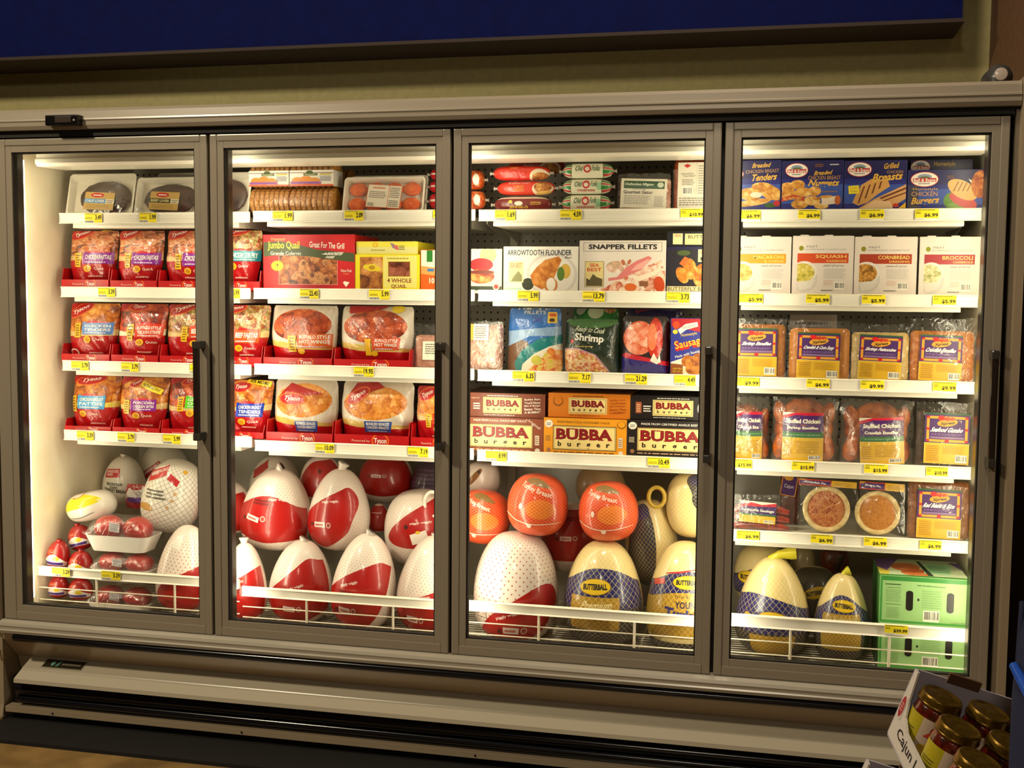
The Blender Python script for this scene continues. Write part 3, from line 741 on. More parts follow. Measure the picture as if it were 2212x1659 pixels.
def bird(name, label, cat, rect, Y, mat, items=(), roll=0, pitch=0, pear=0.52, dy=0.92, group=None, seed=0, eps=0.0003, neck=None, lump=0.035, yaw=0, kind='wrap', fat=0.72, zc=None, parts=None, uvs=(1, 1)):
    """a wrapped whole bird: pear-shaped body, optional gathered neck (hex colour, length, radius)"""
    Y = YS.get(NB[0], Y); NB[0] += 1
    x0, yt, x1, yb = rect; c = onY((x0 + x1) / 2, (yt + yb) / 2, Y)
    w = (onY(x1, (yt + yb) / 2, Y) - onY(x0, (yt + yb) / 2, Y)).length; H = (onY((x0 + x1) / 2, yt, Y) - onY((x0 + x1) / 2, yb, Y)).length
    ar = abs(math.cos(R(roll))) if roll else 1
    E_ = Euler((R(pitch), R(roll), R(yaw)), 'XYZ'); M3 = E_.to_matrix()
    if zc: c.z = zc
    loc = c - M3 @ Vector((0, 0, H / 2))
    t = thing(name, label, cat, loc, E_, group); BIRDS.append((NB[0] - 1, t, Y))
    n = 22; f = nz(seed); P = np.zeros((2 * n + 1, n + 1, 3))
    rs = [(math.sin(math.pi * j / n) ** fat) * (1 - pear * j / n) if 0 < j < n else 0.0 for j in range(n + 1)]; k = w / 2 / max(rs)
    for i in range(2 * n + 1):
        for j in range(n + 1):
            a = 2 * math.pi * ((i % (2 * n)) / (2 * n) - 0.5); tt = j / n
            rad = rs[j] * k * (1 + lump * f(math.cos(a) + tt, math.sin(a) - tt))
            P[i, j] = (rad * math.sin(a), -rad * math.cos(a) * dy, H * (1 - math.cos(math.pi * tt)) / 2)
    mb = MB()
    items = [('p', chaikin(it[1]), it[2]) if it[0] == 'p' else it for it in items]
    A = [(front_warp(tr), m) for tr, m in art(items, w / H, kind)]
    mb.surf(P, mat, A, eps=eps, wrapx=True, uvscale=uvs); mb.build('wrapped_body', t)
    if neck:
        col, ln, r, bend = neck; mb = MB(); pts = []; rad = []
        for i in range(9):
            s = i / 8; pts.append((bend * ln * s * s, -0.003, H - 0.012 + ln * s * (1 - 0.25 * abs(bend) * s))); rad.append(r * (1.1 - 1.2 * s if s < 0.4 else 0.62 + 0.75 * (s - 0.4)) * (1 + 0.08 * math.sin(i * 2.1)))
        mb.tube(pts, rad, C(col, 'wrap') if isinstance(col, str) else col, 14); mb.build('gathered_neck', t)
    if parts: parts(t, w, H)
    return t
def roll_pack(name, label, cat, rect, Y, mat, items, dep=0.85, group=None, clip_col='#b8b0a0', seed=0, zc=None, roll=0):
    """a chub: meat roll in a crimped casing, lying across the shelf"""
    cx, w, zb, h = fr(rect, Y); t = thing(name, label, cat, (cx, Y, zb if zc is None else zc), (0, R(roll), 0), group)
    nu, nv = 26, 24; P = np.zeros((nu + 1, nv + 1, 3)); r = h / 2
    for i in range(nu + 1):
        s = 2 * i / nu - 1; q = (1 - abs(s) ** 5) ** 0.5 if abs(s) < 1 else 0.02
        q = max(q, 0.08)
        for j in range(nv + 1):
            ph = 2 * math.pi * (j / nv - 0.5); P[i, j] = (s * w / 2, -r * dep * q * math.cos(ph), r + r * q * math.sin(ph))
    mb = MB(); A = []
    for tr, m in art(items, w / h, 'bag'):
        A.append(([tuple((u, 0.5 + math.asin(max(-0.99, min(0.99, 2 * b - 1))) / (2 * math.pi)) for u, b in q) for q in subdiv(tr, 0.12)], m))
    mb.surf(P, mat, A, eps=0.0003); mb.build('casing', t)
    for sx in (-1, 1):
        mb = MB(); mb.tube([(sx * (w / 2 - 0.002), 0, r), (sx * (w / 2 + 0.004), 0, r), (sx * (w / 2 + 0.010), 0, r)], [0.006, 0.003, 0.007], C(clip_col, 'wrap'), 10); mb.build('crimped_end', t)
    return t
def flat_label(t, x0, x1, z0, z1, y, items, kind='card', name='label', bend=0.0, rot=0, back='#e8e0cc', n=6, label=None):
    P = np.zeros((n + 1, 2, 3)); c, s = math.cos(R(rot)), math.sin(R(rot)); xm, zm = (x0 + x1) / 2, (z0 + z1) / 2
    for i in range(n + 1):
        for j in (0, 1):
            dx, dz = (x1 - x0) * (i / n - 0.5), (z1 - z0) * (j - 0.5)
            P[i, j] = (xm + dx * c - dz * s, y + bend * (2 * i / n - 1) ** 2, zm + dx * s + dz * c)
    mb = MB(); mb.surf(P, C(back, kind), art(items, (x1 - x0) / (z1 - z0), kind), eps=0.00008)
    Q = P.copy(); Q[:, :, 1] += 0.0006; mb.surf(Q, C(back, kind), flip=True)
    o = mb.build(name, t)
    if label: o['label'] = label
    return o

# ================================================================ the goods, door by door
RED = '#b20a14'; ORA = '#e8761e'; YEL = '#f0d21c'; WH = '#f4efe2'; GOLD = '#c99a2e'
FAJ = food(['#5a2410', '#b05c30', '#d9a070', '#c0481e', '#e8c090'], 36, 'bag', (0.8, 1, 1.9))
FRY = food(['#6a2c08', '#b86018', '#d88a2c', '#ecb860'], 34, 'bag')
HOT = food(['#4a1008', '#a03014', '#c84a20', '#dc7440'], 30, 'bag')
VEG = food(['#6a2a14', '#a85a34', '#8a8a3a', '#d8b088', '#c04a2a'], 80, 'bag')
BRST = food(['#b05a1c', '#d8842e', '#e8a04a', '#efb870'], 34, 'bag')
def logo(cx, cy, rx, ry, rot=0, asp=1.0):
    return [('e', cx, cy, rx * 1.10, ry * 1.18, ORA, rot), ('e', cx, cy, rx, ry, '#b80e18', rot), ('t', 'Tyson', cx - rx * 0.72, cy - ry * 0.5, cx + rx * 0.72, cy + ry * 0.55, WH, rot, 0.02, 0.1)]
def tyson(foodm, lab, lines, lr=(0.38, 0.30, 0.97, 0.52), lg=(0.24, 0.86, 0.23, 0.085, 18), tan='#d9b878', split=0.40, extra=(), white=False, strip=True):
    x0, y0, x1, y1 = lr
    its = [('r', 0, 0, 1, 1, RED if not white else '#e6dccb'), ('r', 0, split, 1, 1.0, foodm), ('p', [(0, split + 0.06), (0.55, split + 0.02), (1, split + 0.10), (1, split - 0.02), (0, split - 0.04)], tan),
           ('p', [(0, 0), (1, 0), (1, split - 0.10), (0.5, split - 0.14), (0, split - 0.08)], RED),
           ('p', [(0, 1), (0, 0.80), (0.34, 0.94), (0.5, 1)], RED)]
    its += logo(*lg)
    its += [('r', x0, y0, x1, y1, lab), ('p', [(x0 + 0.04, y1 - 0.015), (x0 + 0.3 * (x1 - x0), y1 + 0.03), (x1 - 0.02, y1 - 0.015)], '#d01824')]
    n = len(lines); hh = (y1 - y0) * 0.62
    for i, s in enumerate(lines):
        yy = y1 - (y1 - y0) * 0.16 - (i + 1) * hh / n
        its.append(('t', s, x0 + 0.05, yy + 0.01, x1 - 0.04, yy + hh / n * 0.86, WH, 0, 0.02))
    its.append(('l', x0 + 0.06, y0 + 0.015, x1 - 0.06, y0 + (y1 - y0) * 0.22, 1, '#e8d8e0'))
    if strip: its += [('r', x0 - 0.16, y0 - 0.06, x0 - 0.03, y1 - 0.02, '#e8b41c'), ('l', x0 - 0.14, y0 - 0.04, x0 - 0.05, y1 - 0.04, 5, '#7a5a10')]
    its += [('e', x0 + 0.12, y0 - 0.09, 0.085, 0.06, '#e8b020'), ('e', x0 + 0.12, y0 - 0.09, 0.05, 0.035, '#c98a18'), ('t', 'Quick', x0 + 0.25, y0 - 0.115, x0 + 0.47, y0 - 0.06, WH), ('l', 0.5, 0.05, 0.85, 0.1, 1, '#e8b4a8')]
    return its + list(extra)
T_ = 'bag of frozen chicken'
bag('frozen_chicken_bag', 'crumpled red bag with purple label, leftmost on the second shelf, first door', 'bag', (135, 489, 236, 604), 0, 'B', RED, tyson(FAJ, '#8c2a9a', ['CHICKEN FAJITAS'], extra=[('p', [(0.62, 1.0), (0.72, 0.9), (0.92, 0.93), (0.86, 1)], '#ecc81c')]), seed=1, group='red frozen chicken bags', skew=0.10, Y=0.346, lift=0.0035, bot=0.82, top=1.03, wr=0.009)
bag('frozen_chicken_bag', 'red bag with purple label between two others on the second shelf, first door', 'bag', (240, 489, 336, 606), 0, 'B', RED, tyson(FAJ, '#8c2a9a', ['CHICKEN FAJITAS'], lr=(0.42, 0.3, 0.98, 0.52)), seed=2, group='red frozen chicken bags', skew=0.10, Y=0.346, lift=0.0035, bot=0.82, top=1.03, wr=0.009)
bag('frozen_chicken_bag', 'red bag with purple label beside the first door\'s right frame, second shelf', 'bag', (344, 488, 448, 608), 0, 'B', RED, tyson(FAJ, '#8c2a9a', ['CHICKEN FAJITAS'], lr=(0.44, 0.28, 1, 0.52)), seed=3, group='red frozen chicken bags', skew=0.10, Y=0.346, lift=0.0035, bot=0.82, top=1.03, wr=0.009)
bag('frozen_chicken_bag', 'red bag with teal stir fry label at the second door\'s left edge', 'bag', (460, 486, 549, 608), 0, 'B', RED, tyson(VEG, '#1f8f9c', ['CHICKEN STIR FRY'], lr=(0.34, 0.36, 1, 0.56), lg=(0.42, 0.9, 0.3, 0.075, 6)), seed=4, group='red frozen chicken bags', skew=0.10, Y=0.346, lift=0.0035, bot=0.82, top=1.03, wr=0.009)
bag('frozen_chicken_bag', 'slumped red bag with pale blue label, leftmost on the third shelf', 'bag', (134, 650, 239, 770), 0, 'C', RED, tyson(FRY, '#5a8ad0', ['CHICKEN', 'TENDERS'], lr=(0.36, 0.40, 0.94, 0.62), lg=(0.24, 0.83, 0.24, 0.09, 28), extra=[('e', 0.15, 0.07, 0.12, 0.07, '#f2ecd8'), ('e', 0.15, 0.07, 0.085, 0.05, RED)]), seed=5, group='red frozen chicken bags', skew=0.10, Y=0.346, lift=0.0035, bot=0.82, top=1.03, wr=0.009)
bag('frozen_chicken_bag', 'red bag with buffalo style orange label, second on the third shelf, first door', 'bag', (241, 652, 343, 768), 0, 'C', RED, tyson(HOT, '#d83a1a', ['BUFFALO STYLE', 'CHICKEN STRIPS'], lr=(0.44, 0.34, 0.97, 0.60), tan='#e2dcc0', lg=(0.42, 0.9, 0.2, 0.07, 0)), seed=6, group='red frozen chicken bags', skew=0.10, Y=0.346, lift=0.0035, bot=0.82, top=1.03, wr=0.009)
bag('frozen_chicken_bag', 'red bag with tilted logo beside the first door\'s handle, third shelf', 'bag', (346, 650, 450, 772), 0, 'C', RED, tyson(VEG, '#c8441c', ['BEEF FAJITAS'], lr=(0.55, 0.34, 1, 0.56), lg=(0.34, 0.87, 0.3, 0.085, 20)), seed=7, group='red frozen chicken bags', skew=0.10, Y=0.346, lift=0.0035, bot=0.82, top=1.03, wr=0.009)
bag('frozen_chicken_bag', 'shiny red bag with orange fajita label at the second door\'s left edge', 'bag', (461, 652, 566, 775), 0, 'C', RED, tyson(VEG, '#d4521c', ['BEEF FAJITAS'], lr=(0.36, 0.28, 0.88, 0.52), lg=(0.3, 0.88, 0.22, 0.07, 8)), seed=8, group='red frozen chicken bags', skew=0.10, Y=0.346, lift=0.0035, bot=0.82, top=1.03, wr=0.009)
bag('frozen_chicken_bag', 'red bag with sky blue patties label, leftmost on the fourth shelf', 'bag', (141, 808, 243, 922), 0, 'D', RED, tyson(FRY, '#2a9ad8', ['CHICKEN BREAST', 'PATTIES'], lr=(0.2, 0.34, 0.78, 0.60), lg=(0.4, 0.88, 0.3, 0.08, 8), tan='#d8c050'), seed=9, group='red frozen chicken bags', skew=0.10, Y=0.346, lift=0.0035, bot=0.82, top=1.03, wr=0.009)
bag('frozen_chicken_bag', 'red bag with purple label and yellow trans fat flash, fourth shelf', 'bag', (244, 812, 347, 926), 0, 'D', RED, tyson(FRY, '#8a2a9c', ['POPCORN', 'CHICKEN BITES'], lr=(0.32, 0.34, 0.84, 0.56), lg=(0.36, 0.86, 0.14, 0.06, 30), extra=[('r', 0.46, 0.72, 0.92, 0.82, '#f0d81c', -20), ('t', '0g TRANS FAT', 0.50, 0.74, 0.88, 0.80, '#2a2408', -20, 0.02)]), seed=10, group='red frozen chicken bags', skew=0.10, Y=0.346, lift=0.0035, bot=0.82, top=1.03, wr=0.009)
bag('frozen_chicken_bag', 'red bag with bright green label beside the first door\'s right frame', 'bag', (349, 812, 452, 932), 0, 'D', RED, tyson(HOT, '#5ac41e', ['GRILLED', 'CHICKEN'], lr=(0.44, 0.42, 1, 0.64), lg=(0.5, 0.92, 0.22, 0.06, 20)), seed=11, group='red frozen chicken bags', skew=0.10, Y=0.346, lift=0.0035, bot=0.82, top=1.03, wr=0.009)
bag('frozen_chicken_bag', 'red bag with yellow more flash and blue tenders label, fourth shelf', 'bag', (464, 814, 572, 930), 0, 'D', RED, tyson(FRY, '#1c3aa8', ['CHICKEN BREAST', 'TENDERS'], lr=(0.38, 0.26, 0.9, 0.52), lg=(0.40, 0.80, 0.18, 0.085, 4), extra=[('r', 0.5, 0.84, 0.96, 0.94, '#f0d81c', -8), ('t', '30% MORE', 0.54, 0.86, 0.92, 0.92, '#2a2408', -8, 0.03)]), seed=12, group='red frozen chicken bags', skew=0.10, Y=0.346, lift=0.0035, bot=0.82, top=1.03, wr=0.009)
# wide bags of the second door
BUF = food(['#6a2010', '#a8401c', '#c45a28', '#d88450'], 30, 'bag')
def clearbag(foodm, lab, lines, lr, lg, extra=(), low=0.32):
    x0, y0, x1, y1 = lr
    its = [('r', 0, 0, 1, 1, '#d8ccba'), ('e', 0.5, 0.62, 0.44, 0.30, foodm), ('p', [(0, 0), (1, 0), (1, low - 0.1), (0.4, low - 0.04), (0, low + 0.02)], '#d8b860'), ('p', [(0, 0), (1, 0), (1, low - 0.16), (0.3, low - 0.14), (0, low - 0.08)], RED)] + logo(*lg)
    its += [('r', x0, y0, x1, y1, lab)]
    n = len(lines)
    for i, s in enumerate(lines):
        yt = y1 - (y1 - y0) * (0.10 + i * 0.33); its.append(('t', s, x0 + 0.03, yt - (y1 - y0) * 0.26, x1 - 0.03, yt, WH, 0, 0.02))
    its.append(('l', x0 + 0.04, y0 + 0.01, x1 - 0.04, y0 + 0.04, 1, '#c8d0e8'))
    return its + list(extra)
bag('frozen_chicken_bag', 'large clear bag of buffalo style hot wings, left of two on the third shelf', 'bag', (571, 658, 718, 774), 1, 'C', '#d8ccba', clearbag(BUF, '#d8621c', ['BUFFALO STYLE', 'HOT WINGS'], (0.47, 0.2, 0.96, 0.46), (0.2, 1.2, 0.02, 0.02, 0), [('r', 0.33, 0.12, 0.45, 0.42, '#e8b41c'), ('l', 0.35, 0.14, 0.43, 0.40, 5, '#7a5a10'), ('e', 0.53, 0.14, 0.055, 0.06, '#e8b41c')]), seed=21, group='large clear chicken bags', depth=0.1, skew=0.03, Y=0.346, lift=0.0035, bot=0.88, top=0.96, wr=0.009)
bag('frozen_chicken_bag', 'large clear bag of hot wings under the quail boxes, with red logo top', 'bag', (722, 660, 884, 780), 1, 'C', '#d8ccba', clearbag(BUF, '#d04a1c', ['BUFFALO STYLE', 'HOT WINGS'], (0.5, 0.2, 0.86, 0.42), (0.34, 0.95, 0.22, 0.06, 12), [('p', [(0.08, 1), (0.14, 0.84), (0.6, 0.93), (0.66, 1)], RED), ('s', 0.8, 0.93, 0.1, 0.08, 14, YEL), ('r', 0.40, 0.10, 0.48, 0.40, '#e8b41c'), ('e', 0.53, 0.14, 0.05, 0.05, '#e8b41c')]), seed=22, group='large clear chicken bags', depth=0.1, skew=0.03, Y=0.346, lift=0.0035, bot=0.88, top=0.96, wr=0.009)
bag('frozen_chicken_bag', 'large pale bag of boneless chicken breasts with level logo, fourth shelf', 'bag', (577, 820, 719, 940), 1, 'D', '#e0d6c6', clearbag(BRST, '#2a4a9a', ['BONELESS SKINLESS', 'CHICKEN BREASTS'], (0.40, 0.06, 0.76, 0.26), (0.34, 0.64, 0.22, 0.10, -2), [('p', [(0.1, 0.66), (0.28, 0.92), (0.82, 0.74)], RED)] + logo(0.34, 0.64, 0.2, 0.095, -2)), seed=23, group='large clear chicken bags', depth=0.1, skew=0.03, Y=0.346, lift=0.0035, bot=0.88, top=0.96, wr=0.009)
bag('frozen_chicken_bag', 'large pale bag of boneless chicken breasts with tilted logo, fourth shelf', 'bag', (723, 826, 884, 946), 1, 'D', '#e0d6c6', clearbag(BRST, '#2a4a9a', ['BONELESS SKINLESS', 'CHICKEN BREASTS'], (0.38, 0.10, 0.76, 0.30), (0.3, 0.72, 0.02, 0.02, 30), [('p', [(0.1, 0.66), (0.2, 0.96), (0.5, 0.98), (0.62, 0.9)], RED)] + logo(0.26, 0.74, 0.16, 0.10, 30)), seed=24, group='large clear chicken bags', depth=0.1, skew=0.03, Y=0.346, lift=0.0035, bot=0.88, top=0.96, wr=0.009)
bag('frozen_chicken_bag', 'red bag half hidden by the second door\'s right frame, fourth shelf', 'bag', (892, 836, 974, 950), 1, 'D', RED, tyson(BRST, '#c8441c', ['CHICKEN'], lr=(0.5, 0.3, 1, 0.5), lg=(0.3, 0.85, 0.24, 0.1, 25)), seed=25, group='red frozen chicken bags', skew=0.03, Y=0.346, lift=0.0035, bot=0.88, top=0.96, wr=0.009)
# red display trays the bags stand in
def tray(label, x0, x1, yt, yb, sec, lv):
    cx, w, zb, h = fr((x0, yt, x1, yb), 0.325); sz = base_z(sec, lv); H = zb + h - sz; d = 0.30
    t = thing('display_tray', label, 'tray', (cx, 0.325, sz), (0, 0, 0), 'red cardboard display trays')
    mb = MB(); th = 0.002; RC = C('#ba0a12')
    z0 = max(zb - sz, 0)
    its = [('e', 0.62, 0.42, 0.115, 0.78, ORA), ('e', 0.62, 0.42, 0.10, 0.66, '#b80e18'), ('t', 'Tyson', 0.535, 0.02, 0.705, 0.72, WH, 0, 0.02), ('t', 'Powered by', 0.24, 0.2, 0.48, 0.52, '#f0c8b8')]
    mb.surf(np.array([[(-w / 2, 0, 0), (-w / 2, 0, H)], [(w / 2, 0, 0), (w / 2, 0, H)]]), RC, vshift(art(its, w / h), z0, h, H), eps=0.00008)
    mb.box(-w / 2, w / 2, 0.0004, 0.002, 0.0, H, RC); mb.box(-w / 2, w / 2, 0, d, 0.0, 0.002, RC); mb.box(-w / 2, w / 2, d - 0.002, d, 0.002, H * 2.0, RC)
    for s in (-1, 1):
        xx = s * (w / 2 - 0.001); extr(mb, [(0.001, 0.002), (d, 0.002), (d, H * 2.1), (0.012, H * 2.1), (0.002, H)], xx - 0.001, xx + 0.001, RC)
    mb.build('tray_body', t); return t
for lb, x0, x1, yt, yb, s, l in [('leftmost on the second shelf', 132, 235, 604, 620, 0, 'B'), ('second from left on the second shelf', 237, 339, 606, 621, 0, 'B'), ('beside the first door frame on the second shelf', 341, 446, 607, 622, 0, 'B'), ('left of the jumbo quail box', 458, 562, 608, 623, 0, 'B'),
                            ('leftmost on the third shelf', 132, 237, 765, 779, 0, 'C'), ('under the buffalo strips bag', 239, 342, 767, 781, 0, 'C'), ('behind the first door handle', 344, 448, 769, 784, 0, 'C'), ('under the shiny beef fajita bag', 460, 566, 771, 787, 0, 'C'),
                            ('leftmost on the fourth shelf', 139, 240, 921, 931, 0, 'D'), ('under the popcorn bites bag', 242, 345, 924, 937, 0, 'D'), ('under the green labelled bag', 347, 450, 927, 941, 0, 'D'), ('under the breast tenders bag', 462, 570, 933, 948, 0, 'D'),
                            ('under the left bag of hot wings', 568, 718, 773, 790, 1, 'C'), ('under the right bag of hot wings', 720, 885, 777, 795, 1, 'C'),
                            ('under the level-logo breasts bag', 574, 719, 935, 955, 1, 'D'), ('under the tilted-logo breasts bag', 721, 884, 940, 961, 1, 'D'), ('at the fourth shelf\'s right end, second door', 886, 983, 946, 966, 1, 'D')]:
    tray('red cardboard display tray ' + lb, x0 + 1, x1 - 1, yt, yb, s, l)

# ---- meat trays, top shelf of the first door
def meat_tray(label, rect, sec, lv, Y, meat, amp, lumps, lab=None, lean=-14, wcol='#ece4d2', grp=None, name='meat_tray', film_=True, roll=0):
    cx, w, zb, h = fr(rect, Y); sz = base_z(sec, lv) + 0.028 * abs(math.sin(R(lean))); H = zb + h - sz; H2 = H / math.cos(R(lean))
    t = thing(name, label, 'food tray', (cx, Y, sz), (R(lean), R(roll), 0), grp)
    mb = MB(); W = C(wcol, 'wrap')
    loops(mb, [(w, H2, 0.003, 0.014), (w, H2, 0.0, 0.014), (w - 0.012, H2 - 0.012, 0.0, 0.012), (w - 0.034, H2 - 0.034, 0.024, 0.010)], W, H2 / 2)
    loops(mb, [(w, H2, 0.003, 0.014), (w - 0.03, H2 - 0.03, 0.027, 0.010)], W, H2 / 2, True)
    mb.build('foam_tray', t)
    for i, (u, v, ru, rv) in enumerate(lumps):
        mb = MB(); blob(mb, ((u - 0.5) * w, 0.014, v * H2), (ru * w, 0.012, rv * H2), meat, seed=i * 7 + int(rect[0]), amp=amp); mb.build('meat' if len(lumps) == 1 else 'patty', t)
    if lab:
        (a, b, c, d, its, rot) = lab; flat_label(t, (a - 0.5) * w, (c - 0.5) * w, b * H2, d * H2, -0.0035, its, rot=rot)
    if film_: film_sheet(t, -w / 2 + 0.004, w / 2 - 0.004, 0.004, H2 - 0.004, 0.0, int(rect[0]), 0.0015, film(0.08, 0.03, 18, 0.6))
    return t
LIV = noisy('dark_liver', '#2c0c06', '#4a1c0e', 30, 0.4, 0.4, 4, 0.12)
def liver_lab(band, txt):
    return [('r', 0, 0, 1, 1, '#c8a45c'), ('r', 0, 0.38, 0.72, 0.62, band), ('r', 0.72, 0.38, 1, 0.62, '#e8e0cc'), ('l', 0.75, 0.4, 0.98, 0.6, 2, '#6a5a48'), ('e', 0.42, 0.83, 0.22, 0.13, '#c81e1e'), ('l', 0.28, 0.76, 0.58, 0.9, 1, '#f4e8d8'), ('t', txt, 0.04, 0.43, 0.68, 0.57, '#f0f0e8' if band != '#3a3a1c' else '#e0d8a0', 0, 0.02), ('l', 0.1, 0.08, 0.9, 0.3, 3, '#a8843c')]
meat_tray('foam tray of calf liver with tan and pale blue label, leftmost on the top shelf', (140, 373, 284, 461), 0, 'A', 0.345, LIV, 0.1, [(0.55, 0.44, 0.38, 0.40)], (0.27, 0.12, 0.72, 0.54, liver_lab('#5a9ad0', 'CALF LIVER'), -3), grp='foam trays of liver')
meat_tray('foam tray of beef liver with tan and dark green label on the top shelf', (287, 381, 421, 459), 0, 'A', 0.350, LIV, 0.14, [(0.55, 0.44, 0.42, 0.40)], (0.25, 0.12, 0.72, 0.60, liver_lab('#3a3a1c', 'BEEF LIVER'), -3), grp='foam trays of liver')
meat_tray('foam tray of liver partly behind the first door\'s right frame, left of the waffles', (424, 370, 536, 458), 0, 'A', 0.348, LIV, 0.12, [(0.55, 0.46, 0.36, 0.40)], None, grp='foam trays of liver')
for i, (r, lb) in enumerate([((205, 380, 300, 455), 'behind the calf liver tray'), ((330, 371, 425, 455), 'behind the beef liver tray')]):
    meat_tray('white foam tray standing ' + lb, r, 0, 'A', 0.46, LIV, 0.1, [(0.5, 0.4, 0.3, 0.3)], None, grp='foam trays of liver')
# ---- toaster waffles
WAF = noisy('toasted_waffle', '#a8661c', '#dca04a', 120, 0.6, 0.6, 6)
def wafer():
    mb = MB(); r = 0.0455; n = 40; V = []
    prof = [(0.0, -0.0058), (r * 0.9, -0.0058), (r * 0.985, -0.004), (r, 0.0), (r * 0.985, 0.004), (r * 0.9, 0.0058), (0.0, 0.0058)]
    mb.lathe(prof, WAF, n, Matrix.Rotation(R(90), 4, 'Y')); return mb
def waffle_pack(label, px0, px1, zc, Y, band=None, n=8):
    A = onY(px0, 420, Y); B = onY(px1, 420, Y); w = B.x - A.x; t = thing('waffle_pack', label, 'waffles', ((A.x + B.x) / 2, Y, zc - 0.0455), (0, 0, 0), 'packs of toaster waffles')
    first = None
    for i in range(n):
        if first is None: first = wafer().build('waffle', t); o = first
        else: o = first.copy(); COL.objects.link(o); o.parent = t
        o.location = (-w / 2 + (i + 0.5) * w / n, 0, 0.0455); o.scale = (w / n / 0.0122, 1, 1)
    # clear wrap round the row
    m = MB(); nn = 28; P = np.zeros((9, nn + 1, 3)); f = nz(int(px0))
    for i in range(9):
        for j in range(nn + 1):
            a = 2 * math.pi * (j / nn - 0.5); k = 1.06 + 0.03 * f(i / 8, math.sin(a)); P[i, j] = (-w / 2 + w * i / 8, -0.0455 * k * math.cos(a), 0.0455 + 0.0452 * min(k, 1.0) * math.sin(a))
    m.surf(P, film(0.1, 0.03, 45, 1.0)); m.build('clear_wrap', t)
    if band:
        zl, zh, its = band; P = np.zeros((2, 9, 3)); q = []
        for j in range(9):
            z = zl + (zh - zl) * j / 8; yy = -math.sqrt(max(0.0475 ** 2 - min(abs(z - 0.0455), 0.047) ** 2, 0)) - 0.0015; q.append((min(yy, -0.0480), z))
        for j in range(9): P[0, j] = (-w / 2 - 0.001, q[j][0], q[j][1]); P[1, j] = (w / 2 + 0.001, q[j][0], q[j][1])
        m = MB(); m.surf(P, C(WH), art(its, w / (zh - zl)), eps=0.0002); m.box(w / 2, w / 2 + 0.0012, -0.0475, 0.04, zl, zh, C(WH)); m.build('paper_band', t)
    return t
wz = SZ[(1, 'A')] + 0.0475
wb = [('r', 0, 0, 1, 1, WH), ('r', 0, 0.82, 1, 0.86, '#7a3a6a'), ('e', 0.46, 0.86, 0.08, 0.12, '#4a5a2a'), ('r', 0.32, 0.66, 0.64, 0.80, '#4a5a2a'), ('l', 0.35, 0.69, 0.62, 0.77, 1, '#d8d8a0'), ('e', 0.18, 0.34, 0.13, 0.22, '#e0903a'), ('e', 0.38, 0.36, 0.15, 0.28, '#e08a34'), ('e', 0.56, 0.33, 0.13, 0.2, '#e0903a'), ('r', 0.0, 0.0, 1, 0.10, '#e0623a'), ('r', 0.02, 0.12, 0.72, 0.28, '#b0609a'), ('l', 0.05, 0.15, 0.7, 0.25, 1, '#6a50b0'), ('r', 0.7, 0.7, 0.96, 0.78, '#c8b83a'), ('l', 0.7, 0.3, 0.98, 0.64, 4, '#6a6a8a')]
waffle_pack('pack of toaster waffles in clear wrap, lower left of the waffle stack', 550, 634, wz, 0.385)
waffle_pack('pack of toaster waffles in clear wrap, lower right of the waffle stack', 636, 730, wz, 0.385)
wz2 = wz + 0.0925
waffle_pack('pack of toaster waffles with white paper band, upper left of the stack', 552, 636, wz2 - 0.0015, 0.392, (0.004, 0.056, wb))
waffle_pack('pack of toaster waffles with shiny white band, upper right of the stack', 639, 731, wz2 - 0.0015, 0.392, (0.004, 0.056, wb))
waffle_pack('pack of toaster waffles at the back, right of the waffle stack', 702, 762, wz2 - 0.012, 0.56)
# ---- orange patties
ORP = noisy('orange_patty', '#dc500c', '#ee7020', 60, 0.7, 0.2)
def patt_lab(t): return [('r', 0, 0, 1, 1, '#efe6d4'), ('r', 0.62, 0.0, 0.635, 1, '#e0602a'), ('l', 0.15, 0.8, 0.55, 0.92, 1, '#e07a4a'), ('l', 0.06, 0.4, 0.58, 0.72, 4, '#8a7a6a'), ('l', 0.05, 0.05, 0.25, 0.2, 3, '#3a3430'), ('l', 0.66, 0.45, 0.97, 0.92, 6, '#8a7a6a'), ('l', 0.66, 0.06, 0.97, 0.36, 4, '#7a6e60'), ('fr', 0, 0, 1, 1, 0.012, '#e0703a')]
lumps = [(0.17 + 0.22 * i, 0.68 - 0.42 * j, 0.112, 0.19) for i in range(4) for j in range(2)]
meat_tray('white tray of round orange patties with pale label, right of the waffles', (738, 380, 914, 456), 1, 'A', 0.345, ORP, 0.03, lumps, (0.30, 0.12, 0.72, 0.76, patt_lab(0), -4), grp='trays of orange patties', name='patty_tray', roll=0)
meat_tray('white tray of orange patties hidden behind the front patty tray', (752, 377, 920, 452), 1, 'A', 0.40, ORP, 0.03, [(0.5, 0.5, 0.3, 0.2)], None, grp='trays of orange patties', name='patty_tray')
# red rolls at the right end of the top shelf
rm = C('#c81420', 'wrap')
zt = SZ[(1, 'A')] + 0.001
for i, (a, b, c, d) in enumerate([(928, 418, 976, 452), (928, 391, 976, 416), (930, 365, 976, 389)]):
    roll_pack('sausage_roll', ['red casing roll at the bottom of the stack beside the second door frame', 'red casing roll, middle of the stack beside the second door frame', 'red casing roll, top of the stack beside the second door frame'][i], 'sausage', (a, b, c, d), 0.40, rm, [('l', 0.1, 0.4, 0.5, 0.7, 1, WH)], group='red sausage rolls', seed=i)

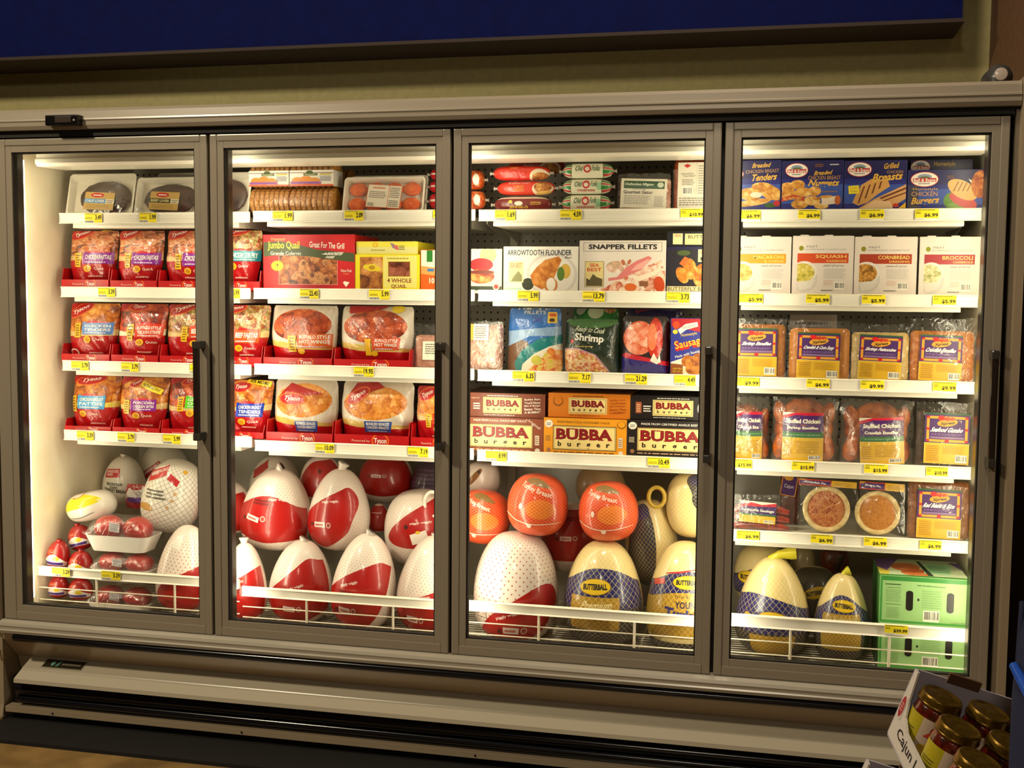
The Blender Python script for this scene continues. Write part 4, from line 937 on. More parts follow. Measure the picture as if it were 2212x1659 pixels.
# ---- quail boxes on the second shelf
QPH = food(['#3a1c10', '#8a4420', '#b86a34', '#d89a60', '#6a2a1c'], 38)
carton('quail_box', 'large red jumbo quail box with green banner on the second shelf', 'box', (569, 507, 766, 623), 1, 'B', 0.345, 0.24, '#c4141c', '#d82a2a', '#c4141c', [
    ('r', 0.17, 0.07, 0.815, 0.66, QPH), ('fr', 0.17, 0.07, 0.815, 0.62, 0.004, '#e8a0a0'),
    ('p', [(0.0, 0.86), (0.2, 0.88), (0.42, 0.80), (0.6, 0.72), (1.0, 0.66), (1.0, 0.49), (0.75, 0.54), (0.5, 0.60), (0.2, 0.62), (0.0, 0.59)], '#46502c'),
    ('t', 'Jumbo Quail', 0.05, 0.70, 0.40, 0.88, '#ece02c', 0, 0.01), ('t', 'Presented', 0.09, 0.89, 0.24, 0.95, '#f0b060'), ('t', 'Grande Colernic', 0.08, 0.62, 0.42, 0.69, WH), ('t', 'Great For The Grill', 0.51, 0.75, 0.89, 0.86, WH, -3, 0.01),
    ('p', [(0.64, 0.635), (0.70, 0.67), (0.70, 0.63)], WH), ('t', 'MANCHESTER', 0.69, 0.62, 0.89, 0.675, WH, 0, 0.03, 0.2), ('t', 'FARMS', 0.68, 0.56, 0.79, 0.605, WH, 0, 0.03, 0.2),
    ('s', 0.155, 0.42, 0.075, 0.105, 18, YEL), ('t', '8', 0.145, 0.41, 0.168, 0.46, '#2a2408', 0, 0.04), ('t', 'COUNT', 0.125, 0.36, 0.185, 0.385, '#6a5a08'),
    ('t', 'Value Pack', 0.85, 0.31, 0.97, 0.36, WH), ('t', '8 Quails', 0.88, 0.26, 0.94, 0.29, '#f0b060'), ('p', [(0.875, 0.11), (0.89, 0.14), (0.945, 0.12), (0.91, 0.03)], WH)],
    side_art=[('r', 0.1, 0.3, 0.9, 0.6, '#46502c')])
YPH = food(['#5a2a10', '#9a5a24', '#c88440', '#e0b078'], 26)
def yellow_front():
    return [('p', [(0, 0), (1, 0), (1, 1), (0, 1)], '#e8d820'), ('r', 0.44, 0.04, 0.96, 0.97, '#e4dc7c'), ('r', 0.07, 0.0, 0.43, 0.93, YPH), ('e', 0.26, 0.62, 0.09, 0.11, '#e0c82a'), ('e', 0.17, 0.64, 0.05, 0.07, '#e0c82a'), ('e', 0.35, 0.58, 0.055, 0.07, '#e0c82a'), ('e', 0.26, 0.62, 0.05, 0.065, '#b88a1c'), ('r', 0.51, 0.36, 0.86, 0.80, '#b8a83a'), ('r', 0.52, 0.37, 0.85, 0.79, food(['#4a2014', '#7a3a24', '#a86048'], 30, 'bag')), ('l', 0.5, 0.86, 0.88, 0.92, 1, '#a89820'), ('t', '4 WHOLE', 0.50, 0.185, 0.88, 0.31, '#8a1a18', 0, 0.01), ('t', 'QUAIL', 0.56, 0.01, 0.80, 0.13, '#8a1a18', 0, 0.01)]
ylow = carton('quail_box', 'yellow four whole quail box with a window, right of the jumbo quail box', 'box', (768, 550, 906, 624), 1, 'B', 0.345, 0.20, '#e8d820', '#ecdf3a', '#dccb1c', yellow_front(), group='yellow quail boxes')
carton('quail_box', 'yellow quail box lying on top of the four whole quail box', 'box', (770, 522, 902, 548), 1, 'B', 0.352, 0.20, '#e6da4c', '#ecdf3a', '#dccb1c', [('r', 0.0, 0.0, 1, 0.55, '#dcd68a'), ('e', 0.31, 0.72, 0.045, 0.2, '#e0a82a'), ('e', 0.31, 0.72, 0.025, 0.11, '#e8d83a'), ('p', [(0.55, 0.92), (0.62, 0.8), (0.68, 0.35), (0.6, 0.45)], '#8a7a9a'), ('p', [(0.6, 0.72), (0.68, 0.7), (0.7, 0.3), (0.64, 0.35)], '#c86a6a'), ('l', 0.7, 0.3, 0.8, 0.7, 3, '#6a6430'), ('l', 0.24, 0.2, 0.5, 0.4, 1, '#a8a040')], z=ylow.location.z + (onY(836, 549, 0.345).z - ylow.location.z), group='yellow quail boxes')
carton('frozen_food_box', 'white and orange box cut off by the second door\'s right frame', 'box', (909, 540, 980, 626), 1, 'B', 0.35, 0.16, '#e8641c', '#efe6d4', '#e8641c', [('r', 0, 0.5, 1, 1, '#efe6d4'), ('p', [(0, 0.6), (0, 0.4), (1, 0.3), (1, 0.5)], '#f0a05a'), ('r', 0.18, 0.7, 0.36, 1, '#2a7a2c'), ('r', 0.2, 0.46, 0.4, 0.53, '#3a7ab8'), ('t', '10', 0.26, 0.16, 0.42, 0.30, WH, 0, 0.03)])
# small vacuum pack beside the second handle
def pouch(name, label, cat, food_rect, sec, lv, mat, lab_rect=None, items=None, film_rect=None, Y=0.345, depth=0.028, lean=-5, rot=0, group=None, rad=0.014, f=None, seedx=0, lab_kind='card', lab_h=None):
    cx, w, zb, h = fr(food_rect, Y); sz = base_z(sec, lv) + (depth + 0.004) * abs(math.sin(R(lean))); H = zb + h - sz
    t = thing(name, label, cat, (cx, Y, sz), (R(lean), 0, 0), group)
    lx = lambda px, py: onY(px, py, Y).x - cx
    lz = lambda px, py: onY(px, py, Y).z - sz
    mb = MB(); n = 20; P = np.zeros((n + 1, n + 1, 3)); q = nz(int(food_rect[0]) + seedx)
    for sg in (-1, 1):
        for i in range(n + 1):
            for j in range(n + 1):
                u, v = 2 * i / n - 1, 2 * j / n - 1
                e = ((1 - abs(u) ** 9) * (1 - abs(v) ** 9)) ** 0.5 if abs(u) < 1 and abs(v) < 1 else 0
                rx = 1 - 0.10 * max(0, (abs(v) - 0.8) / 0.2) ** 3
                P[i, j] = (u * w / 2 * rx + 0.002 * q(v, 0.4) * abs(u), sg * (depth / 2 * e) + depth / 2 + 0.0015 * q(u, v) * e, 0.001 + H * j / n)
        mb.surf(P.copy(), mat, flip=(sg > 0))
    mb.build('packed_food', t)
    if film_rect:
        a, b, c, d = film_rect; film_sheet(t, lx(a, (b + d) / 2), lx(c, (b + d) / 2), 0.002, min(lz((a + c) / 2, b), zmax(sec, lv) - 0.012 - sz), -0.003, int(a), 0.003, f)
    if lab_rect:
        a, b, c, d = lab_rect; ym = (b + d) / 2; z0 = max(lz((a + c) / 2, d), 0.002)
        flat_label(t, lx(a, ym), lx(c, ym), z0, lz((a + c) / 2, b), -0.0065, items, lab_kind, rot=rot)
    return t
PNK = noisy('pale_frozen_meat', '#a86a54', '#d0a08a', 26, 0.5, 0.3, 5, 0.5)
pouch('meat_pouch', 'clear vacuum pouch of pale meat with white label beside the second handle', 'pouch', (894, 724, 984, 795), 1, 'C', PNK, (913, 738, 985, 778), [('l', 0.08, 0.3, 0.5, 0.9, 5, '#5a5248')], (890, 700, 986, 795), Y=0.35)
pouch('meat_pouch', 'clear pouch of pale meat with white label at the third door\'s left edge', 'pouch', (1000, 700, 1082, 797), 1, 'C', PNK, (1012, 700, 1055, 735), [('r', 0, 0, 0.24, 1, '#d8a02a'), ('l', 0.3, 0.1, 0.9, 0.9, 6, '#6a6258')], (998, 694, 1086, 797), Y=0.33, depth=0.06)

# ---- third door, top shelf
OR2 = food(['#a83a14', '#d8561c', '#e87a3a', '#f0b088'], 40, 'bag')
for i, (r, lb) in enumerate([((992, 413, 1050, 452), 'bottom'), ((992, 368, 1048, 410), 'top')]):
    roll_pack('sausage_roll', 'orange printed chub, %s of the pair at the third door\'s left edge' % lb, 'sausage', r, 0.40, OR2, [('e', 0.72, 0.5, 0.12, 0.3, WH)], group='orange printed chubs', seed=i)
SKN = C('#e0361e', 'wrap')
CIR = food(['#7a3a18', '#b86a30', '#e8b060'], 70)
its = lambda up: [('e', 0.8, 0.42, 0.18, 0.55, '#f0dcc0'), ('e', 0.8, 0.55, 0.15, 0.4, CIR), ('e', 0.82, 0.12, 0.13, 0.16, '#f0c068'), ('t', 'Breakfast Lovers', 0.22, 0.78, 0.58, 0.94, '#f0dcd0'), ('t', 'TURKEY', 0.30, 0.5, 0.48, 0.68, '#e8b83a'), ('t', 'SAUSAGE', 0.30, 0.28, 0.48, 0.46, '#e8b83a')]
roll_pack('sausage_roll', 'red turkey sausage chub with breakfast picture, middle of its stack', 'sausage', (1074, 392, 1200, 422), 0.36, SKN, its(0), group='turkey sausage chubs')
roll_pack('sausage_roll', 'plain red chub on top of the turkey sausage stack', 'sausage', (1066, 359, 1190, 390), 0.36, SKN, [('e', 0.82, 0.2, 0.17, 0.6, '#f0dcc0'), ('e', 0.83, 0.12, 0.14, 0.4, CIR), ('r', 0, 0, 0.58, 1, '#d82a1a'), ('t', 'TURKEY', 0.3, 0.78, 0.46, 0.9, '#e8b83a')], group='turkey sausage chubs')
roll_pack('sausage_roll', 'maroon flat-sided chub at the bottom of the turkey sausage stack', 'sausage', (1068, 425, 1194, 460), 0.36, C('#7a1a18', 'wrap'), [('e', 0.5, 0.92, 0.44, 0.07, '#e8e0cc'), ('t', 'JENNIE-O', 0.28, 0.22, 0.60, 0.42, '#f0c83a', 0, 0.02), ('e', 0.44, 0.56, 0.07, 0.14, '#e8e0cc'), ('e', 0.3, 0.66, 0.035, 0.1, '#f0c83a'), ('l', 0.64, 0.45, 0.82, 0.68, 2, '#e8b03a')], group='turkey sausage chubs')
roll_pack('sausage_roll', 'dim red chub with breakfast picture at the back of the turkey sausage stack', 'sausage', (1098, 344, 1222, 378), 0.47, C('#a0281a', 'wrap'), [('e', 0.75, 0.35, 0.18, 0.5, '#f0dcc0'), ('e', 0.75, 0.3, 0.15, 0.42, CIR), ('t', 'Breakfast Lovers', 0.3, 0.5, 0.66, 0.65, WH)], group='turkey sausage chubs')
def oldf(txt, pos):
    k = [('r', 0, 0, 1, 1, '#e6e0c4')]
    for a, b in ((0.0, 0.2), (0.8, 1.0)):
        k += [('r', a, 0.62, b, 0.72, '#c41e24'), ('r', a, 0.3, b, 0.54, '#3a8a3c'), ('r', a, 0.12, b, 0.24, '#c41e24'), ('r', a, 0.8, b, 0.88, '#3a8a3c')]
    k += [('r', 0.19, 0.04, 0.81, 0.96, '#4a8a4a'), ('r', 0.20, 0.06, 0.80, 0.94, '#ece6cc'), ('e', 0.50, 0.62, 0.075, 0.24, '#c8202a'), ('e', 0.50, 0.60, 0.045, 0.13, '#f0dcc8'), ('t', 'Old', 0.26, 0.48, 0.42, 0.80, '#2a6a3c', 0, 0.01, 0.15), ('t', 'Folks', 0.58, 0.48, 0.76, 0.80, '#2a6a3c', 0, 0.01, 0.15)]
    if txt: k += [('t', 'WHOLE BEEF SAUSAGE', 0.32, 0.22, 0.68, 0.33, '#c8202a', 0, 0.02), ('r', 0.72, 0.3, 0.8, 0.72, '#9ac89a')]
    return k
OFM = C('#dcd8bc', 'wrap')
roll_pack('sausage_roll', 'striped white beef sausage chub, bottom of the stack of three', 'sausage', (1214, 422, 1320, 457), 0.355, OFM, oldf(1, 0), group='striped white sausage chubs')
roll_pack('sausage_roll', 'striped white beef sausage chub, middle of the stack of three', 'sausage', (1215, 388, 1322, 420), 0.355, OFM, oldf(1, 1), group='striped white sausage chubs')
roll_pack('sausage_roll', 'striped white beef sausage chub, top of the stack of three', 'sausage', (1216, 354, 1326, 386), 0.355, OFM, oldf(0, 2), group='striped white sausage chubs')
pouch('meat_pouch', 'clear pouch of pink gator meat with green-headed white label, top shelf', 'pouch', (1337, 386, 1448, 455), 2, 'A', PNK, (1341, 386, 1440, 450), [('r', 0.06, 0.66, 0.95, 0.92, '#3a5a3a'), ('t', 'Okefenokee Alligator', 0.08, 0.74, 0.72, 0.86, '#e8ecd8', 0, 0.02), ('e', 0.86, 0.8, 0.07, 0.09, '#d0d8c0'), ('t', 'Gourmet Gator', 0.06, 0.48, 0.70, 0.60, '#20242c', 0, 0.02), ('l', 0.25, 0.62, 0.6, 0.66, 1, '#8a8478'), ('l', 0.08, 0.12, 0.68, 0.44, 6, '#a8a296'), ('l', 0.74, 0.05, 0.95, 0.42, 7, '#a8a296')], (1334, 374, 1448, 455), rot=-2)
ORM = noisy('orange_tailmeat', '#a83a10', '#d86a24', 40, 0.4, 0.4, 5, 0.5)
pouch('meat_pouch', 'pouch of orange crawfish tail meat with white label, beside the third door frame', 'pouch', (1455, 343, 1540, 455), 2, 'A', ORM, (1464, 350, 1538, 450), [('p', [(0.16, 0.93), (0.27, 0.97), (0.38, 0.93), (0.27, 0.88)], '#c8262a'), ('t', 'CRAWFISH', 0.08, 0.73, 0.46, 0.77, '#2a2a2a'), ('t', 'TAILMEAT', 0.14, 0.68, 0.52, 0.72, '#2a2a2a'), ('l', 0.12, 0.5, 0.5, 0.64, 4, '#8a8478'), ('b', 0.14, 0.28, 0.42, 0.46), ('l', 0.05, 0.05, 0.95, 0.24, 4, '#8a8478'), ('r', 0.55, 0.3, 0.56, 1, '#b8b0a0'), ('l', 0.6, 0.3, 0.95, 0.95, 12, '#a8a296')], (1453, 333, 1544, 455), Y=0.345)

# ---- third door, second shelf
BRG = food(['#8a1c10', '#c03a1c', '#d8702c', '#e8b060'], 45)
carton('burger_box', 'white box with a red burger picture at the third door\'s left edge', 'box', (985, 538, 1084, 627), 1, 'B', 0.35, 0.14, '#e8d8cc', '#efe6dc', '#3a5a2c', [('e', 0.7, 0.86, 0.18, 0.2, '#e8b888'), ('e', 0.55, 0.62, 0.26, 0.16, '#c0141c'), ('e', 0.56, 0.34, 0.28, 0.18, BRG), ('e', 0.56, 0.44, 0.28, 0.05, '#7a2a14'), ('r', 0, 0, 1, 0.10, '#2a3a1c'), ('e', 0.88, 0.09, 0.075, 0.08, '#e8e0d0'), ('e', 0.88, 0.09, 0.05, 0.055, '#c83a2a')])
FISH = food(['#a8581a', '#cc7c28', '#e09a48'], 60)
carton('fish_box', 'white arrowtooth flounder box with a breaded fillet on a plate', 'box', (1088, 533, 1249, 627), 2, 'B', 0.345, 0.11, '#ece6da', '#e4dccc', '#d8d0c0', [
    ('e', 0.65, 0.36, 0.34, 0.50, '#d8d0c8'), ('e', 0.65, 0.36, 0.30, 0.44, '#e8e2da'), ('e', 0.33, 0.14, 0.08, 0.14, '#2a3018'), ('p', [(0.36, 0.34), (0.40, 0.12), (0.52, 0.02), (0.64, 0.12), (0.78, 0.70), (0.74, 0.78), (0.56, 0.70), (0.44, 0.52)], FISH), ('e', 0.83, 0.44, 0.07, 0.17, '#d8b04a'), ('e', 0.77, 0.38, 0.05, 0.16, '#5a7a2a'), ('e', 0.64, 0.12, 0.09, 0.17, '#c8803a'), ('e', 0.64, 0.14, 0.06, 0.15, '#f0e8dc'),
    ('r', 0.07, 0.18, 0.27, 0.66, '#e0d4a0'), ('t', 'SEA BEST', 0.09, 0.52, 0.25, 0.62, '#c8482a'), ('p', [(0.1, 0.2), (0.25, 0.2), (0.25, 0.34), (0.2, 0.44), (0.14, 0.32)], '#8a8a5a'), ('t', 'ARROWTOOTH FLOUNDER', 0.05, 0.80, 0.91, 0.93, '#243044', 0, 0.01), ('t', 'fillets', 0.82, 0.73, 0.91, 0.78, '#4a4a4a'), ('r', 0, 0, 0.25, 0.05, '#b8d8c8')])
SEAF = food(['#a84a34', '#d88a70', '#e8c8b0', '#f0e4d4', '#c86a3a'], 40)
carton('fish_box', 'white snapper fillets box with a pink fish picture, second shelf', 'box', (1252, 520, 1438, 629), 2, 'B', 0.342, 0.11, '#e0d6cc', '#e4dccc', '#cfc4b6', [
    ('p', [(0.02, 0.0), (0.3, 0.06), (0.5, 0.3), (0.95, 0.62), (1, 0.4), (1, 0.0)], SEAF), ('e', 0.44, 0.48, 0.13, 0.12, food(['#8a9a6a', '#d8a890', '#f0e0d8'], 50)), ('e', 0.51, 0.57, 0.022, 0.06, '#b86a4a', 20), ('e', 0.58, 0.58, 0.02, 0.055, '#b86a4a', -25), ('p', [(0.34, 0.20), (0.5, 0.24), (0.6, 0.34), (0.72, 0.42), (0.84, 0.66), (0.80, 0.70), (0.66, 0.60), (0.55, 0.48), (0.44, 0.28), (0.34, 0.26)], '#d87a78'), ('p', [(0.6, 0.40), (0.72, 0.44), (0.82, 0.60), (0.80, 0.64), (0.66, 0.52)], '#eaa8a0'), ('p', [(0.62, 0.26), (0.95, 0.46), (0.9, 0.34), (0.7, 0.2)], '#f0e0c8'), ('e', 0.6, 0.08, 0.07, 0.08, '#d86a2a'), ('e', 0.93, 0.14, 0.06, 0.16, '#c8481c', 10), ('r', 0.7, 0.1, 0.8, 0.2, '#8a5a3a'),
    ('fr', 0.045, 0.79, 0.955, 0.965, 0.003, '#2a2624'), ('t', 'SNAPPER FILLETS', 0.105, 0.83, 0.90, 0.93, '#16141a', 0, 0.03), ('fr', 0.065, 0.08, 0.285, 0.59, 0.004, '#8a7a4a'), ('r', 0.07, 0.09, 0.28, 0.58, '#dcc88a'), ('t', 'SEA', 0.12, 0.48, 0.23, 0.55, '#c4381c', 0, 0.02), ('t', 'BEST', 0.09, 0.39, 0.26, 0.46, '#c4381c', 0, 0.02), ('p', [(0.08, 0.1), (0.27, 0.1), (0.27, 0.24), (0.2, 0.28), (0.16, 0.34), (0.12, 0.22), (0.08, 0.26)], '#5a5030')])
SHR = food(['#a84a10', '#d8741c', '#e89a3a', '#f0b868'], 55)
carton('shrimp_box', 'dark blue butterfly shrimp box beside the third door\'s right frame', 'box', (1441, 533, 1560, 629), 2, 'B', 0.345, 0.10, '#1c1c44', '#16141e', '#1c1c44', [
    ('r', 0, 0.1, 1, 0.94, '#221e28'), ('e', 0.3, 0.86, 0.12, 0.06, '#4a5a2a'), ('e', 0.28, 0.36, 0.10, 0.2, SHR, 30), ('e', 0.42, 0.5, 0.12, 0.24, SHR, 10), ('e', 0.62, 0.36, 0.14, 0.26, SHR, -10), ('e', 0.8, 0.3, 0.12, 0.24, SHR), ('p', [(0.22, 0.62), (0.32, 0.78), (0.42, 0.72), (0.3, 0.55)], '#d86a2a'), ('r', 0.56, 0.66, 0.82, 0.94, '#ece0a8'), ('t', 'SEA', 0.60, 0.84, 0.76, 0.92, '#c4381c'), ('e', 0.69, 0.73, 0.09, 0.06, '#4a4a2a'), ('r', 0, 0, 1, 0.11, '#e8dca8'), ('t', 'BUTTERFLY BREADED', 0.02, 0.01, 1.0, 0.095, '#3a2a20')])
carton('shrimp_box', 'dark shrimp box lying on top of the butterfly shrimp box', 'box', (1442, 500, 1560, 532), 2, 'B', 0.352, 0.10, '#16141e', '#221e28', '#16141e', [('r', 0.10, 0.12, 0.28, 0.86, '#ece0a8'), ('t', 'SEA', 0.13, 0.62, 0.25, 0.8, '#c4381c'), ('r', 0.32, 0.1, 1.0, 0.84, '#e4d49a'), ('t', 'BUTTERFLY', 0.38, 0.5, 0.95, 0.74, '#4a3a2c'), ('t', 'SHRIMP', 0.62, 0.16, 0.95, 0.4, '#4a3a2c')], z=onY(1500, 532.5, 0.345).z + 0.0016)

# ---- third door, third shelf
TIL = food(['#c8561c', '#e88a3a', '#f0c878', '#d8c83a'], 60, 'bag')
bag('frozen_fish_bag', 'tall blue tilapia fillets bag on the third shelf, third door', 'bag', (1091, 648, 1212, 803), 2, 'C', '#2a6ab8', [
    ('r', 0, 0, 1, 1, '#2c66b0'), ('p', [(0, 0), (0.5, 0), (0.55, 0.2), (0.4, 0.42), (0.0, 0.5)], '#6a4a34'), ('p', [(0, 0.56), (1, 0.64), (1, 0.5), (0.45, 0.5), (0, 0.34)], '#8aa8cc'), ('p', [(0.15, 0), (0.15, 0.12), (0.3, 0.3), (0.6, 0.46), (1, 0.52), (1, 0)], '#1c7a7c'), ('p', [(0.25, 0), (0.3, 0.1), (0.5, 0.24), (0.8, 0.36), (1, 0.40), (1, 0)], '#e8e2d0'), ('p', [(0.36, 0), (0.45, 0.06), (0.62, 0.16), (0.8, 0.34), (1, 0.30), (1, 0)], TIL), ('e', 0.56, 0.16, 0.1, 0.07, '#c8c04a'),
    ('t', 'TILAPIA', 0.10, 0.86, 0.92, 0.99, '#d8d4b8', 0, 0.02), ('t', 'FILLETS', 0.30, 0.80, 0.72, 0.845, '#d8d4b8', 0, 0.01), ('r', 0.76, 0.68, 0.93, 0.83, '#e0b83a'), ('r', 0.79, 0.77, 0.91, 0.81, '#c8481c'), ('e', 0.84, 0.72, 0.05, 0.025, '#3a2a18'), ('t', 'X', 0.44, 0.68, 0.68, 0.76, '#4a4a9a')], seed=31, Y=0.345, depth=0.08, top=0.92, bot=1.0, wr=0.005)
MED = food(['#c8481c', '#e8b078', '#f0e0b0', '#c82a3a', '#d8d04a'], 70, 'bag')
bag('frozen_shrimp_bag', 'dark green ready to cook shrimp bag on the third shelf', 'bag', (1215, 690, 1336, 804), 2, 'C', '#22301e', [
    ('r', 0, 0, 1, 1, '#1e2c1c'), ('e', 0.5, 0.98, 0.5, 0.15, '#3a6a34'), ('p', [(0, 0), (0, 0.44), (0.25, 0.46), (0.6, 0.34), (0.86, 0.0)], '#b88a9a'), ('p', [(0, 0), (0, 0.41), (0.25, 0.43), (0.57, 0.32), (0.82, 0.0)], MED), ('t', 'Ready to Cook', 0.18, 0.72, 0.78, 0.85, '#dce0c8', -5, 0.01, 0.1), ('t', 'Shrimp', 0.20, 0.54, 0.74, 0.72, '#f0ecdc', -4, 0.03), ('l', 0.2, 0.47, 0.6, 0.50, 1, '#c8a83a'), ('e', 0.16, 0.58, 0.03, 0.04, '#c8241c')], seed=32, Y=0.345, depth=0.08, top=0.95, wr=0.005)
bag('frozen_vegetable_bag', 'green and white bag slumped above the dark green shrimp bag', 'bag', (1228, 640, 1342, 704), 2, 'C', '#2a8a34', [('r', 0, 0, 1, 1, '#2c8c38'), ('e', 0.5, 0.5, 0.18, 0.26, '#d8e0b8'), ('e', 0.82, 0.66, 0.16, 0.24, MED), ('e', 0.16, 0.66, 0.12, 0.3, '#e8e8d8'), ('p', [(0.1, 0.1), (0.5, 0.22), (0.9, 0.1), (0.5, 0.04)], '#1c5a24')], seed=33, Y=0.44, depth=0.07, wr=0.008)
SH2 = food(['#a8341c', '#d8603a', '#e8987a', '#f0c8b0'], 24, 'bag')
bag('frozen_shrimp_bag', 'navy bag with large red cooked shrimp picture on the third shelf', 'bag', (1339, 684, 1445, 806), 2, 'C', '#241c5a', [
    ('r', 0, 0, 1, 1, '#2a1e22'), ('e', 0.38, 0.62, 0.34, 0.30, SH2), ('e', 0.72, 0.62, 0.16, 0.36, '#c8301c'), ('e', 0.66, 0.64, 0.10, 0.24, '#e07a50'), ('p', [(0, 0), (1, 0), (1, 0.16), (0.6, 0.24), (0.1, 0.34), (0, 0.24)], '#28207a'), ('p', [(0.02, 0.30), (0.1, 0.36), (0.6, 0.27), (1, 0.2), (1, 0.12), (0.6, 0.2), (0.1, 0.26)], '#c81e34'), ('p', [(0.62, 0.22), (0.70, 0.36), (0.78, 0.24), (0.82, 0.34), (0.84, 0.2), (0.76, 0.16)], WH)], seed=34, Y=0.345, depth=0.08, top=0.95, wr=0.006)
bag('frozen_shrimp_bag', 'dark purple bag leaning behind the navy shrimp bag', 'bag', (1340, 648, 1482, 760), 2, 'C', '#241c44', [('r', 0, 0, 1, 1, '#28204e'), ('t', 'Chicken', 0.16, 0.78, 0.52, 0.92, '#b8342a', 12, 0.01), ('t', 'FROZEN', 0.55, 0.8, 0.9, 0.9, '#7a7aa8', -4), ('p', [(0.7, 0.3), (1, 0.46), (1, 0.34), (0.7, 0.2)], '#7a8a4a')], seed=35, Y=0.44, depth=0.06, wr=0.007)
NUG = food(['#7a3a10', '#b0641c', '#d08a38'], 70)
carton('sausage_box', 'purple and red homestyle sausage ball box beside the third handle', 'box', (1449, 688, 1540, 810), 2, 'C', 0.345, 0.07, '#2a2a8a', '#7a2a3a', '#b01c28', [
    ('p', [(0, 1), (1, 1), (1, 0.72), (0, 0.86)], '#b01c28'), ('p', [(0, 0.86), (1, 0.6), (1, 0.3), (0, 0.1)], '#2c3490'), ('p', [(0, 0.22), (0.3, 0.30), (1, 0.1), (1, 0), (0, 0)], '#e8dcc8'), ('e', 0.42, 0.24, 0.16, 0.11, NUG), ('e', 0.66, 0.26, 0.16, 0.13, NUG), ('e', 0.56, 0.10, 0.2, 0.1, NUG), ('p', [(0, 0.0), (0.3, 0.0), (0.3, 0.18), (0, 0.2)], '#8a4a1c'), ('e', 0.12, 0.88, 0.08, 0.07, '#d8481c'), ('p', [(0.16, 0.80), (0.34, 0.90), (0.62, 0.94), (0.64, 0.86), (0.36, 0.80), (0.22, 0.72)], '#e8e4d8'), ('t', 'TENNESSEE PRIDE', 0.25, 0.83, 0.58, 0.88, '#2a2a5a', 12), ('e', 0.1, 0.76, 0.06, 0.04, '#e8c83a'), ('t', 'Homestyle', 0.24, 0.68, 0.62, 0.75, '#e8c83a', 10), ('t', 'Sausage', 0.08, 0.46, 0.82, 0.66, '#c81c1c', 14, 0.06), ('t', 'Sausage', 0.09, 0.47, 0.81, 0.65, '#f4d43a', 14, 0.0), ('t', 'Made with Sausage', 0.1, 0.34, 0.74, 0.40, WH, 16), ('t', 'KEEP FROZEN', 0.06, 0.09, 0.38, 0.12, '#e8c83a'), ('t', 'NET WT 10 OZ', 0.06, 0.04, 0.38, 0.07, '#e8c83a')])

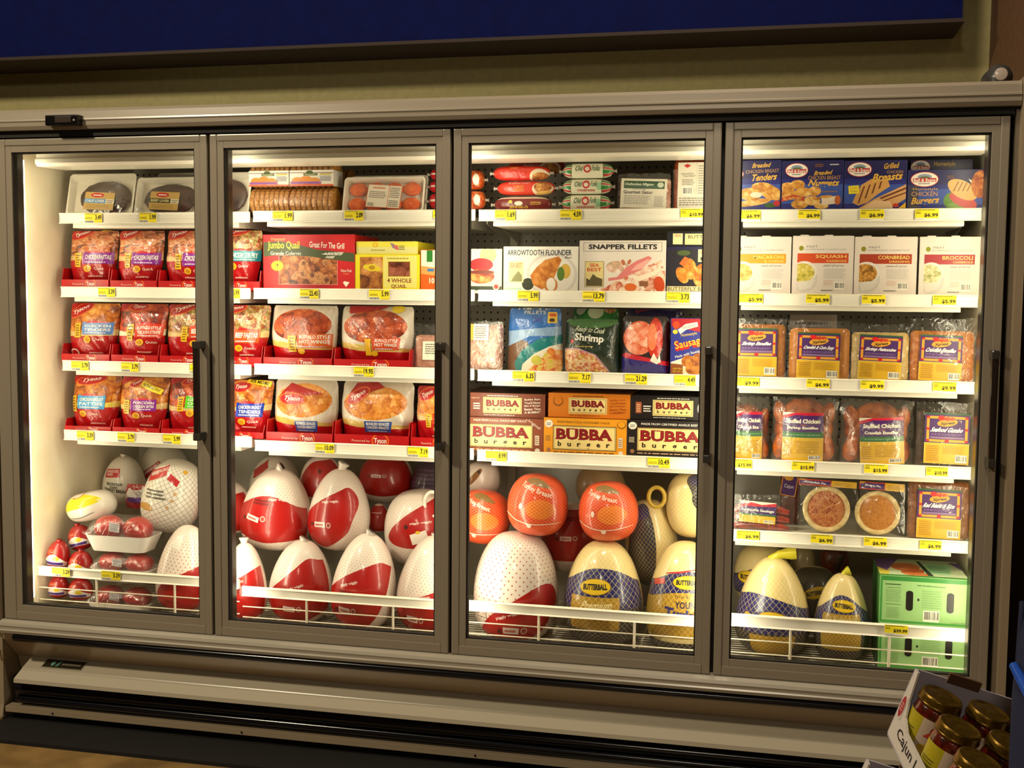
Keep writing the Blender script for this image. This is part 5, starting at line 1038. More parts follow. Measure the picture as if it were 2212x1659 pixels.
# ---- third door, burger boxes
def bubba(lowr, base, ink, seal=False, orig=False, angus=False):
    k = []
    if lowr:
        a, b, c, d = (0.11, 0.11, 0.88, 0.80)
        k += [('r', a, b, c, d, '#ecd48c'), ('fr', a, b, c, d, 0.008, ink if ink != WH else '#5a3a1c'), ('fr', a + 0.015, b + 0.03, c - 0.015, d - 0.03, 0.004, '#4a3a14'),
              ('t', 'BUBBA', 0.152, 0.40, 0.832, 0.705, '#2a0a08', 0, 0.045), ('t', 'BUBBA', 0.15, 0.41, 0.83, 0.72, '#8a1418', 0, 0.03)]
        for (x, ww) in ((0.150, 0.05), (0.292, 0.05), (0.345, 0.045), (0.43, 0.05), (0.565, 0.05), (0.69, 0.05), (0.79, 0.05)):
            k += [('r', x - 0.012, 0.405, x + ww - 0.012, 0.435, '#8a1418')] if x not in (0.292, 0.345) else [('r', x - 0.012, 0.695, x + ww - 0.012, 0.725, '#8a1418')]
        for i, ch in enumerate('burger'):
            x = 0.17 + i * 0.118; k.append(('t', ch, x, 0.16 if ch in 'g' else 0.215, x + 0.045, 0.36 if ch == 'b' else 0.315, '#2a1c10', 0, 0.03))
        k += [('t', 'MADE FROM U.S.D.A. CHOICE BEEF CHUCK' if not angus else 'MADE FROM CERTIFIED ANGUS BEEF CHUCK', 0.16, 0.87, 0.80 if not angus else 0.95, 0.93, ink), ('l', 0.12, 0.03, 0.86, 0.08, 1, ink if ink != WH else '#d8b090')]
        k += [('s', 0.06, 0.84, 0.055, 0.12, 14, '#f0e8d8'), ('l', 0.03, 0.79, 0.09, 0.88, 2, '#4a4a4a'), ('r', 0.905, 0.22, 0.955, 0.50, '#e0d0b8'), ('l', 0.91, 0.25, 0.95, 0.47, 4, '#8a5a3a'), ('e', 0.935, 0.06, 0.03, 0.07, '#e0d8c8'), ('l', 0.02, 0.35, 0.085, 0.52, 4, '#d8c8a8' if base != '#e89a1c' else '#8a6a3a')]
        if orig: k += [('t', 'Original', 0.78, 0.78, 0.98, 0.89, '#f0e4d4', -34)]
        else: k += [('e', 0.06, 0.10, 0.025, 0.06, '#9a6a4a')]
        if base == '#e89a1c': k += [('e', 0.94, 0.86, 0.05, 0.1, '#7a4a10'), ('e', 0.94, 0.87, 0.043, 0.085, '#e89a1c')]
    else:
        a, b, c, d = (0.25, 0.16, 0.72, 0.82)
        k += [('r', a, b, c, d, '#ecd48c'), ('fr', a + 0.012, b + 0.04, c - 0.012, d - 0.04, 0.004, '#4a3a14'), ('t', 'BUBBA', 0.287, 0.435, 0.692, 0.705, '#2a0a08', 0, 0.045), ('t', 'BUBBA', 0.285, 0.45, 0.69, 0.72, '#8a1418', 0, 0.03)]
        for i, ch in enumerate('burger'):
            x = 0.30 + i * 0.068; k.append(('t', ch, x, 0.22 if ch in 'g' else 0.27, x + 0.026, 0.40 if ch == 'b' else 0.36, '#2a1c10', 0, 0.03))
        k += [('l', 0.3, 0.86, 0.68, 0.92, 1, ink), ('l', 0.26, 0.07, 0.7, 0.11, 1, ink)]
        if not angus:
            for i, s in enumerate(['Bubba Says,', '"You\'ll Never', 'Bite A Burger', 'Better Than', 'A BUBBA!"']): k.append(('t', s, 0.755, 0.72 - i * 0.13, 0.95, 0.81 - i * 0.13, ink if ink != '#5a3a10' else '#a8481c', 4, 0.01))
        if base == '#b4491f' or base == '#7a3a20': k += [('l', 0.13, 0.3, 0.22, 0.6, 3, ink), ('t', 'Original', 0.06, 0.74, 0.2, 0.82, '#e8b8a0', 0)]
        if base == '#d87c18': k += [('e', 0.12, 0.66, 0.06, 0.2, '#7a4010'), ('e', 0.12, 0.68, 0.052, 0.17, '#d87c18'), ('r', 0.09, 0.82, 0.15, 0.9, '#d87c18')]
        if angus: k += [('r', 0.05, 0.25, 0.12, 0.72, '#a85a3a'), ('l', 0.06, 0.3, 0.11, 0.65, 4, '#e8b890'), ('l', 0.14, 0.3, 0.23, 0.6, 3, ink), ('e', 0.83, 0.5, 0.06, 0.3, '#e8e0d4'), ('e', 0.83, 0.34, 0.05, 0.12, '#b01c1c')]
    return k
BR = '#8a4428'
D_ = 0.25
b1 = carton('burger_box', 'brown original burger box, lower left of the stacked burger boxes', 'box', (995, 903, 1173, 977), 2, 'D', 0.335, D_, BR, '#7a3c22', '#7a3c22', bubba(True, BR, WH, orig=True), group='stacked burger boxes', z=max(SZ[(1, 'D')], SZ[(2, 'D')]) + 0.0012)
b2 = carton('burger_box', 'bright orange burger box, lower middle of the stacked burger boxes', 'box', (1175, 905, 1353, 982), 2, 'D', 0.335, D_, '#e89a1c', '#e08a1c', '#d8841a', bubba(True, '#e89a1c', '#5a3a10'), group='stacked burger boxes')
b3 = carton('burger_box', 'black angus burger box, lower right of the stacked burger boxes', 'box', (1355, 910, 1545, 985), 2, 'D', 0.335, D_, '#1c1414', '#241a16', '#1c1414', bubba(True, '#1c1414', WH, angus=True), group='stacked burger boxes')
zt1 = max(onY(1070, 903, 0.335).z, onY(1264, 905, 0.335).z, onY(1450, 910, 0.335).z)
for bb in (b1, b2, b3): pass
carton('burger_box', 'brown original burger box, upper left of the stacked burger boxes', 'box', (1000, 850, 1177, 902), 2, 'D', 0.345, D_, '#7a3a20', '#4a2a1a', '#7a3c22', bubba(False, '#7a3a20', WH), group='stacked burger boxes', z=onY(1070, 903, 0.335).z + 0.0024, side_art=[('r', 0.12, 0.2, 0.24, 0.8, '#e8c890')])
carton('burger_box', 'orange onion burger box, upper middle of the stacked burger boxes', 'box', (1185, 851, 1361, 903), 2, 'D', 0.35, D_, '#d87c18', '#a8641c', '#d8841a', bubba(False, '#d87c18', '#5a3a10'), group='stacked burger boxes', z=onY(1264, 905, 0.335).z + 0.0022)
carton('burger_box', 'black angus burger box, upper right of the stacked burger boxes', 'box', (1364, 857, 1550, 909), 2, 'D', 0.35, D_, '#1c1414', '#2a1e16', '#1c1414', bubba(False, '#1c1414', WH, angus=True), group='stacked burger boxes', z=onY(1450, 910, 0.335).z + 0.0022)

# ================================================================ fourth door
BLU = '#1c2272'
def bell(extra, photo):
    k = [('r', 0, 0, 1, 1, '#20267a'), ('r', 0, 0.62, 1, 1, '#1c1c58'), ('r', 0, 0.10, 1, 0.5, '#3450a4')] + photo
    return k + extra
def oval(cx, cy, rx=0.19, ry=0.16): return [('e', cx, cy, rx, ry, '#b8242c'), ('e', cx, cy, rx * 0.94, ry * 0.92, '#f0ece0'), ('e', cx, cy + ry * 0.3, rx * 0.5, ry * 0.4, '#8a9ab8'), ('e', cx, cy + ry * 0.2, rx * 0.36, ry * 0.2, '#5a6a3a'), ('r', cx - rx * 0.82, cy - ry * 0.36, cx + rx * 0.82, cy + ry * 0.16, '#b8242c'), ('t', 'Bell & Evans', cx - rx * 0.76, cy - ry * 0.32, cx + rx * 0.76, cy + ry * 0.12, '#f0ece0', 0, 0.02), ('l', cx - rx * 0.45, cy - ry * 0.66, cx + rx * 0.45, cy - ry * 0.46, 1, '#2a3a6a')]
CRU = food(['#a8641c', '#cc8c34', '#e0ac54', '#ecc880'], 60)
GR = '#e0b04a'
BY_ = 0.345
carton('chicken_box', 'blue breaded chicken breast tenders box at the fourth door\'s left edge', 'box', (1556, 347, 1686, 450), 3, 'A', BY_, 0.12, BLU, '#2a3080', '#1c2060', bell(
    oval(0.22, 0.72, 0.17, 0.13) + [('t', 'Breaded', 0.52, 0.85, 0.84, 0.95, GR, 3, 0.02, 0.1), ('t', 'CHICKEN BREAST', 0.42, 0.74, 0.97, 0.81, '#c89a6a', 2), ('t', 'Tenders', 0.5, 0.58, 0.96, 0.72, GR, 3, 0.03, 0.1)],
    [('e', 0.72, 0.42, 0.2, 0.12, CRU, -8), ('e', 0.5, 0.3, 0.2, 0.13, CRU), ('e', 0.85, 0.32, 0.2, 0.14, CRU, -20), ('e', 0.6, 0.28, 0.10, 0.06, '#e8d8c0'), ('e', 0.55, 0.12, 0.3, 0.07, CRU, 8), ('e', 0.84, 0.06, 0.1, 0.05, '#3a5a1c'), ('e', 0.95, 0.1, 0.06, 0.06, '#b8241c')]), group='blue chicken boxes')
carton('chicken_box', 'blue breaded nuggets box, second from left on the fourth door\'s top shelf', 'box', (1689, 347, 1821, 450), 3, 'A', BY_, 0.12, BLU, '#2a3080', '#1c2060', bell(
    oval(0.24, 0.80, 0.19, 0.155) + [('l', 0.54, 0.86, 0.68, 0.94, 2, '#8a5a3a'), ('l', 0.78, 0.89, 0.94, 0.94, 1, '#c8c8d8'), ('t', 'Breaded', 0.52, 0.70, 0.83, 0.79, GR, 3, 0.02, 0.1), ('t', 'CHICKEN BREAST', 0.43, 0.60, 0.96, 0.68, '#c89a6a', 0), ('t', 'Nuggets', 0.42, 0.45, 0.96, 0.60, GR, 0, 0.03, 0.1), ('l', 0.66, 0.32, 0.94, 0.38, 1, '#8a6a5a'), ('p', [(0.0, 0.14), (0.2, 0.2), (0.38, 0.15), (0.37, 0.24), (0.2, 0.29), (0.0, 0.22)], '#b83a1c'), ('t', 'ALL WHITE MEAT', 0.03, 0.18, 0.34, 0.24, '#f0d060', 2)],
    [('e', 0.1, 0.45, 0.13, 0.1, CRU), ('e', 0.26, 0.5, 0.12, 0.1, CRU), ('e', 0.12, 0.3, 0.14, 0.1, CRU), ('e', 0.36, 0.34, 0.14, 0.1, CRU), ('e', 0.54, 0.36, 0.11, 0.1, CRU), ('e', 0.3, 0.09, 0.14, 0.1, CRU), ('e', 0.5, 0.16, 0.14, 0.1, CRU), ('e', 0.66, 0.05, 0.12, 0.06, CRU), ('r', 0.66, 0.08, 0.92, 0.24, '#e8d4bc', 6), ('e', 0.92, 0.17, 0.05, 0.1, '#c0642c'), ('e', 0.72, 0.24, 0.12, 0.03, CRU, 5)]), group='blue chicken boxes')
GRL = food(['#5a2a10', '#a8642c', '#d09a54'], 16, 'card', (1, 1, 1))
carton('chicken_box', 'blue grilled chicken breasts box with a small yellow flash', 'box', (1824, 347, 1958, 450), 3, 'A', BY_, 0.12, BLU, '#2a3080', '#1c2060', bell(
    oval(0.24, 0.82, 0.20, 0.155) + [('t', 'Grilled', 0.62, 0.83, 0.88, 0.95, GR, 4, 0.02, 0.1), ('t', 'CHICKEN', 0.68, 0.73, 0.94, 0.79, '#c89a6a'), ('t', 'Breasts', 0.44, 0.58, 0.96, 0.74, GR, 4, 0.03, 0.1), ('r', 0.07, 0.31, 0.24, 0.48, '#ecd42c', 4), ('t', 'Fully', 0.10, 0.41, 0.21, 0.45, '#8a5a1c'), ('t', 'Cooked', 0.10, 0.35, 0.21, 0.39, '#8a5a1c')],
    [('p', [(0.14, 0.12), (0.2, 0.32), (0.28, 0.5), (0.44, 0.62), (0.7, 0.6), (0.74, 0.46), (0.55, 0.3), (0.38, 0.12), (0.24, 0.06)], '#d09a54')] + [('p', [(0.22 + 0.11 * i, 0.1 + 0.10 * i), (0.25 + 0.11 * i, 0.12 + 0.10 * i), (0.34 + 0.09 * i, 0.48 + 0.03 * i), (0.31 + 0.09 * i, 0.46 + 0.03 * i)], '#6a3414') for i in range(4)] + [('p', [(0.24, 0.0), (0.5, 0.2), (1, 0.5), (1, 0.2), (0.8, 0.04), (0.7, 0.0)], '#d8a468'), ('p', [(0.58, 0.22), (1, 0.44), (1, 0.40), (0.6, 0.19)], '#6a3414'), ('p', [(0.62, 0.16), (1, 0.34), (1, 0.31), (0.64, 0.14)], '#6a3414'), ('p', [(0.3, 0.0), (0.5, 0.17), (0.75, 0.14), (0.8, 0.0)], '#e8c498'), ('p', [(0.88, 0.0), (1, 0.12), (1, 0)], '#e8b82c'), ('e', 0.84, 0.06, 0.05, 0.04, '#c83a1c')]), group='blue chicken boxes')
BUN = food(['#8a3a1c', '#b8642c', '#d89048'], 90)
def burg(full=True):
    return bell(oval(0.22, 0.76, 0.19, 0.20) + [('l', 0.52, 0.76, 0.62, 0.86, 2, '#8a5a3a'), ('t', 'Homestyle', 0.07, 0.46, 0.40, 0.54, GR, 0), ('t', 'CHICKEN', 0.05, 0.32, 0.40, 0.44, '#c89a6a', 0, 0.01), ('t', 'Burgers', 0.04, 0.10, 0.44, 0.30, GR, 3, 0.03, 0.1), ('l', 0.03, 0.03, 0.2, 0.06, 1, '#8a7a5a')],
        [('r', 0, 0, 0.14, 0.6, '#3a3c50'), ('e', 0.60, 0.2, 0.12, 0.22, '#5a8a2a', 40), ('e', 0.7, 0.08, 0.16, 0.08, '#7aa03a'), ('e', 0.74, 0.2, 0.2, 0.16, '#c84a4a', -25), ('e', 0.73, 0.48, 0.22, 0.22, '#e0b068', -30)] + [('p', [(0.60 + 0.06 * i, 0.44), (0.615 + 0.06 * i, 0.44), (0.68 + 0.055 * i, 0.70 - 0.02 * i), (0.665 + 0.055 * i, 0.70 - 0.02 * i)], '#8a4a1c') for i in range(4)] + [('p', [(0.8, 0.76), (0.96, 0.62), (0.9, 0.48)], '#f0e4c4'), ('e', 0.96, 0.62, 0.12, 0.36, BUN)])
cb = carton('chicken_box', 'blue chicken burgers box with a burger picture, right end of the top shelf', 'box', (1961, 367, 2124, 450), 3, 'A', BY_, 0.05, BLU, '#2a3080', '#1c2060', burg(), group='blue chicken boxes')
carton('chicken_box', 'dim blue box standing behind the chicken burgers box', 'box', (1966, 345, 2100, 438), 3, 'A', BY_ + 0.07, 0.10, '#1a1c50', '#20245a', '#1c2060', oval(0.16, 0.84, 0.16, 0.16) + [('t', 'Homestyle', 0.38, 0.82, 0.72, 0.96, GR, 0, 0.02)], group='blue chicken boxes')
# casseroles
def cass(col, t1, t2, foodm, yel=False):
    k = [('r', 0, 0, 1, 1, '#e0d4ca'), ('e', 0.14, 0.79, 0.04, 0.043, '#8a8a1c'), ('t', "tracy's", 0.2, 0.79, 0.42, 0.85, '#4a4a4a', 0, 0, 0.2), ('t', 'HOMEMADE CASSEROLES', 0.2, 0.755, 0.88, 0.78, '#8a8a8a'), ('e', 0.20, 0.26, 0.22, 0.245, '#d0c8c0'), ('r', 0.08, 0.53, 0.92, 0.70, col)]
    k += [('e', 0.20, 0.38, 0.21, 0.185, '#e4dcd2'), ('e', 0.17, 0.36, 0.20, 0.165, foodm), ('r', 0.0, 0.0, 0.078, 0.6, '#e0d4ca'), ('p', [(0.08, 0.2), (0.39, 0.24), (0.32, 0.1), (0.12, 0.05)], '#dcd4ca')]
    tc = '#f0d878'
    k += [('t', t1, 0.38, 0.61, 0.885, 0.675, tc, 0, 0.01), ('t', t2, 0.56, 0.55, 0.885, 0.585, tc, 0, 0.01), ('t', 'bake & serve', 0.50, 0.47, 0.88, 0.51, '#7a7a7a', 0, 0, 0.15), ('l', 0.52, 0.26, 0.88, 0.44, 7, '#c8c0b8'), ('l', 0.52, 0.14, 0.68, 0.24, 4, '#d8b8a8'), ('b', 0.70, 0.07, 0.86, 0.20), ('l', 0.48, 0.04, 0.68, 0.07, 1, '#5a5a5a')]
    return k
CH = [food(['#a8842c', '#d8b054', '#e8d088', '#c8903a'], 70), food(['#8a8a2c', '#c8b44a', '#e0d07a', '#a8a03a'], 70), food(['#6a4a1c', '#b0782a', '#d8a04a', '#8a5a20'], 90), food(['#7a8a4a', '#c8c08a', '#e8e0b8', '#a8a868'], 70)]
for i, (r, col, t1, t2, lb) in enumerate([((1578, 512, 1708, 633), '#d89a1c', 'MACARONI', '& CHEESE', 'white macaroni and cheese box with golden banner'), ((1712, 510, 1843, 634), '#cc4a20', 'SQUASH', 'CASSEROLE', 'white squash casserole box with orange banner'), ((1846, 512, 1980, 635), '#a83a20', 'CORNBREAD', 'DRESSING', 'white cornbread dressing box with rust banner'), ((1986, 512, 2116, 638), '#a8343a', 'BROCCOLI', 'CASSEROLE', 'white broccoli casserole box with dull red banner')]):
    def tabs(t, w, H, z0, h):
        for u in (0.12, 0.52):
            mb = MB(); mb.box(-w / 2 + u * w, -w / 2 + (u + 0.14) * w, 0.0, 0.0016, H - 0.002, H + 0.004, C('#e0d4ca')); mb.build('lid_tab', t)
    carton('casserole_box', lb, 'box', r, 3, 'B', BY_, 0.055, '#e0d4ca', '#d8ccc0', '#d0c4b6', cass(col, t1, t2, CH[i]), group='white casserole boxes', parts=tabs)
# flat pouches of cooked dishes
def cajun(txt):
    P_, O_ = '#4a2468', '#e0a030'
    k = [('r', 0, 0.40, 1, 1, P_), ('r', 0.0, 0.965, 1, 1, '#2a5a34'), ('r', 0, 0, 1, 0.40, '#dcae24'), ('fr', 0, 0, 1, 0.405, 0.008, '#f0d86a')]
    for (a, b, c, d) in ((0.08, 0.885, 0.92, 0.935), (0.08, 0.425, 0.92, 0.475), (0.04, 0.46, 0.10, 0.90), (0.90, 0.46, 0.96, 0.90)): k.append(('r', a, b, c, d, O_))
    for (x, y) in ((0.07, 0.91), (0.93, 0.91), (0.07, 0.45), (0.93, 0.45), (0.07, 0.68), (0.93, 0.68)): k.append(('r', x - 0.035, y - 0.022, x + 0.035, y + 0.022, '#c01c24'))
    k += [('e', 0.5, 0.45, 0.05, 0.035, '#d0141c'), ('e', 0.5, 0.81, 0.23, 0.075, O_, 8), ('t', 'Cajun', 0.34, 0.83, 0.66, 0.94, '#d0281c', 0, 0.05), ('e', 0.36, 0.90, 0.07, 0.05, '#e01414'), ('t', 'Xpress', 0.32, 0.755, 0.68, 0.83, '#4a3a1c', 8, 0.04, 0.1), ('t', txt, 0.11, 0.62, 0.89, 0.715, '#f0ecf0', 0, 0.04, 0.1), ('l', 0.14, 0.55, 0.86, 0.6, 2, '#8a6aa8'), ('r', 0.12, 0.49, 0.88, 0.53, '#8a6a98'), ('l', 0.05, 0.05, 0.34, 0.36, 7, '#b88a1c'), ('r', 0.365, 0.03, 0.37, 0.38, '#f0d86a'), ('l', 0.42, 0.2, 0.92, 0.36, 5, '#c89a1c'), ('b', 0.70, 0.03, 0.96, 0.18)]
    return k
def dish(c1, c2): return noisy('dish_' + c1, c1, c2, 70, 0.5, 0.3, 5, 0.12)
DISH = [('cooked_dish_pouch', 'tan pouch of shrimp etouffee with purple label, left end of middle shelf', (1568, 700, 1696, 817), 'C', dish('#9c560e', '#b87420'), (1590, 709, 1678, 812), 'Shrimp Etouffee', (1564, 688, 1699, 817), 0),
        ('cooked_dish_pouch', 'orange pouch of crawfish and corn soup with purple label', (1705, 709, 1836, 819), 'C', dish('#b46c0c', '#c07a18'), (1722, 719, 1814, 818), 'Crawfish & Corn Soup', (1701, 692, 1837, 820), -1),
        ('cooked_dish_pouch', 'pale yellow pouch of shrimp fettuccine with purple label', (1840, 718, 1964, 821), 'C', dish('#c8a45a', '#dcc488'), (1855, 724, 1948, 820), 'Shrimp Fettuccine', (1839, 700, 1964, 821), -2),
        ('cooked_dish_pouch', 'orange speckled pouch of crawfish etouffee, right end of middle shelf', (1967, 715, 2106, 823), 'C', dish('#a85408', '#c67c1c'), (1986, 724, 2078, 823), 'Crawfish Etouffee', (1966, 688, 2108, 824), -2),
        ('cooked_dish_pouch', 'dark brown pouch of seafood gumbo with purple label', (1981, 886, 2100, 1005), 'D', dish('#2a160a', '#40240f'), (1997, 893, 2094, 1002), 'Seafood Gumbo', (1979, 868, 2104, 1005), -1),
        ('cooked_dish_pouch', 'brown pouch of red beans and rice with purple label', (1962, 1042, 2096, 1165), 'F', dish('#6a3610', '#8a5220'), (1981, 1058, 2076, 1163), 'Red Beans & Rice', (1960, 1028, 2092, 1165), -1)]
for nm, lb, r, lv, m, lr, txt, fl, rot in DISH: pouch(nm, lb, 'pouch', r, 3, lv, m, lr, cajun(txt), fl, rot=rot, group='flat dish pouches')
# box glimpsed behind the soup pouches
carton('frozen_food_box', 'white box with grey text standing at the back behind the soup pouches', 'box', (1706, 680, 1806, 800), 3, 'C', 0.60, 0.06, '#a89a8a', '#8a7e70', '#4a3a4a', [('l', 0.1, 0.6, 0.9, 0.9, 3, '#6a5a5a')])
# stuffed chickens in clear bags
CHK = noisy('seasoned_chicken', '#742606', '#c8681e', 26, 0.45, 0.9, 6, 0.25)
def stuffed(label, rect, lab_rect, l2, film_rect, seed, rot=0):
    Y = 0.36; cx, w, zb, h = fr(rect, Y); sz = base_z(3, 'D') + 0.001; H = min(zb + h, zmax(3, 'D') - 0.006) - sz
    t = thing('stuffed_chicken', label, 'chicken', (cx, Y + 0.02, sz), (0, 0, 0), 'bagged stuffed chickens')
    mb = MB(); blob(mb, (0, 0.022, H * 0.5), (w * 0.46, 0.042, H * 0.47), CHK, seed, 0.09, 18); mb.build('chicken_body', t)
    for s in (-1, 1):
        mb = MB(); blob(mb, (s * w * 0.33, 0.0, H * 0.24), (w * 0.15, 0.028, H * 0.23), CHK, seed + 3 + s, 0.12, 12, Matrix.Rotation(R(s * -16), 3, 'Y')); mb.build('drumstick', t)
        mb = MB(); blob(mb, (s * w * 0.37, 0.008, H * 0.72), (w * 0.11, 0.024, H * 0.2), CHK, seed + 6 + s, 0.12, 12, Matrix.Rotation(R(s * 12), 3, 'Y')); mb.build('wing', t)
    lx = lambda px, py: onY(px, py, Y).x - cx
    lz = lambda px, py: onY(px, py, Y).z - sz
    a, b, c, d = lab_rect
    its = [('p', [(0, 0.56), (1, 0.56), (1, 0.96), (0.3, 0.97), (0, 0.88)], '#4a2468'), ('p', [(0, 0.86), (0.3, 0.95), (1, 0.94), (1, 1), (0.3, 1), (0, 0.93)], '#c81e3a'), ('t', 'Stuffed Chicken', 0.08, 0.78, 0.92, 0.87, '#f4ecd8', 0, 0.04), ('t', 'with', 0.42, 0.735, 0.58, 0.76, '#d86a2a'), ('t', l2, 0.11, 0.645, 0.87, 0.715, '#f4ecd8', 0, 0.04), ('r', 0, 0.485, 1, 0.60, '#2c6a3c'), ('l', 0.1, 0.52, 0.94, 0.57, 1, '#6a9a6a'), ('r', 0, 0, 1, 0.485, '#dcae24'), ('fr', 0, 0.0, 1, 0.485, 0.008, '#f0d86a'), ('l', 0.04, 0.1, 0.26, 0.40, 6, '#b88a1c'), ('l', 0.34, 0.16, 0.92, 0.42, 7, '#b88a1c'), ('b', 0.64, 0.03, 0.94, 0.12), ('r', 0, 0, 0.6, 0.02, '#c8242a')]
    flat_label(t, lx(a, 940), lx(c, 940), max(lz(1700, d), 0.004), lz((a + c) / 2, b), -0.046, its, 'bag', bend=0.014, rot=rot)
    a, b, c, d = film_rect; n = 18; f = nz(seed + 9); P = np.zeros((n + 1, n + 1, 3)); X0, X1, ZT_ = lx(a, 930), lx(c, 930), min(lz((a + c) / 2, b), zmax(3, 'D') - 0.012 - sz)
    for i in range(n + 1):
        for j in range(n + 1):
            u, v = i / n, j / n; bl = (1 - (2 * u - 1) ** 4) * (1 - min(1, max(0, v - 0.55) / 0.45) ** 1.3) * min(1, v * 8 + 0.4)
            P[i, j] = (X0 + (X1 - X0) * u + 0.008 * f(v, 0.3) * abs(2 * u - 1), -0.048 * bl - 0.004 + 0.004 * f(u, v), 0.001 + (ZT_ - 0.001) * v + 0.006 * f(u, 0.8) * v ** 4)
    mb = MB(); mb.surf(P, film(0.1, 0.05, 26, 1.0)); mb.build('clear_bag', t)
stuffed('stuffed chicken with cheese and rice label at the fourth door\'s left edge', (1562, 872, 1662, 1000), (1588, 888, 1646, 995), 'Cheese & Rice', (1558, 842, 1661, 1000), 41)
stuffed('stuffed chicken with shrimp etouffee label, second on its shelf', (1668, 858, 1806, 1002), (1690, 890, 1778, 994), 'Shrimp Etouffee', (1669, 842, 1810, 1002), 44)
stuffed('stuffed chicken with crawfish etouffee label, in a tall clear bag', (1820, 868, 1970, 1004), (1857, 901, 1952, 997), 'Crawfish Etouffee', (1816, 846, 1974, 1004), 47, 3)
# shelf of pies and sausage
def sausage_pack():
    Y = 0.345; cx, w, zb, h = fr((1572, 1092, 1708, 1146), Y); sz = base_z(3, 'F'); H = zb + h - sz
    t = thing('sausage_pack', 'clear pack of red andouille sausages with purple label', 'sausages', (cx, Y, sz), (0, 0, 0))
    SM = noisy('andouille_skin', '#5a1008', '#a02a18', 50, 0.3, 0.6, 5, 0.7)
    for i in range(3):
        mb = MB(); z = H * (0.17 + 0.32 * i); mb.tube([(-w * 0.48, 0.016, z - 0.004), (-w * 0.3, 0.014, z + 0.002), (0, 0.012, z + 0.004), (w * 0.32, 0.015, z + 0.001), (w * 0.47, 0.018, z - 0.006)], [0.008, 0.013, 0.014, 0.013, 0.008], SM, 14); mb.build('sausage', t)
    lx = lambda px, py: onY(px, py, Y).x - cx
    lz = lambda px, py: onY(px, py, Y).z - sz
    flat_label(t, lx(1598, 1105), lx(1676, 1105), lz(1640, 1129), lz(1640, 1083), -0.006, [('r', 0, 0.42, 1, 0.86, '#3a1c60'), ('p', [(0, 0.8), (0.3, 0.95), (0.6, 0.86), (1, 0.98), (1, 0.82), (0, 0.72)], '#c01c34'), ('t', 'Andouille Sausage', 0.03, 0.5, 0.95, 0.66, '#f0ece0', 0, 0.02), ('r', 0, 0.34, 1, 0.42, '#2c6a3c'), ('r', 0, 0, 1, 0.34, '#dcae24'), ('b', 0.68, 0.04, 0.95, 0.16)], 'bag', rot=-3)
    film_sheet(t, lx(1566, 1105), lx(1716, 1105), 0.002, lz(1640, 1068), -0.004, 5, 0.006)
sausage_pack()
def pie(label, cxp, cyp, rp, foodm, hdr, fl, seed):
    Y = 0.35; c = onY(cxp, cyp, Y); r = (onY(cxp + rp, cyp, Y) - c).length; sz = base_z(3, 'F') + 0.005
    t = thing('pie_bag', label, 'pie', (c.x, Y, sz), (R(-8), 0, 0), 'bagged pies')
    zc = r + 0.002; M = Matrix.Translation((0, 0.0, zc)) @ Matrix.Rotation(R(90), 4, 'X')
    mb = MB(); CRS = noisy('pie_crust', '#c8a868', '#e8d49c', 60, 0.6, 0.5)
    nseg = 48; prof = [(r * 0.78, -0.004), (r * 0.84, 0.004), (r * 0.93, 0.007), (r * 0.99, 0.002), (r, -0.004), (r * 0.86, -0.026), (0.0, -0.027)]
    mb.lathe(prof, CRS, nseg, M); mb.build('pie_crust', t)
    mb = MB(); mb.lathe([(r * 0.80, -0.003), (r * 0.6, -0.0005), (r * 0.3, 0.001), (0.0005, 0.0015)][::-1], foodm, nseg, M); mb.build('pie_filling', t)
    a, b, cc, d = fl; lx = lambda px, py: onY(px, py, Y).x - c.x; lz = lambda px, py: onY(px, py, Y).z - sz
    film_sheet(t, lx(a, cyp), lx(cc, cyp), 0.001, min(lz(cxp, b), zmax(3, 'F') - 0.014 - sz), -0.011, seed, 0.006)
    a, b, cc, d, txt = hdr
    flat_label(t, lx(a, b), lx(cc, b), lz(cxp, d), min(lz(cxp, b), zmax(3, 'F') - 0.012 - sz), -0.013, [('r', 0, 0, 0.56, 1, '#4a2468'), ('fr', 0.0, 0.0, 0.57, 1, 0.02, '#c8442a'), ('e', 0.3, 0.06, 0.03, 0.12, '#d0141c'), ('t', txt, 0.12, 0.34, 0.47, 0.66, '#f0ecf0', -3, 0.03), ('r', 0.57, 0, 1, 1, '#dcae24'), ('l', 0.62, 0.2, 0.95, 0.8, 3, '#b88a1c'), ('p', [(0, 1), (0.14, 1), (0.1, 0.8), (0, 0.8)], '#e0a030')], 'bag', rot=-2, bend=0.004)
pie('crawfish pie in a clear bag, reddish filling, left of the two pies', 1785, 1108, 52, food(['#8a3414', '#b8642c', '#c8884a', '#a8481c'], 120, 'bag'), (1726, 1026, 1852, 1052, 'Crawfish Pie'), (1722, 1022, 1852, 1160), 61)
pie('smooth orange shrimp pie in a clear bag, right of the two pies', 1896, 1117, 50, noisy('orange_filling', '#b87020', '#cc8a34', 120, 0.35, 0.1, 4, 0.5), (1858, 1030, 1956, 1060, 'Shrimp Pie'), (1856, 1024, 1954, 1164), 62)
pouch('sausage_pack', 'dark pack with purple and orange label, standing behind the andouille sausages', 'sausages', (1686, 1018, 1728, 1130), 3, 'F', dish('#4a1c10', '#6a2c18'), (1688, 1022, 1722, 1072), [('r', 0, 0, 1, 1, '#4a2468'), ('fr', 0, 0, 1, 1, 0.06, '#d88a2a'), ('e', 0.4, 0.8, 0.3, 0.14, '#e0a030'), ('t', 'Cajun', 0.2, 0.3, 0.8, 0.5, '#f0ecf0')], None, Y=0.46, rot=-8)

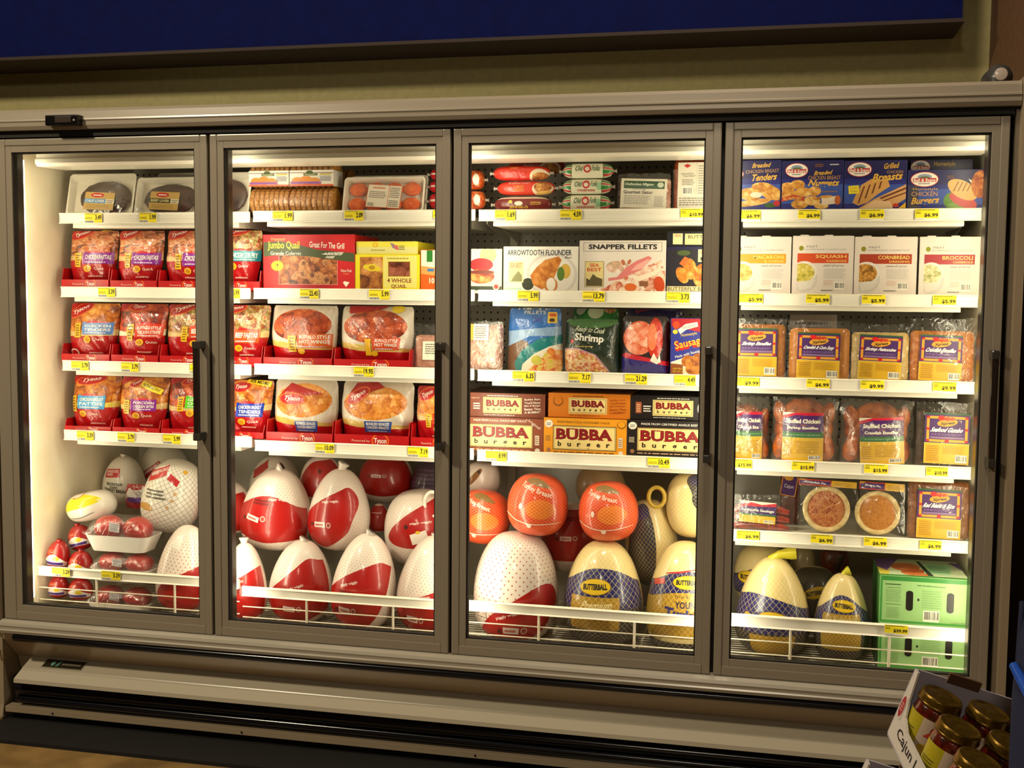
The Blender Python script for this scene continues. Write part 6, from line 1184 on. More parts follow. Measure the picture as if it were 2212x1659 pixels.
# ================================================================ bottom baskets: wrapped birds
PW = pattern('#e8dace', '#7a5048', 'knot', 44, 26, 0.10)
PWF = pattern('#e8dace', '#b0584c', 'knot', 34, 20, 0.13)
REDW = C('#ac0d09', 'wrap')
def piggly(bands, text=True, flip=False):
    """white dotted wrap with a broad slanted red panel; plain brand words, no mascot"""
    k = [('p', bands, REDW)]
    if text: k += [('t', 'piggly wiggly', text[0], text[1], text[0] + 0.3, text[1] + 0.035, '#f0dcd4', text[2] if len(text) > 2 else 0, 0.02)]
    return k
def oven(x, y, rot=0): return [('r', x, y, x + 0.20, y + 0.065, '#ecd8d0', rot), ('l', x + 0.02, y + 0.01, x + 0.18, y + 0.055, 1, '#c05a50', rot), ('e', x + 0.26, y + 0.04, 0.038, 0.034, '#ecd8d0'), ('e', x + 0.26, y + 0.04, 0.028, 0.025, '#a83a30'), ('e', x - 0.05, y + 0.02, 0.025, 0.022, '#4a1410')]
def TK(label, rect, Y, its, mat=PW, **kw):
    kw.setdefault('group', 'red and white wrapped turkeys')
    kw.setdefault('pear', 0.54); kw.setdefault('fat', 0.74)
    return bird('wrapped_turkey', label, 'turkey', rect, Y, mat, its, uvs=(1, 1), **kw)
F1 = [(0, 0.46), (0.5, 0.62), (1, 0.86), (1, 0.12), (0.7, 0.02), (0, 0.0)]
dark = lambda x, y: [('l', x, y, x + 0.3, y + 0.07, 2, '#6a1410')]
TK('red and white turkey at the second door\'s lower left edge', (490, 1172, 573, 1340), 0.325, piggly([(0, 0.46), (1, 0.72), (1, 0.1), (0.6, 0), (0, 0)], (0.35, 0.54)) + dark(0.3, 0.4), seed=1, roll=-2, neck=('#e8dcd0', 0.03, 0.016, 0.0))
TK('red and white turkey standing front row, left of the wire guard\'s first post', (587, 1166, 715, 1341), 0.325, piggly([(0, 0.30), (0.16, 0.44), (0.45, 0.66), (0.77, 0.85), (1, 0.8), (1, 0.2), (0.8, 0.05), (0, 0)], (0.42, 0.48, 20)) + oven(0.4, 0.2) + dark(0.3, 0.36), seed=2, roll=4, neck=('#e8dcd0', 0.02, 0.018, 0.2))
TK('red and white turkey standing front row, between the wire guard\'s two posts', (722, 1152, 855, 1354), 0.325, piggly([(0, 0.38), (0.05, 0.43), (0.33, 0.62), (0.9, 0.78), (1, 0.7), (0.85, 0.1), (0.6, 0), (0, 0)], (0.24, 0.50, 20)) + oven(0.25, 0.2) + dark(0.25, 0.38), seed=3, roll=6, neck=('#e8dcd0', 0.02, 0.018, 0.3), parts=None)
TK('mostly white front-row turkey cut off by the second door\'s right frame', (863, 1156, 994, 1362), 0.325, piggly([(0, 0.28), (0.5, 0.42), (1, 0.6), (1, 0), (0, 0)], (0.36, 0.40, 12)) + oven(0.3, 0.14), seed=4, roll=8, neck=('#e8dcd0', 0.02, 0.018, 0.0))
TK('large red-banded turkey, left of two lying on the second row', (526, 1012, 670, 1184), 0.40, piggly([(0, 0.52), (0.3, 0.70), (0.7, 0.72), (1, 0.56), (1, 0.2), (0.5, 0.12), (0, 0.22)], (0.55, 0.66)) + oven(0.24, 0.40, -10) + dark(0.3, 0.6), seed=5, roll=4, fat=0.66, neck=('#e0d4c8', 0.02, 0.022, 0.6))
TK('large red-banded turkey with a tied top at the middle of the second row', (671, 1012, 797, 1186), 0.385, piggly([(0, 0.2), (0.02, 0.47), (0.33, 0.67), (0.6, 0.76), (0.85, 0.84), (0.97, 0.66), (0.84, 0.42), (0.8, 0.25), (0.45, 0.04), (0.1, 0.12)], (0.32, 0.62, 8)) + oven(0.24, 0.32, 6), seed=6, roll=4, neck=('#e8dcd0', 0.035, 0.02, 0.2))
def handle_loop(t, w, H):
    mb = MB(); pts = [(w * 0.30 + 0.03 * math.cos(a), -w * 0.30, H * 0.84 + 0.042 * math.sin(a)) for a in [i * 2 * math.pi / 22 for i in range(20)]]; mb.tube(pts, 0.0065, C('#f0e8dc', 'wrap'), 8); mb.build('net_handle', t)
TK('red-banded turkey with a white loop handle beside the second door\'s right frame', (832, 1058, 985, 1216), 0.40, piggly([(0.05, 0.4), (0.4, 0.74), (1, 0.92), (1, 0.35), (0.5, 0.26)], (0.5, 0.6)) + [('e', 0.44, 0.58, 0.03, 0.03, '#4a1410'), ('r', 0.5, 0.36, 0.72, 0.5, '#f0e8dc', 12), ('e', 0.6, 0.5, 0.03, 0.02, '#e8c020')], seed=7, roll=-6, fat=0.6, pear=0.3, parts=handle_loop)
TK('red-banded turkey partly behind the second door\'s left frame, second row', (440, 1040, 545, 1150), 0.42, piggly([(0, 0.7), (1, 0.82), (1, 0.1), (0, 0.1)], (0.5, 0.55)), seed=8, fat=0.6)
TK('red turkey deep in the basket, dimly lit, left of centre of the second door', (648, 985, 746, 1092), 0.56, piggly([(0, 0.5), (0.3, 0.95), (1, 0.9), (1, 0.3), (0.6, 0.2), (0.2, 0.3)], None) + [('e', 0.66, 0.72, 0.04, 0.04, '#4a1410')], seed=9, roll=-12, fat=0.6)
TK('red turkey deep in the basket behind the loop-handled turkey', (778, 984, 892, 1084), 0.56, piggly([(0, 0.95), (1, 0.95), (1, 0.25), (0.5, 0.18), (0, 0.3)], None) + oven(0.35, 0.6), seed=10, fat=0.55, pear=0.2)
TK('small red turkey wedged between the second row turkeys', (795, 1088, 842, 1150), 0.50, piggly([(0, 0.95), (1, 0.95), (1, 0.1), (0, 0.1)], None) + [('l', 0.2, 0.7, 0.8, 0.76, 1, '#e8c8c0')], seed=11)
HW = pattern('#ddd6c6', '#6a6258', 'dots', 60, 44, 0.10)
def honey(x, y, rot=0, s=1.0):
    return [('r', x, y, x + 0.46 * s, y + 0.17 * s, '#b81e22', rot), ('t', 'HONEYSUCKLE', x + 0.04, y + 0.095 * s, x + 0.42 * s, y + 0.15 * s, '#f0e4dc', rot, 0.02), ('t', 'WHITE', x + 0.06, y + 0.03 * s, x + 0.26 * s, y + 0.08 * s, '#f0e4dc', rot, 0.02)]
bird('turkey_breast', 'whitish net-wrapped turkey breast at the back left of the second door\'s basket', 'turkey', (543, 985, 646, 1085), 0.54, HW, [('r', 0.1, 0.66, 0.5, 0.86, '#a82a24', 35), ('t', 'TURKEY BREAST', 0.3, 0.48, 0.8, 0.58, '#3a3630', 35, 0.02), ('l', 0.2, 0.2, 0.6, 0.44, 4, '#6a6458', 35)], seed=12, fat=0.6, group='whitish turkey breasts')
bird('wrapped_turkey', 'dark purple wrapped bird at the back, beside the second door\'s right frame', 'turkey', (888, 985, 1000, 1090), 0.52, C('#3a2438', 'wrap'), [('l', 0.1, 0.3, 0.7, 0.8, 6, '#5a4460')], seed=13, fat=0.5)
# first door
bird('turkey_breast', 'whitish turkey breast with red patch standing at the back, first door', 'turkey', (227, 985, 310, 1088), 0.52, HW, honey(0.18, 0.60, 3) + [('t', 'SKIN-ON BONE-IN', 0.3, 0.44, 0.7, 0.50, '#2a2824', -3, 0.02), ('t', 'TURKEY BREAST', 0.24, 0.30, 0.84, 0.37, '#2a2824', -6, 0.02), ('t', 'YOUNG', 0.4, 0.38, 0.6, 0.43, '#2a2824', -3, 0.02)], seed=14, neck=('#d8d0c4', 0.02, 0.014, 0.1), group='whitish turkey breasts')
bird('turkey_breast', 'whitish turkey breast with slanted red patch just under the fourth shelf', 'turkey', (303, 958, 404, 1050), 0.44, HW, honey(0.26, 0.36, 34), seed=15, fat=0.6, group='whitish turkey breasts')
bird('turkey_breast', 'large whitish turkey breast with honeycomb wrap beside the first door frame', 'turkey', (316, 992, 432, 1148), 0.37, pattern('#e4ddd0', '#8a8478', 'net', 26, 18, 0.05), honey(0.02, 0.72, 36, 0.9) + [('r', 0.5, 0.76, 0.74, 0.84, '#b81e22', -18), ('p', [(0.1, 0.26), (0.4, 0.30), (0.44, 0.36), (0.3, 0.40), (0.12, 0.34)], '#b88a3a'), ('l', 0.2, 0.48, 0.6, 0.62, 3, '#5a564c', 14), ('e', 0.72, 0.64, 0.03, 0.02, '#c8a070'), ('e', 0.7, 0.54, 0.03, 0.02, '#c8a070'), ('e', 0.66, 0.44, 0.03, 0.02, '#c8a070'), ('e', 0.82, 0.92, 0.05, 0.02, '#d8a01c')], seed=16, roll=18, fat=0.6, pear=0.25, group='whitish turkey breasts')
bird('roasting_chicken', 'white wrapped chicken with broad yellow band, leftmost and high in the basket', 'chicken', (150, 1062, 246, 1122), 0.36, C('#ece6d8', 'wrap'), [('p', [(0.02, 0.34), (0.2, 0.5), (0.6, 0.52), (0.98, 0.66), (0.8, 0.93), (0.4, 0.98), (0.15, 0.86)], '#e8d818'), ('e', 0.45, 0.94, 0.16, 0.07, '#c83a3a', 8), ('e', 0.45, 0.94, 0.13, 0.05, '#f0e0c8', 8), ('p', [(0.2, 0.2), (0.5, 0.16), (0.8, 0.3), (0.78, 0.33), (0.5, 0.2), (0.22, 0.23)], '#8a8a8a')], seed=17, roll=-12, fat=0.5, pear=0.1)
RC = C('#a20c10', 'wrap')
def hen(label, rect, Y, seed, roll=0, low=False):
    return bird('cornish_hen', label, 'chicken', rect, Y, RC, [('p', [(0, 0.30), (0.2, 0.46), (0.5, 0.64), (0.8, 0.50), (1, 0.34), (1, 0.2), (0.5, 0.24), (0, 0.14)], '#ece4dc'), ('r', 0.08, 0.24, 0.92, 0.34, '#4a2a8a'), ('e', 0.66, 0.46, 0.13, 0.08, '#e8c81c'), ('e', 0.42, 0.66, 0.2, 0.09, '#e8702c'), ('e', 0.42, 0.66, 0.16, 0.065, '#b01420'), ('t', 'Tyson', 0.32, 0.64, 0.52, 0.69, WH)], seed=seed, roll=roll, pear=0.35, neck=('#b8161a', 0.018, 0.010, 0.1), group='red wrapped cornish hens')
hen('small red hen with white tie, leftmost just above the basket rail', (104, 1168, 148, 1230), 0.252, 18, 6)
hen('small red hen under the yellow-banded chicken, with a twisted tie', (150, 1134, 197, 1188), 0.32, 19, -14)
hen('small red hen with purple band, second from left at the basket rail', (151, 1190, 198, 1243), 0.265, 20, 4)
hen('red hen behind the wires at the basket\'s far left corner', (107, 1243, 148, 1291), 0.25, 21, 0)
hen('red hen behind the wires, second from left in the bottom row', (151, 1249, 198, 1295), 0.25, 22, 0)
bag('frozen_chicken_bag', 'small white and red bag of chicken breasts below the whitish turkey breasts', 'bag', (266, 1048, 330, 1110), 0, 'K', '#b81620', [('r', 0, 0, 1, 1, '#b8202a'), ('p', [(0, 0.35), (1, 0.35), (0.95, 0.75), (0.6, 0.8), (0.1, 0.7)], '#e8e0dc'), ('e', 0.4, 0.74, 0.24, 0.1, '#b01420'), ('t', 'Tyson', 0.26, 0.69, 0.54, 0.79, WH), ('t', 'Chicken', 0.45, 0.5, 0.95, 0.62, '#3a3a4a', 5), ('r', 0.1, 0.22, 0.7, 0.40, '#6a3a9a'), ('r', 0.66, 0.16, 0.9, 0.4, '#d8d0c8')], Y=0.505, depth=0.03, seed=51, z=onY(290, 1113, 0.40).z)
def wing_tray(label, rect, Y, seed, z=None):
    cx, w, zb, h = fr(rect, Y); t = thing('chicken_tray', label, 'food tray', (cx, Y, zb if z is None else z), (0, 0, 0), 'wrapped white trays of red chicken packs')
    mb = MB(); W = C('#e8e4dc', 'wrap'); d = 0.12; H = h
    def ring(s, z): return [(x * s, y * s, z) for x, y in rr_ring(w, d, 0.03)]
    L = [ring(0.80, 0.0), ring(0.98, H * 0.40), ring(1.0, H * 0.44), ring(0.96, H * 0.44), ring(0.8, H * 0.2)]; n = len(L[0])
    for a, b in zip(L, L[1:]):
        for k in range(n): mb.poly([a[k], a[(k + 1) % n], b[(k + 1) % n], b[k]], W)
    mb.poly(L[0][::-1], W); mb.poly(L[-1], W); mb.build('foam_tray', t)
    RB = noisy('red_pack', '#a00c0c', '#c01c18', 20, 0.3, 0.2, 3, 0.4)
    for s in (-1, 1):
        mb = MB(); blob(mb, (s * w * 0.22, 0, H * 0.58), (w * 0.21, d * 0.4, H * 0.33), RB, seed + s, 0.08, 14); mb.build('chicken_pack', t)
    flat_label(t, -w * 0.10, w * 0.06, H * 0.55, H * 0.80, -d * 0.44, [('l', 0.1, 0.1, 0.9, 0.9, 4, '#8a8a94')], 'bag', back='#c0b8bc', rot=-6)
    P = np.zeros((17, 11, 3)); f = nz(seed)
    for i in range(17):
        for j in range(11):
            a = math.pi * (j / 10); u = i / 16; e = (1 - abs(2 * u - 1) ** 4) ** 0.5
            P[i, j] = ((u - 0.5) * w * 0.98, -d * 0.50 * math.cos(a), H * 0.44 + H * 0.52 * math.sin(a) * e + 0.004 * f(u, j / 10))
    mb = MB(); mb.surf(P, film(0.08, 0.05, 26, 1.0)); mb.build('clear_wrap', t); return t
w1 = wing_tray('white tray of red chicken packs, upper of the two in the first basket', (198, 1108, 338, 1186), 0.30, 71)
wing_tray('white tray of red chicken packs, lower of the two in the first basket', (209, 1189, 338, 1250), 0.29, 73)
wing_tray('white tray of red chicken packs behind the wires, first basket', (202, 1256, 334, 1318), 0.28, 75, GZ + 0.002)
TK('tall white and red turkey with pale sticker beside the first door\'s right frame', (346, 1134, 452, 1316), 0.315, piggly([(0.1, 0.0), (0.2, 0.30), (0.5, 0.44), (1, 0.62), (1, 0)], (0.32, 0.38, 18)) + [('r', 0.32, 0.76, 0.56, 0.90, '#f0ece0', -4)], mat=PWF, seed=23, roll=8, fat=0.66)

# third door
NETO = pattern('#d8401c', '#f0a078', 'knot', 46, 34, 0.2)
NETO = pattern('#d83c12', '#ec8a58', 'net', 40, 28, 0.07)
def obreast(label, rect, Y, seed, roll=0, tx=0.2):
    its = [('p', [(0.2, 0.93), (0.35, 0.98), (0.7, 0.96), (0.86, 0.82), (0.7, 0.84), (0.4, 0.88)], '#8a6a3a'), ('t', 'Turkey Breast', tx, 0.74, tx + 0.62, 0.84, '#f6dcc8', -14, 0.02), ('e', 0.62, 0.5, 0.24, 0.16, C('#e8802c', 'wrap')), ('e', 0.3, 0.52, 0.03, 0.05, '#f0d8c8'), ('p', [(0.02, 0.40), (0.2, 0.29), (0.5, 0.24), (0.96, 0.30), (0.96, 0.285), (0.5, 0.225), (0.2, 0.27), (0.02, 0.38)], '#f4d8c4'), ('s', 0.46, 0.22, 0.05, 0.045, 9, '#f4d8c4')]
    its[2] = ('e', 0.62, 0.5, 0.24, 0.16, pattern('#e0701c', '#f0a060', 'net', 40, 28, 0.07))
    return bird('turkey_breast', label, 'turkey', rect, Y, NETO, its, seed=seed, roll=roll, fat=0.66, pear=0.14, group='orange netted turkey breasts')
obreast('orange netted turkey breast at the third door\'s lower left edge', (986, 1058, 1102, 1172), 0.36, 31, 6, 0.1)
obreast('orange netted turkey breast, larger and left of centre of the third door', (1097, 1024, 1226, 1154), 0.37, 32, 4)
obreast('orange netted turkey breast resting above the first blue-banded turkey', (1250, 1040, 1378, 1166), 0.35, 33, -4, 0.12)
TK('big white dotted turkey with red base, front row of the third door', (1026, 1150, 1204, 1376), 0.335, piggly([(0.0, 0.0), (0.22, 0.22), (0.35, 0.32), (0.98, 0.66), (1, 0.4), (0.9, 0.0)], (0.36, 0.28, 20)) + oven(0.45, 0.12) + [('fr', 0.12, 0.24, 0.24, 0.33, 0.006, '#4a4a4a')], mat=PWF, seed=34, roll=2, fat=0.56, pear=0.34)
TK('red turkey lying behind and between the orange turkey breasts', (1168, 1088, 1290, 1232), 0.50, piggly([(0, 0.95), (1, 0.95), (1, 0.22), (0, 0.22)], None) + dark(0.45, 0.8) + oven(0.42, 0.52), seed=35, fat=0.5, pear=0.2)
TK('greyish dotted turkey under the third door\'s left end of the shelf', (1005, 998, 1080, 1068), 0.45, [('p', [(0.1, 0.4), (0.5, 0.9), (0.64, 0.8), (0.25, 0.3)], '#8a5a2a'), ('e', 0.5, 0.76, 0.05, 0.05, '#2a1a10')], seed=36, fat=0.5, pear=0.1)
NETC = pattern('#e6d196', '#d4b450', 'net', 34, 22, 0.035)
NETB = pattern('#201e62', '#c8bc80', 'net', 34, 22, 0.035)
NETG = pattern('#a8822c', '#d8b84a', 'net', 40, 26, 0.05)
NETK = pattern('#2a2438', '#9a905c', 'net', 40, 26, 0.06)
def bb(label, rect, Y, its, seed, **kw):
    kw.setdefault('group', 'cream turkeys with blue bands'); return bird('wrapped_turkey', label, 'turkey', rect, Y, NETC, its, seed=seed, **kw)
def bbo(cx, cy, rx, ry, rot=0): return [('e', cx, cy, rx, ry, '#8a6a1c', rot), ('e', cx, cy, rx * 0.95, ry * 0.92, '#e8c01c', rot), ('t', 'BUTTERBALL', cx - rx * 0.76, cy - ry * 0.36, cx + rx * 0.76, cy + ry * 0.36, '#14121c', rot, 0.05)]
bb('cream turkey with blue band and gold premium label, front row of the third door', (1219, 1168, 1388, 1385), 0.335, [('p', [(0, 0.62), (0.12, 0.70), (0.3, 0.77), (0.5, 0.79), (0.75, 0.77), (0.9, 0.72), (1, 0.64), (1, 0.3), (0, 0.3)], NETB), ('p', [(0, 0.40), (1, 0.40), (1, 0), (0, 0)], NETK), ('r', 0.14, 0.20, 0.76, 0.52, NETG), ('t', 'Premium', 0.26, 0.40, 0.70, 0.485, '#e8d8a0', 3, 0.02, 0.15), ('t', 'YOUNG TURKEY', 0.3, 0.33, 0.74, 0.37, '#e8d8a0')] + bbo(0.45, 0.615, 0.215, 0.078, 3), 37, fat=0.60, pear=0.50)
bb('cream turkey with large gold young turkey label at the third door\'s right frame', (1397, 1170, 1562, 1408), 0.335, [('p', [(0, 0.66), (0.3, 0.77), (0.7, 0.79), (1, 0.72), (1, 0.3), (0, 0.3)], NETB), ('p', [(0.2, 0.745), (0.7, 0.79), (0.7, 0.805), (0.2, 0.76)], '#b8242c'), ('p', [(0.0, 0.52), (0.3, 0.60), (0.7, 0.61), (1, 0.56), (1, 0.20), (0, 0.20)], NETG), ('t', 'Fresh &', 0.40, 0.56, 0.58, 0.585, '#4a3a1c', 0, 0.0), ('t', 'YOUNG', 0.40, 0.47, 0.74, 0.53, '#2a2444', 0, 0.03), ('t', 'Turkey', 0.26, 0.35, 0.8, 0.46, '#2a246a', -6, 0.05), ('r', 0.06, 0.65, 0.22, 0.70, '#c83a2a', 16), ('p', [(0, 0.16), (1, 0.16), (1, 0), (0, 0)], NETK)] + bbo(0.58, 0.69, 0.24, 0.06), 38, fat=0.6, pear=0.52)
bb('cream turkey with dark netted band leaning between the two front row turkeys', (1350, 1080, 1464, 1262), 0.46, [('p', [(0, 0.0), (0.1, 0.6), (0.3, 1), (0.62, 0.95), (0.66, 0.5), (0.5, 0.0)], NETK), ('p', [(0.2, 0.98), (0.6, 0.98), (0.6, 0.82), (0.15, 0.82)], NETB)], 39, roll=-8, fat=0.6, pear=0.2)
bb('cream turkey with dark netted band high up beside the third door\'s right frame', (1438, 1020, 1570, 1158), 0.42, [('p', [(0.3, 0.98), (0.7, 1), (1, 0.9), (1, 0.3), (0.66, 0.36), (0.45, 0.6), (0.5, 0.74)], NETK), ('p', [(0.35, 0.98), (0.8, 1), (0.8, 0.84), (0.5, 0.84)], NETB)], 40, roll=-6, fat=0.55, pear=0.1)
bird('wrapped_turkey', 'plain cream turkey deep in the third door\'s basket, under the shelf', 'turkey', (1244, 1006, 1350, 1090), 0.62, C('#c8a878', 'wrap'), [('l', 0.2, 0.5, 0.7, 0.6, 1, '#a8885c')], seed=41, fat=0.55, pear=0.1)
p = onY(1423, 1066, 0.45); t = thing('net_handle_loop', 'yellow plastic net loop beside the high cream turkey, third door', 'net', (p.x, 0.38, p.z))
mb = MB(); mb.tube([(0.026 * math.cos(a), 0, 0.032 * math.sin(a)) for a in [i * 2 * math.pi / 24 for i in range(25)]], 0.007, C('#b8962a', 'wrap'), 8, False); mb.build('net_loop', t)
# fourth door
YN = pattern('#d8cc2c', '#8a8410', 'net', 14, 10, 0.10)
bb('cream turkey with blue band and bright yellow net top, front of the fourth door', (1588, 1202, 1750, 1408), 0.335, [('p', [(0, 0.62), (0.12, 0.67), (0.35, 0.66), (0.7, 0.60), (1, 0.50), (1, 0.20), (0, 0.20)], NETB), ('p', [(0, 0.28), (1, 0.28), (1, 0), (0, 0)], NETK), ('r', 0.2, 0.02, 0.8, 0.26, NETG), ('r', 0.12, 0.40, 0.28, 0.46, '#c8a84a', -14)] + bbo(0.52, 0.42, 0.225, 0.085, -8), 42, fat=0.66, pear=0.66, neck=(YN, 0.045, 0.02, 1.5))
bb('smaller cream turkey with blue band, left of the green boxes', (1758, 1238, 1879, 1424), 0.335, [('p', [(0, 0.60), (0.1, 0.68), (0.3, 0.78), (0.5, 0.80), (0.75, 0.74), (1, 0.58), (1, 0.2), (0, 0.2)], NETB), ('p', [(0, 0.34), (1, 0.34), (1, 0), (0, 0)], NETK), ('r', 0.12, 0.18, 0.82, 0.585, NETG), ('t', 'Lil Butterball', 0.18, 0.50, 0.76, 0.56, '#d8c890')] + bbo(0.51, 0.675, 0.25, 0.07, -4), 43, fat=0.64, pear=0.60, neck=(YN, 0.028, 0.014, 0.7))
bb('dim cream turkey with blue band behind the yellow-topped turkey', (1584, 1176, 1706, 1300), 0.54, [('p', [(0, 0.5), (0.5, 0.74), (1, 0.6), (1, 0.2), (0, 0.2)], NETB)] + bbo(0.32, 0.5, 0.24, 0.12), 44, fat=0.55, pear=0.2)
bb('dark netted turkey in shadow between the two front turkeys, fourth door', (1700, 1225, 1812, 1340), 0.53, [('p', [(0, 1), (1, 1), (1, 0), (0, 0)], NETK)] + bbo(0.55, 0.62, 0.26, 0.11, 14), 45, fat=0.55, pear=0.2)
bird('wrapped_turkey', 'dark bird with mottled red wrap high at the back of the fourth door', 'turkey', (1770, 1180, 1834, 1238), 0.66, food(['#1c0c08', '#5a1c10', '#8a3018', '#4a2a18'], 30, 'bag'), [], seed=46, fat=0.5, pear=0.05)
bird('wrapped_turkey', 'cream and blue wrapped bird behind the yellow net top, fourth door', 'turkey', (1706, 1180, 1762, 1290), 0.62, C('#b8a478', 'wrap'), [('p', [(0, 0.5), (1, 0.4), (1, 0.0), (0, 0.0)], NETB)], seed=47, fat=0.5, pear=0.1)
# green cartons with hand holes
def green(label, rect, Y, top, z, last=False):
    k = [('r', 0, 0, 1, 1, '#9cc884'), ('r', 0, 0.90, 1, 1, '#3a8a3c'), ('r', 0, 0, 0.03, 1, '#4a9a48'), ('r', 0, 0, 1, 0.05, '#4a9a48'), ('l', 0.06, 0.80, 0.24, 0.85, 1, '#3a5a34'), ('r', 0.08, 0.75, 0.24, 0.757, '#3a5a34'), ('l', 0.07, 0.45, 0.25, 0.72, 7, '#86ae72'), ('r', 0.07, 0.39, 0.25, 0.397, '#2a4a28'), ('l', 0.08, 0.1, 0.24, 0.34, 6, '#86ae72'), ('t', 'Safe Handling Instructions', 0.42, 0.80, 0.74, 0.84, '#3a5a34', -1, 0.01), ('l', 0.48, 0.34, 0.72, 0.74, 8, '#86ae72'), ('e', 0.44, 0.52, 0.012, 0.03, '#2a2a2a'), ('b', 0.5, 0.06, 0.68, 0.30), ('t', 'Capra Spa', 0.82, 0.05, 0.97, 0.09, '#6a5a3a')]
    for x in (0.34, 0.80): k += [('r', x - 0.04, 0.33, x + 0.04, 0.65, '#120c08'), ('e', x, 0.33, 0.04, 0.055, '#120c08'), ('e', x, 0.65, 0.04, 0.055, '#120c08')]
    return carton('green_carton', label, 'box', rect, 3, 'K', Y, 0.24, '#9cc884', '#d8dcc8', '#4a8a44', k, z=z, top_art=top, group='green cartons with hand holes')
g1 = green('green carton with two dark hand holes, lower, behind the wires', (1898, 1352, 2088, 1446), 0.26, None, GZ + 0.002)
SAUS = food(['#a8481c', '#c8703a', '#d8905a'], 20)
top = [('r', 0, 0, 1, 1, '#c8d8b0'), ('p', [(0, 0), (0.1, 0), (0.2, 1), (0, 1)], '#d8c850'), ('p', [(0, 0.5), (0.1, 0.3), (0.3, 1), (0, 1)], '#6a4a8a'), ('e', 0.34, 0.55, 0.17, 0.24, SAUS, -10), ('e', 0.44, 0.25, 0.18, 0.2, SAUS, -6), ('r', 0.56, 0.2, 0.86, 0.8, '#a8d8a8', -8), ('l', 0.6, 0.3, 0.84, 0.7, 5, '#4a8a5a'), ('p', [(0.5, 0.9), (0.54, 0.9), (0.62, 0.1), (0.56, 0.1)], '#2a3a30'), ('p', [(0.88, 0.9), (1, 0.9), (1, 0.5)], '#6a4a8a'), ('r', 0, 0, 1, 0.08, '#3a8a3c')]
green('green carton with two dark hand holes, upper, with food pictures on its lid', (1900, 1248, 2092, 1349), 0.262, top, onY(1993, 1352, 0.26).z + 0.001)

# ================================================================ in front of the case: boxes of jars
def camframe(px, py, dist):
    d = ray(px, py).normalized(); return CV + d * dist
rx = CR @ Vector((0.953, -0.302, 0)); ph = R(14)
ux = CR @ Vector((0.302 * math.cos(ph), 0.953 * math.cos(ph), math.sin(ph))); dx = rx.cross(ux)      # right, up, and towards the viewer
O = camframe(1918, 1583, 1.90)
def JM(r, u, d): return O + rx * r + ux * u + dx * d
CBO, CBI = C('#d8d0c8', 'paper'), C('#b8b0c0', 'paper'); KRA = C('#5a3c24', 'paper')
def jarbox(label, r0, d0, u0, W=0.31, D=0.30, Hb=0.112, words=True, grp='open cardboard jar boxes'):
    M = Matrix((tuple(rx), tuple(-dx), tuple(ux))).transposed().to_4x4(); M.translation = JM(r0, u0, d0)
    t = thing('jar_box', label, 'box', (0, 0, 0), (0, 0, 0), grp); t.matrix_world = M
    th = 0.003
    mb = MB(); bk = [('l', 0.02, 0.72, 0.06, 0.78, 1, '#5a3a4a'), ('l', 0.02, 0.5, 0.06, 0.55, 1, '#5a3a4a')]
    mb.box(0, W, 0, th, 0, Hb, CBI); mb.box(0, W, -D, 0, -th, 0, CBI); mb.box(W - th, W, -D, 0, 0, Hb, CBI)
    # left wall: tall at the back corner, scooped low towards the front
    prof = [(0.0, 0.0), (0.0, Hb), (-0.012, Hb), (-0.022, Hb * 0.62), (-0.034, Hb * 0.42), (-0.06, Hb * 0.32), (-D + 0.06, Hb * 0.32), (-D + 0.034, Hb * 0.42), (-D + 0.02, Hb * 0.7), (-D, Hb), (-D, 0.0)]
    extr(mb, prof, 0, th, CBO)
    extr(mb, [(-D, 0), (-D + th, 0), (-D + th, Hb * 0.4), (-D, Hb * 0.4)], 0, W, CBO)
    if words:
        n = 1; P = np.array([[(-0.0005, -D * i, Hb * 0.31 * j) for j in (0, 1)] for i in (0, 1)])
        mb.surf(P, CBO, art([('t', 'Cajun Loaded', 0.10, 0.28, 0.72, 0.86, '#1c1418', 0, 0.02)], D / (Hb * 0.31), 'paper'), eps=0.0002, flip=False)
        mb.surf(np.array([[(-0.0005, -0.020 * i, Hb * 0.3 + Hb * 0.34 * j) for j in (0, 1)] for i in (0, 1)]), CBO, art([('e', 0.5, 0.5, 0.42, 0.44, '#a82024'), ('l', 0.25, 0.3, 0.75, 0.7, 3, '#e0b0a8')], 0.5, 'paper'), eps=0.0002)
    mb.build('box_shell', t)
    for x in (0.05, 0.17):
        mb = MB(); mb.box(x, x + 0.05, -0.001, th + 0.001, Hb - 0.006, Hb + 0.010, KRA, 0.001); mb.build('torn_flap', t)
    return t, M
LID = noisy('brass_lid', '#6a5018', '#8a6a24', 90, 0.3, 0.1); LID.node_tree.nodes['Principled BSDF'].inputs['Metallic'].default_value = 0.75
SALSA = noisy('red_relish', '#3a0c06', '#8a2410', 90, 0.25, 0.2, 5, 0.8)
def jar_glass():
    nt = NT('jar_glass'); t = nt.n('ShaderNodeBsdfTransparent'); t.inputs[0].default_value = (0.95, 0.92, 0.88, 1); g = nt.n('ShaderNodeBsdfGlossy', Roughness=0.05)
    m = nt.n('ShaderNodeMixShader'); m.inputs[0].default_value = 0.12; nt.l(t.outputs[0], m.inputs[1]); nt.l(g.outputs[0], m.inputs[2]); nt.l(m.outputs[0], nt.o.inputs[0]); return nt.m
JG = jar_glass(); JP = None
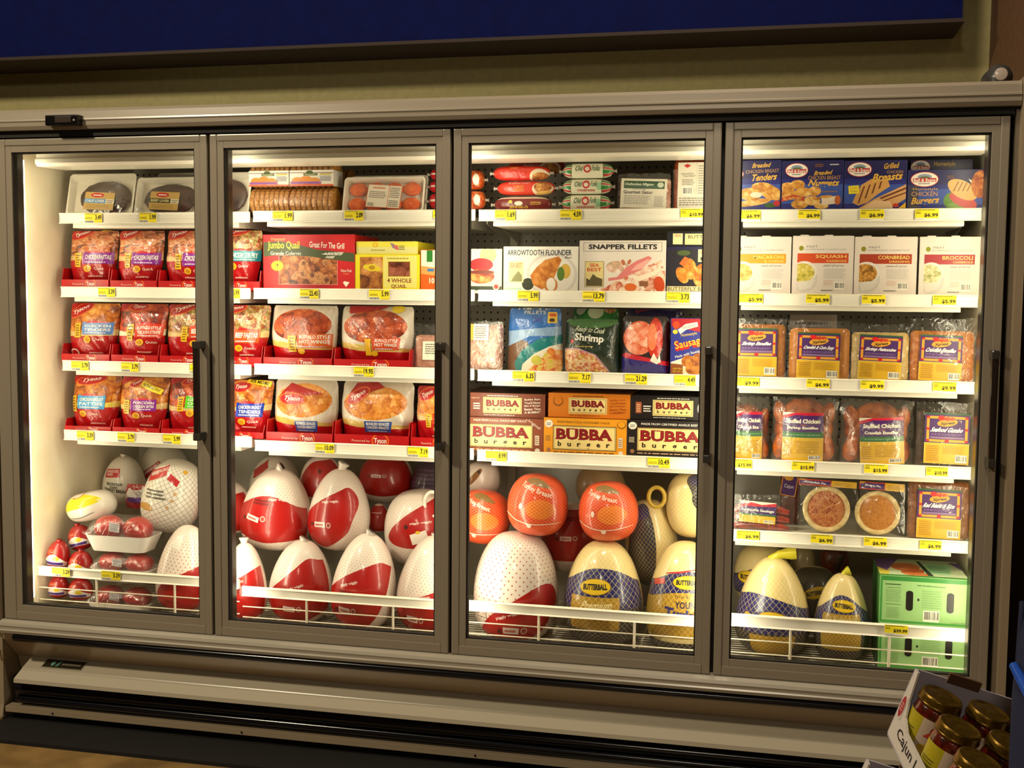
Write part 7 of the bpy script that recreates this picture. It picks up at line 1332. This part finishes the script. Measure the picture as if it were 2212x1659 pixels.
def make_jar():
    t = thing('relish_jar', 'x', 'jar', (0, 0, 0), (0, 0, 0), 'jars of red relish with brass lids'); r = 0.0310; h = 0.092
    mb = MB(); mb.lathe([(0.0, 0.001), (r * 0.94, 0.001), (r * 0.985, 0.008), (r * 0.985, h * 0.70), (r * 0.9, h * 0.82), (r * 0.84, h * 0.86), (0, h * 0.86)], SALSA, 28); mb.build('relish', t)
    mb = MB(); mb.lathe([(r, 0.002), (r * 1.01, 0.008), (r * 1.01, h * 0.72), (r * 0.93, h * 0.84), (r * 0.9, h * 0.92)], JG, 28); mb.build('jar_glass', t)
    mb = MB(); lr = r * 0.98; mb.lathe([(lr * 0.98, h * 0.86), (lr * 1.04, h * 0.885), (lr * 1.04, h * 0.90), (lr * 1.0, h * 0.91), (lr * 1.0, h * 1.0), (lr * 0.95, h * 1.03), (lr * 0.84, h * 1.03), (lr * 0.80, h * 1.012), (lr * 0.5, h * 1.012), (lr * 0.46, h * 1.02), (0.0001, h * 1.02)], LID, 40); mb.build('lid', t)
    mb = MB(); n = 20; P = np.zeros((n + 1, 2, 3))
    for i in range(n + 1):
        a = R(-200 + 220 * i / n)
        for j in (0, 1): P[i, j] = (r * 1.025 * math.cos(a), r * 1.025 * math.sin(a), 0.010 + j * h * 0.58)
    mb.surf(P, C('#c8b03a', 'card'), art([('r', 0.0, 0, 0.30, 1, '#b8a81c'), ('r', 0.3, 0, 1, 1, '#d0b8a0'), ('e', 0.56, 0.72, 0.14, 0.2, '#a8281c'), ('e', 0.7, 0.3, 0.2, 0.25, '#7a1c14'), ('p', [(0.36, 0.5), (0.5, 0.9), (0.6, 0.5)], '#c8442a'), ('l', 0.05, 0.1, 0.25, 0.6, 6, '#6a6010'), ('e', 0.42, 0.16, 0.08, 0.14, '#c8a030')], 4, 'card'), eps=0.0002); mb.build('jar_label', t)
    return t
def copy_tree(o, parent=None):
    c = o.copy(); COL.objects.link(c); c.parent = parent
    for ch in o.children: copy_tree(ch, c)
    return c
bx, BM = jarbox('white and lavender cardboard box full of brass-lidded jars, nearest the camera', 0, 0, 0)
JP = make_jar()
names = {(0, 0): 'jar in the box\'s back left corner, lid fully visible', (1, 0): 'jar second from left in the back row of the box', (2, 0): 'jar in the back row half hidden by the blue plastic',
         (0, 1): 'jar leftmost in the second row of the box', (1, 1): 'jar second in the second row, beside the blue plastic', (0, 2): 'jar leftmost in the front visible row of the box', (1, 2): 'jar second in the front visible row, cut by blue plastic', (2, 1): 'jar in the second row hidden mostly by blue plastic'}
used = False
for (i, j), nm in names.items():
    o = JP if not used else copy_tree(JP); used = True
    off = 0.018 * j
    o.matrix_world = BM @ Matrix.Translation((0.037 + 0.0735 * i, -0.034 - 0.086 * j, 0.0035)) @ Matrix.Rotation(R(17 * i + 9 * j), 4, 'Z')
    o['label'] = 'brass-lidded ' + nm
b2, BM2 = jarbox('lower cardboard box of jars, only its corner showing at the left', -0.035, 0.05, -0.14, words=False, W=0.18)
o = copy_tree(JP); o.matrix_world = BM2 @ Matrix.Translation((0.042, -0.045, 0.0035)); o['label'] = 'brass-lidded jar in the lower box, mostly hidden behind its wall'
# blue plastic basket at the right edge
Q = camframe(2205, 1500, 1.45)
t = thing('blue_plastic_basket', 'dark blue plastic basket with a lighter rim, cut off by the right edge', 'basket', Q)
BP = C('#0a1338', 'matte'); BL = C('#2a5ac8', 'gloss')
mb = MB()
def bp(px, py, d): return camframe(px, py, d) - Q
a, b, c, d = bp(2192, 1500, 1.46), bp(2184, 1690, 1.40), bp(2330, 1690, 1.32), bp(2330, 1380, 1.40)
e = bp(2211, 1330, 1.47)
nrm = (b - a).cross(c - a).normalized() * 0.004
if nrm.dot(CV - Q) < 0: nrm = -nrm
F = [a, b, c, d, e]
mb.poly([p + nrm for p in F], BP); mb.poly([p - nrm for p in F], BP, True)
for i in range(5): mb.poly([F[i] - nrm, F[(i + 1) % 5] - nrm, F[(i + 1) % 5] + nrm, F[i] + nrm], BP)
mb.build('basket_wall', t)
mb = MB(); mb.tube([bp(2189, 1436, 1.44), bp(2204, 1464, 1.43), bp(2232, 1520, 1.41)], [0.005, 0.006, 0.006], BL, 12); mb.build('rim', t)
mb = MB(); mb.tube([bp(2210, 1300, 1.47), bp(2204, 1380, 1.46), bp(2199, 1460, 1.45)], 0.004, BP, 10); mb.build('handle', t)
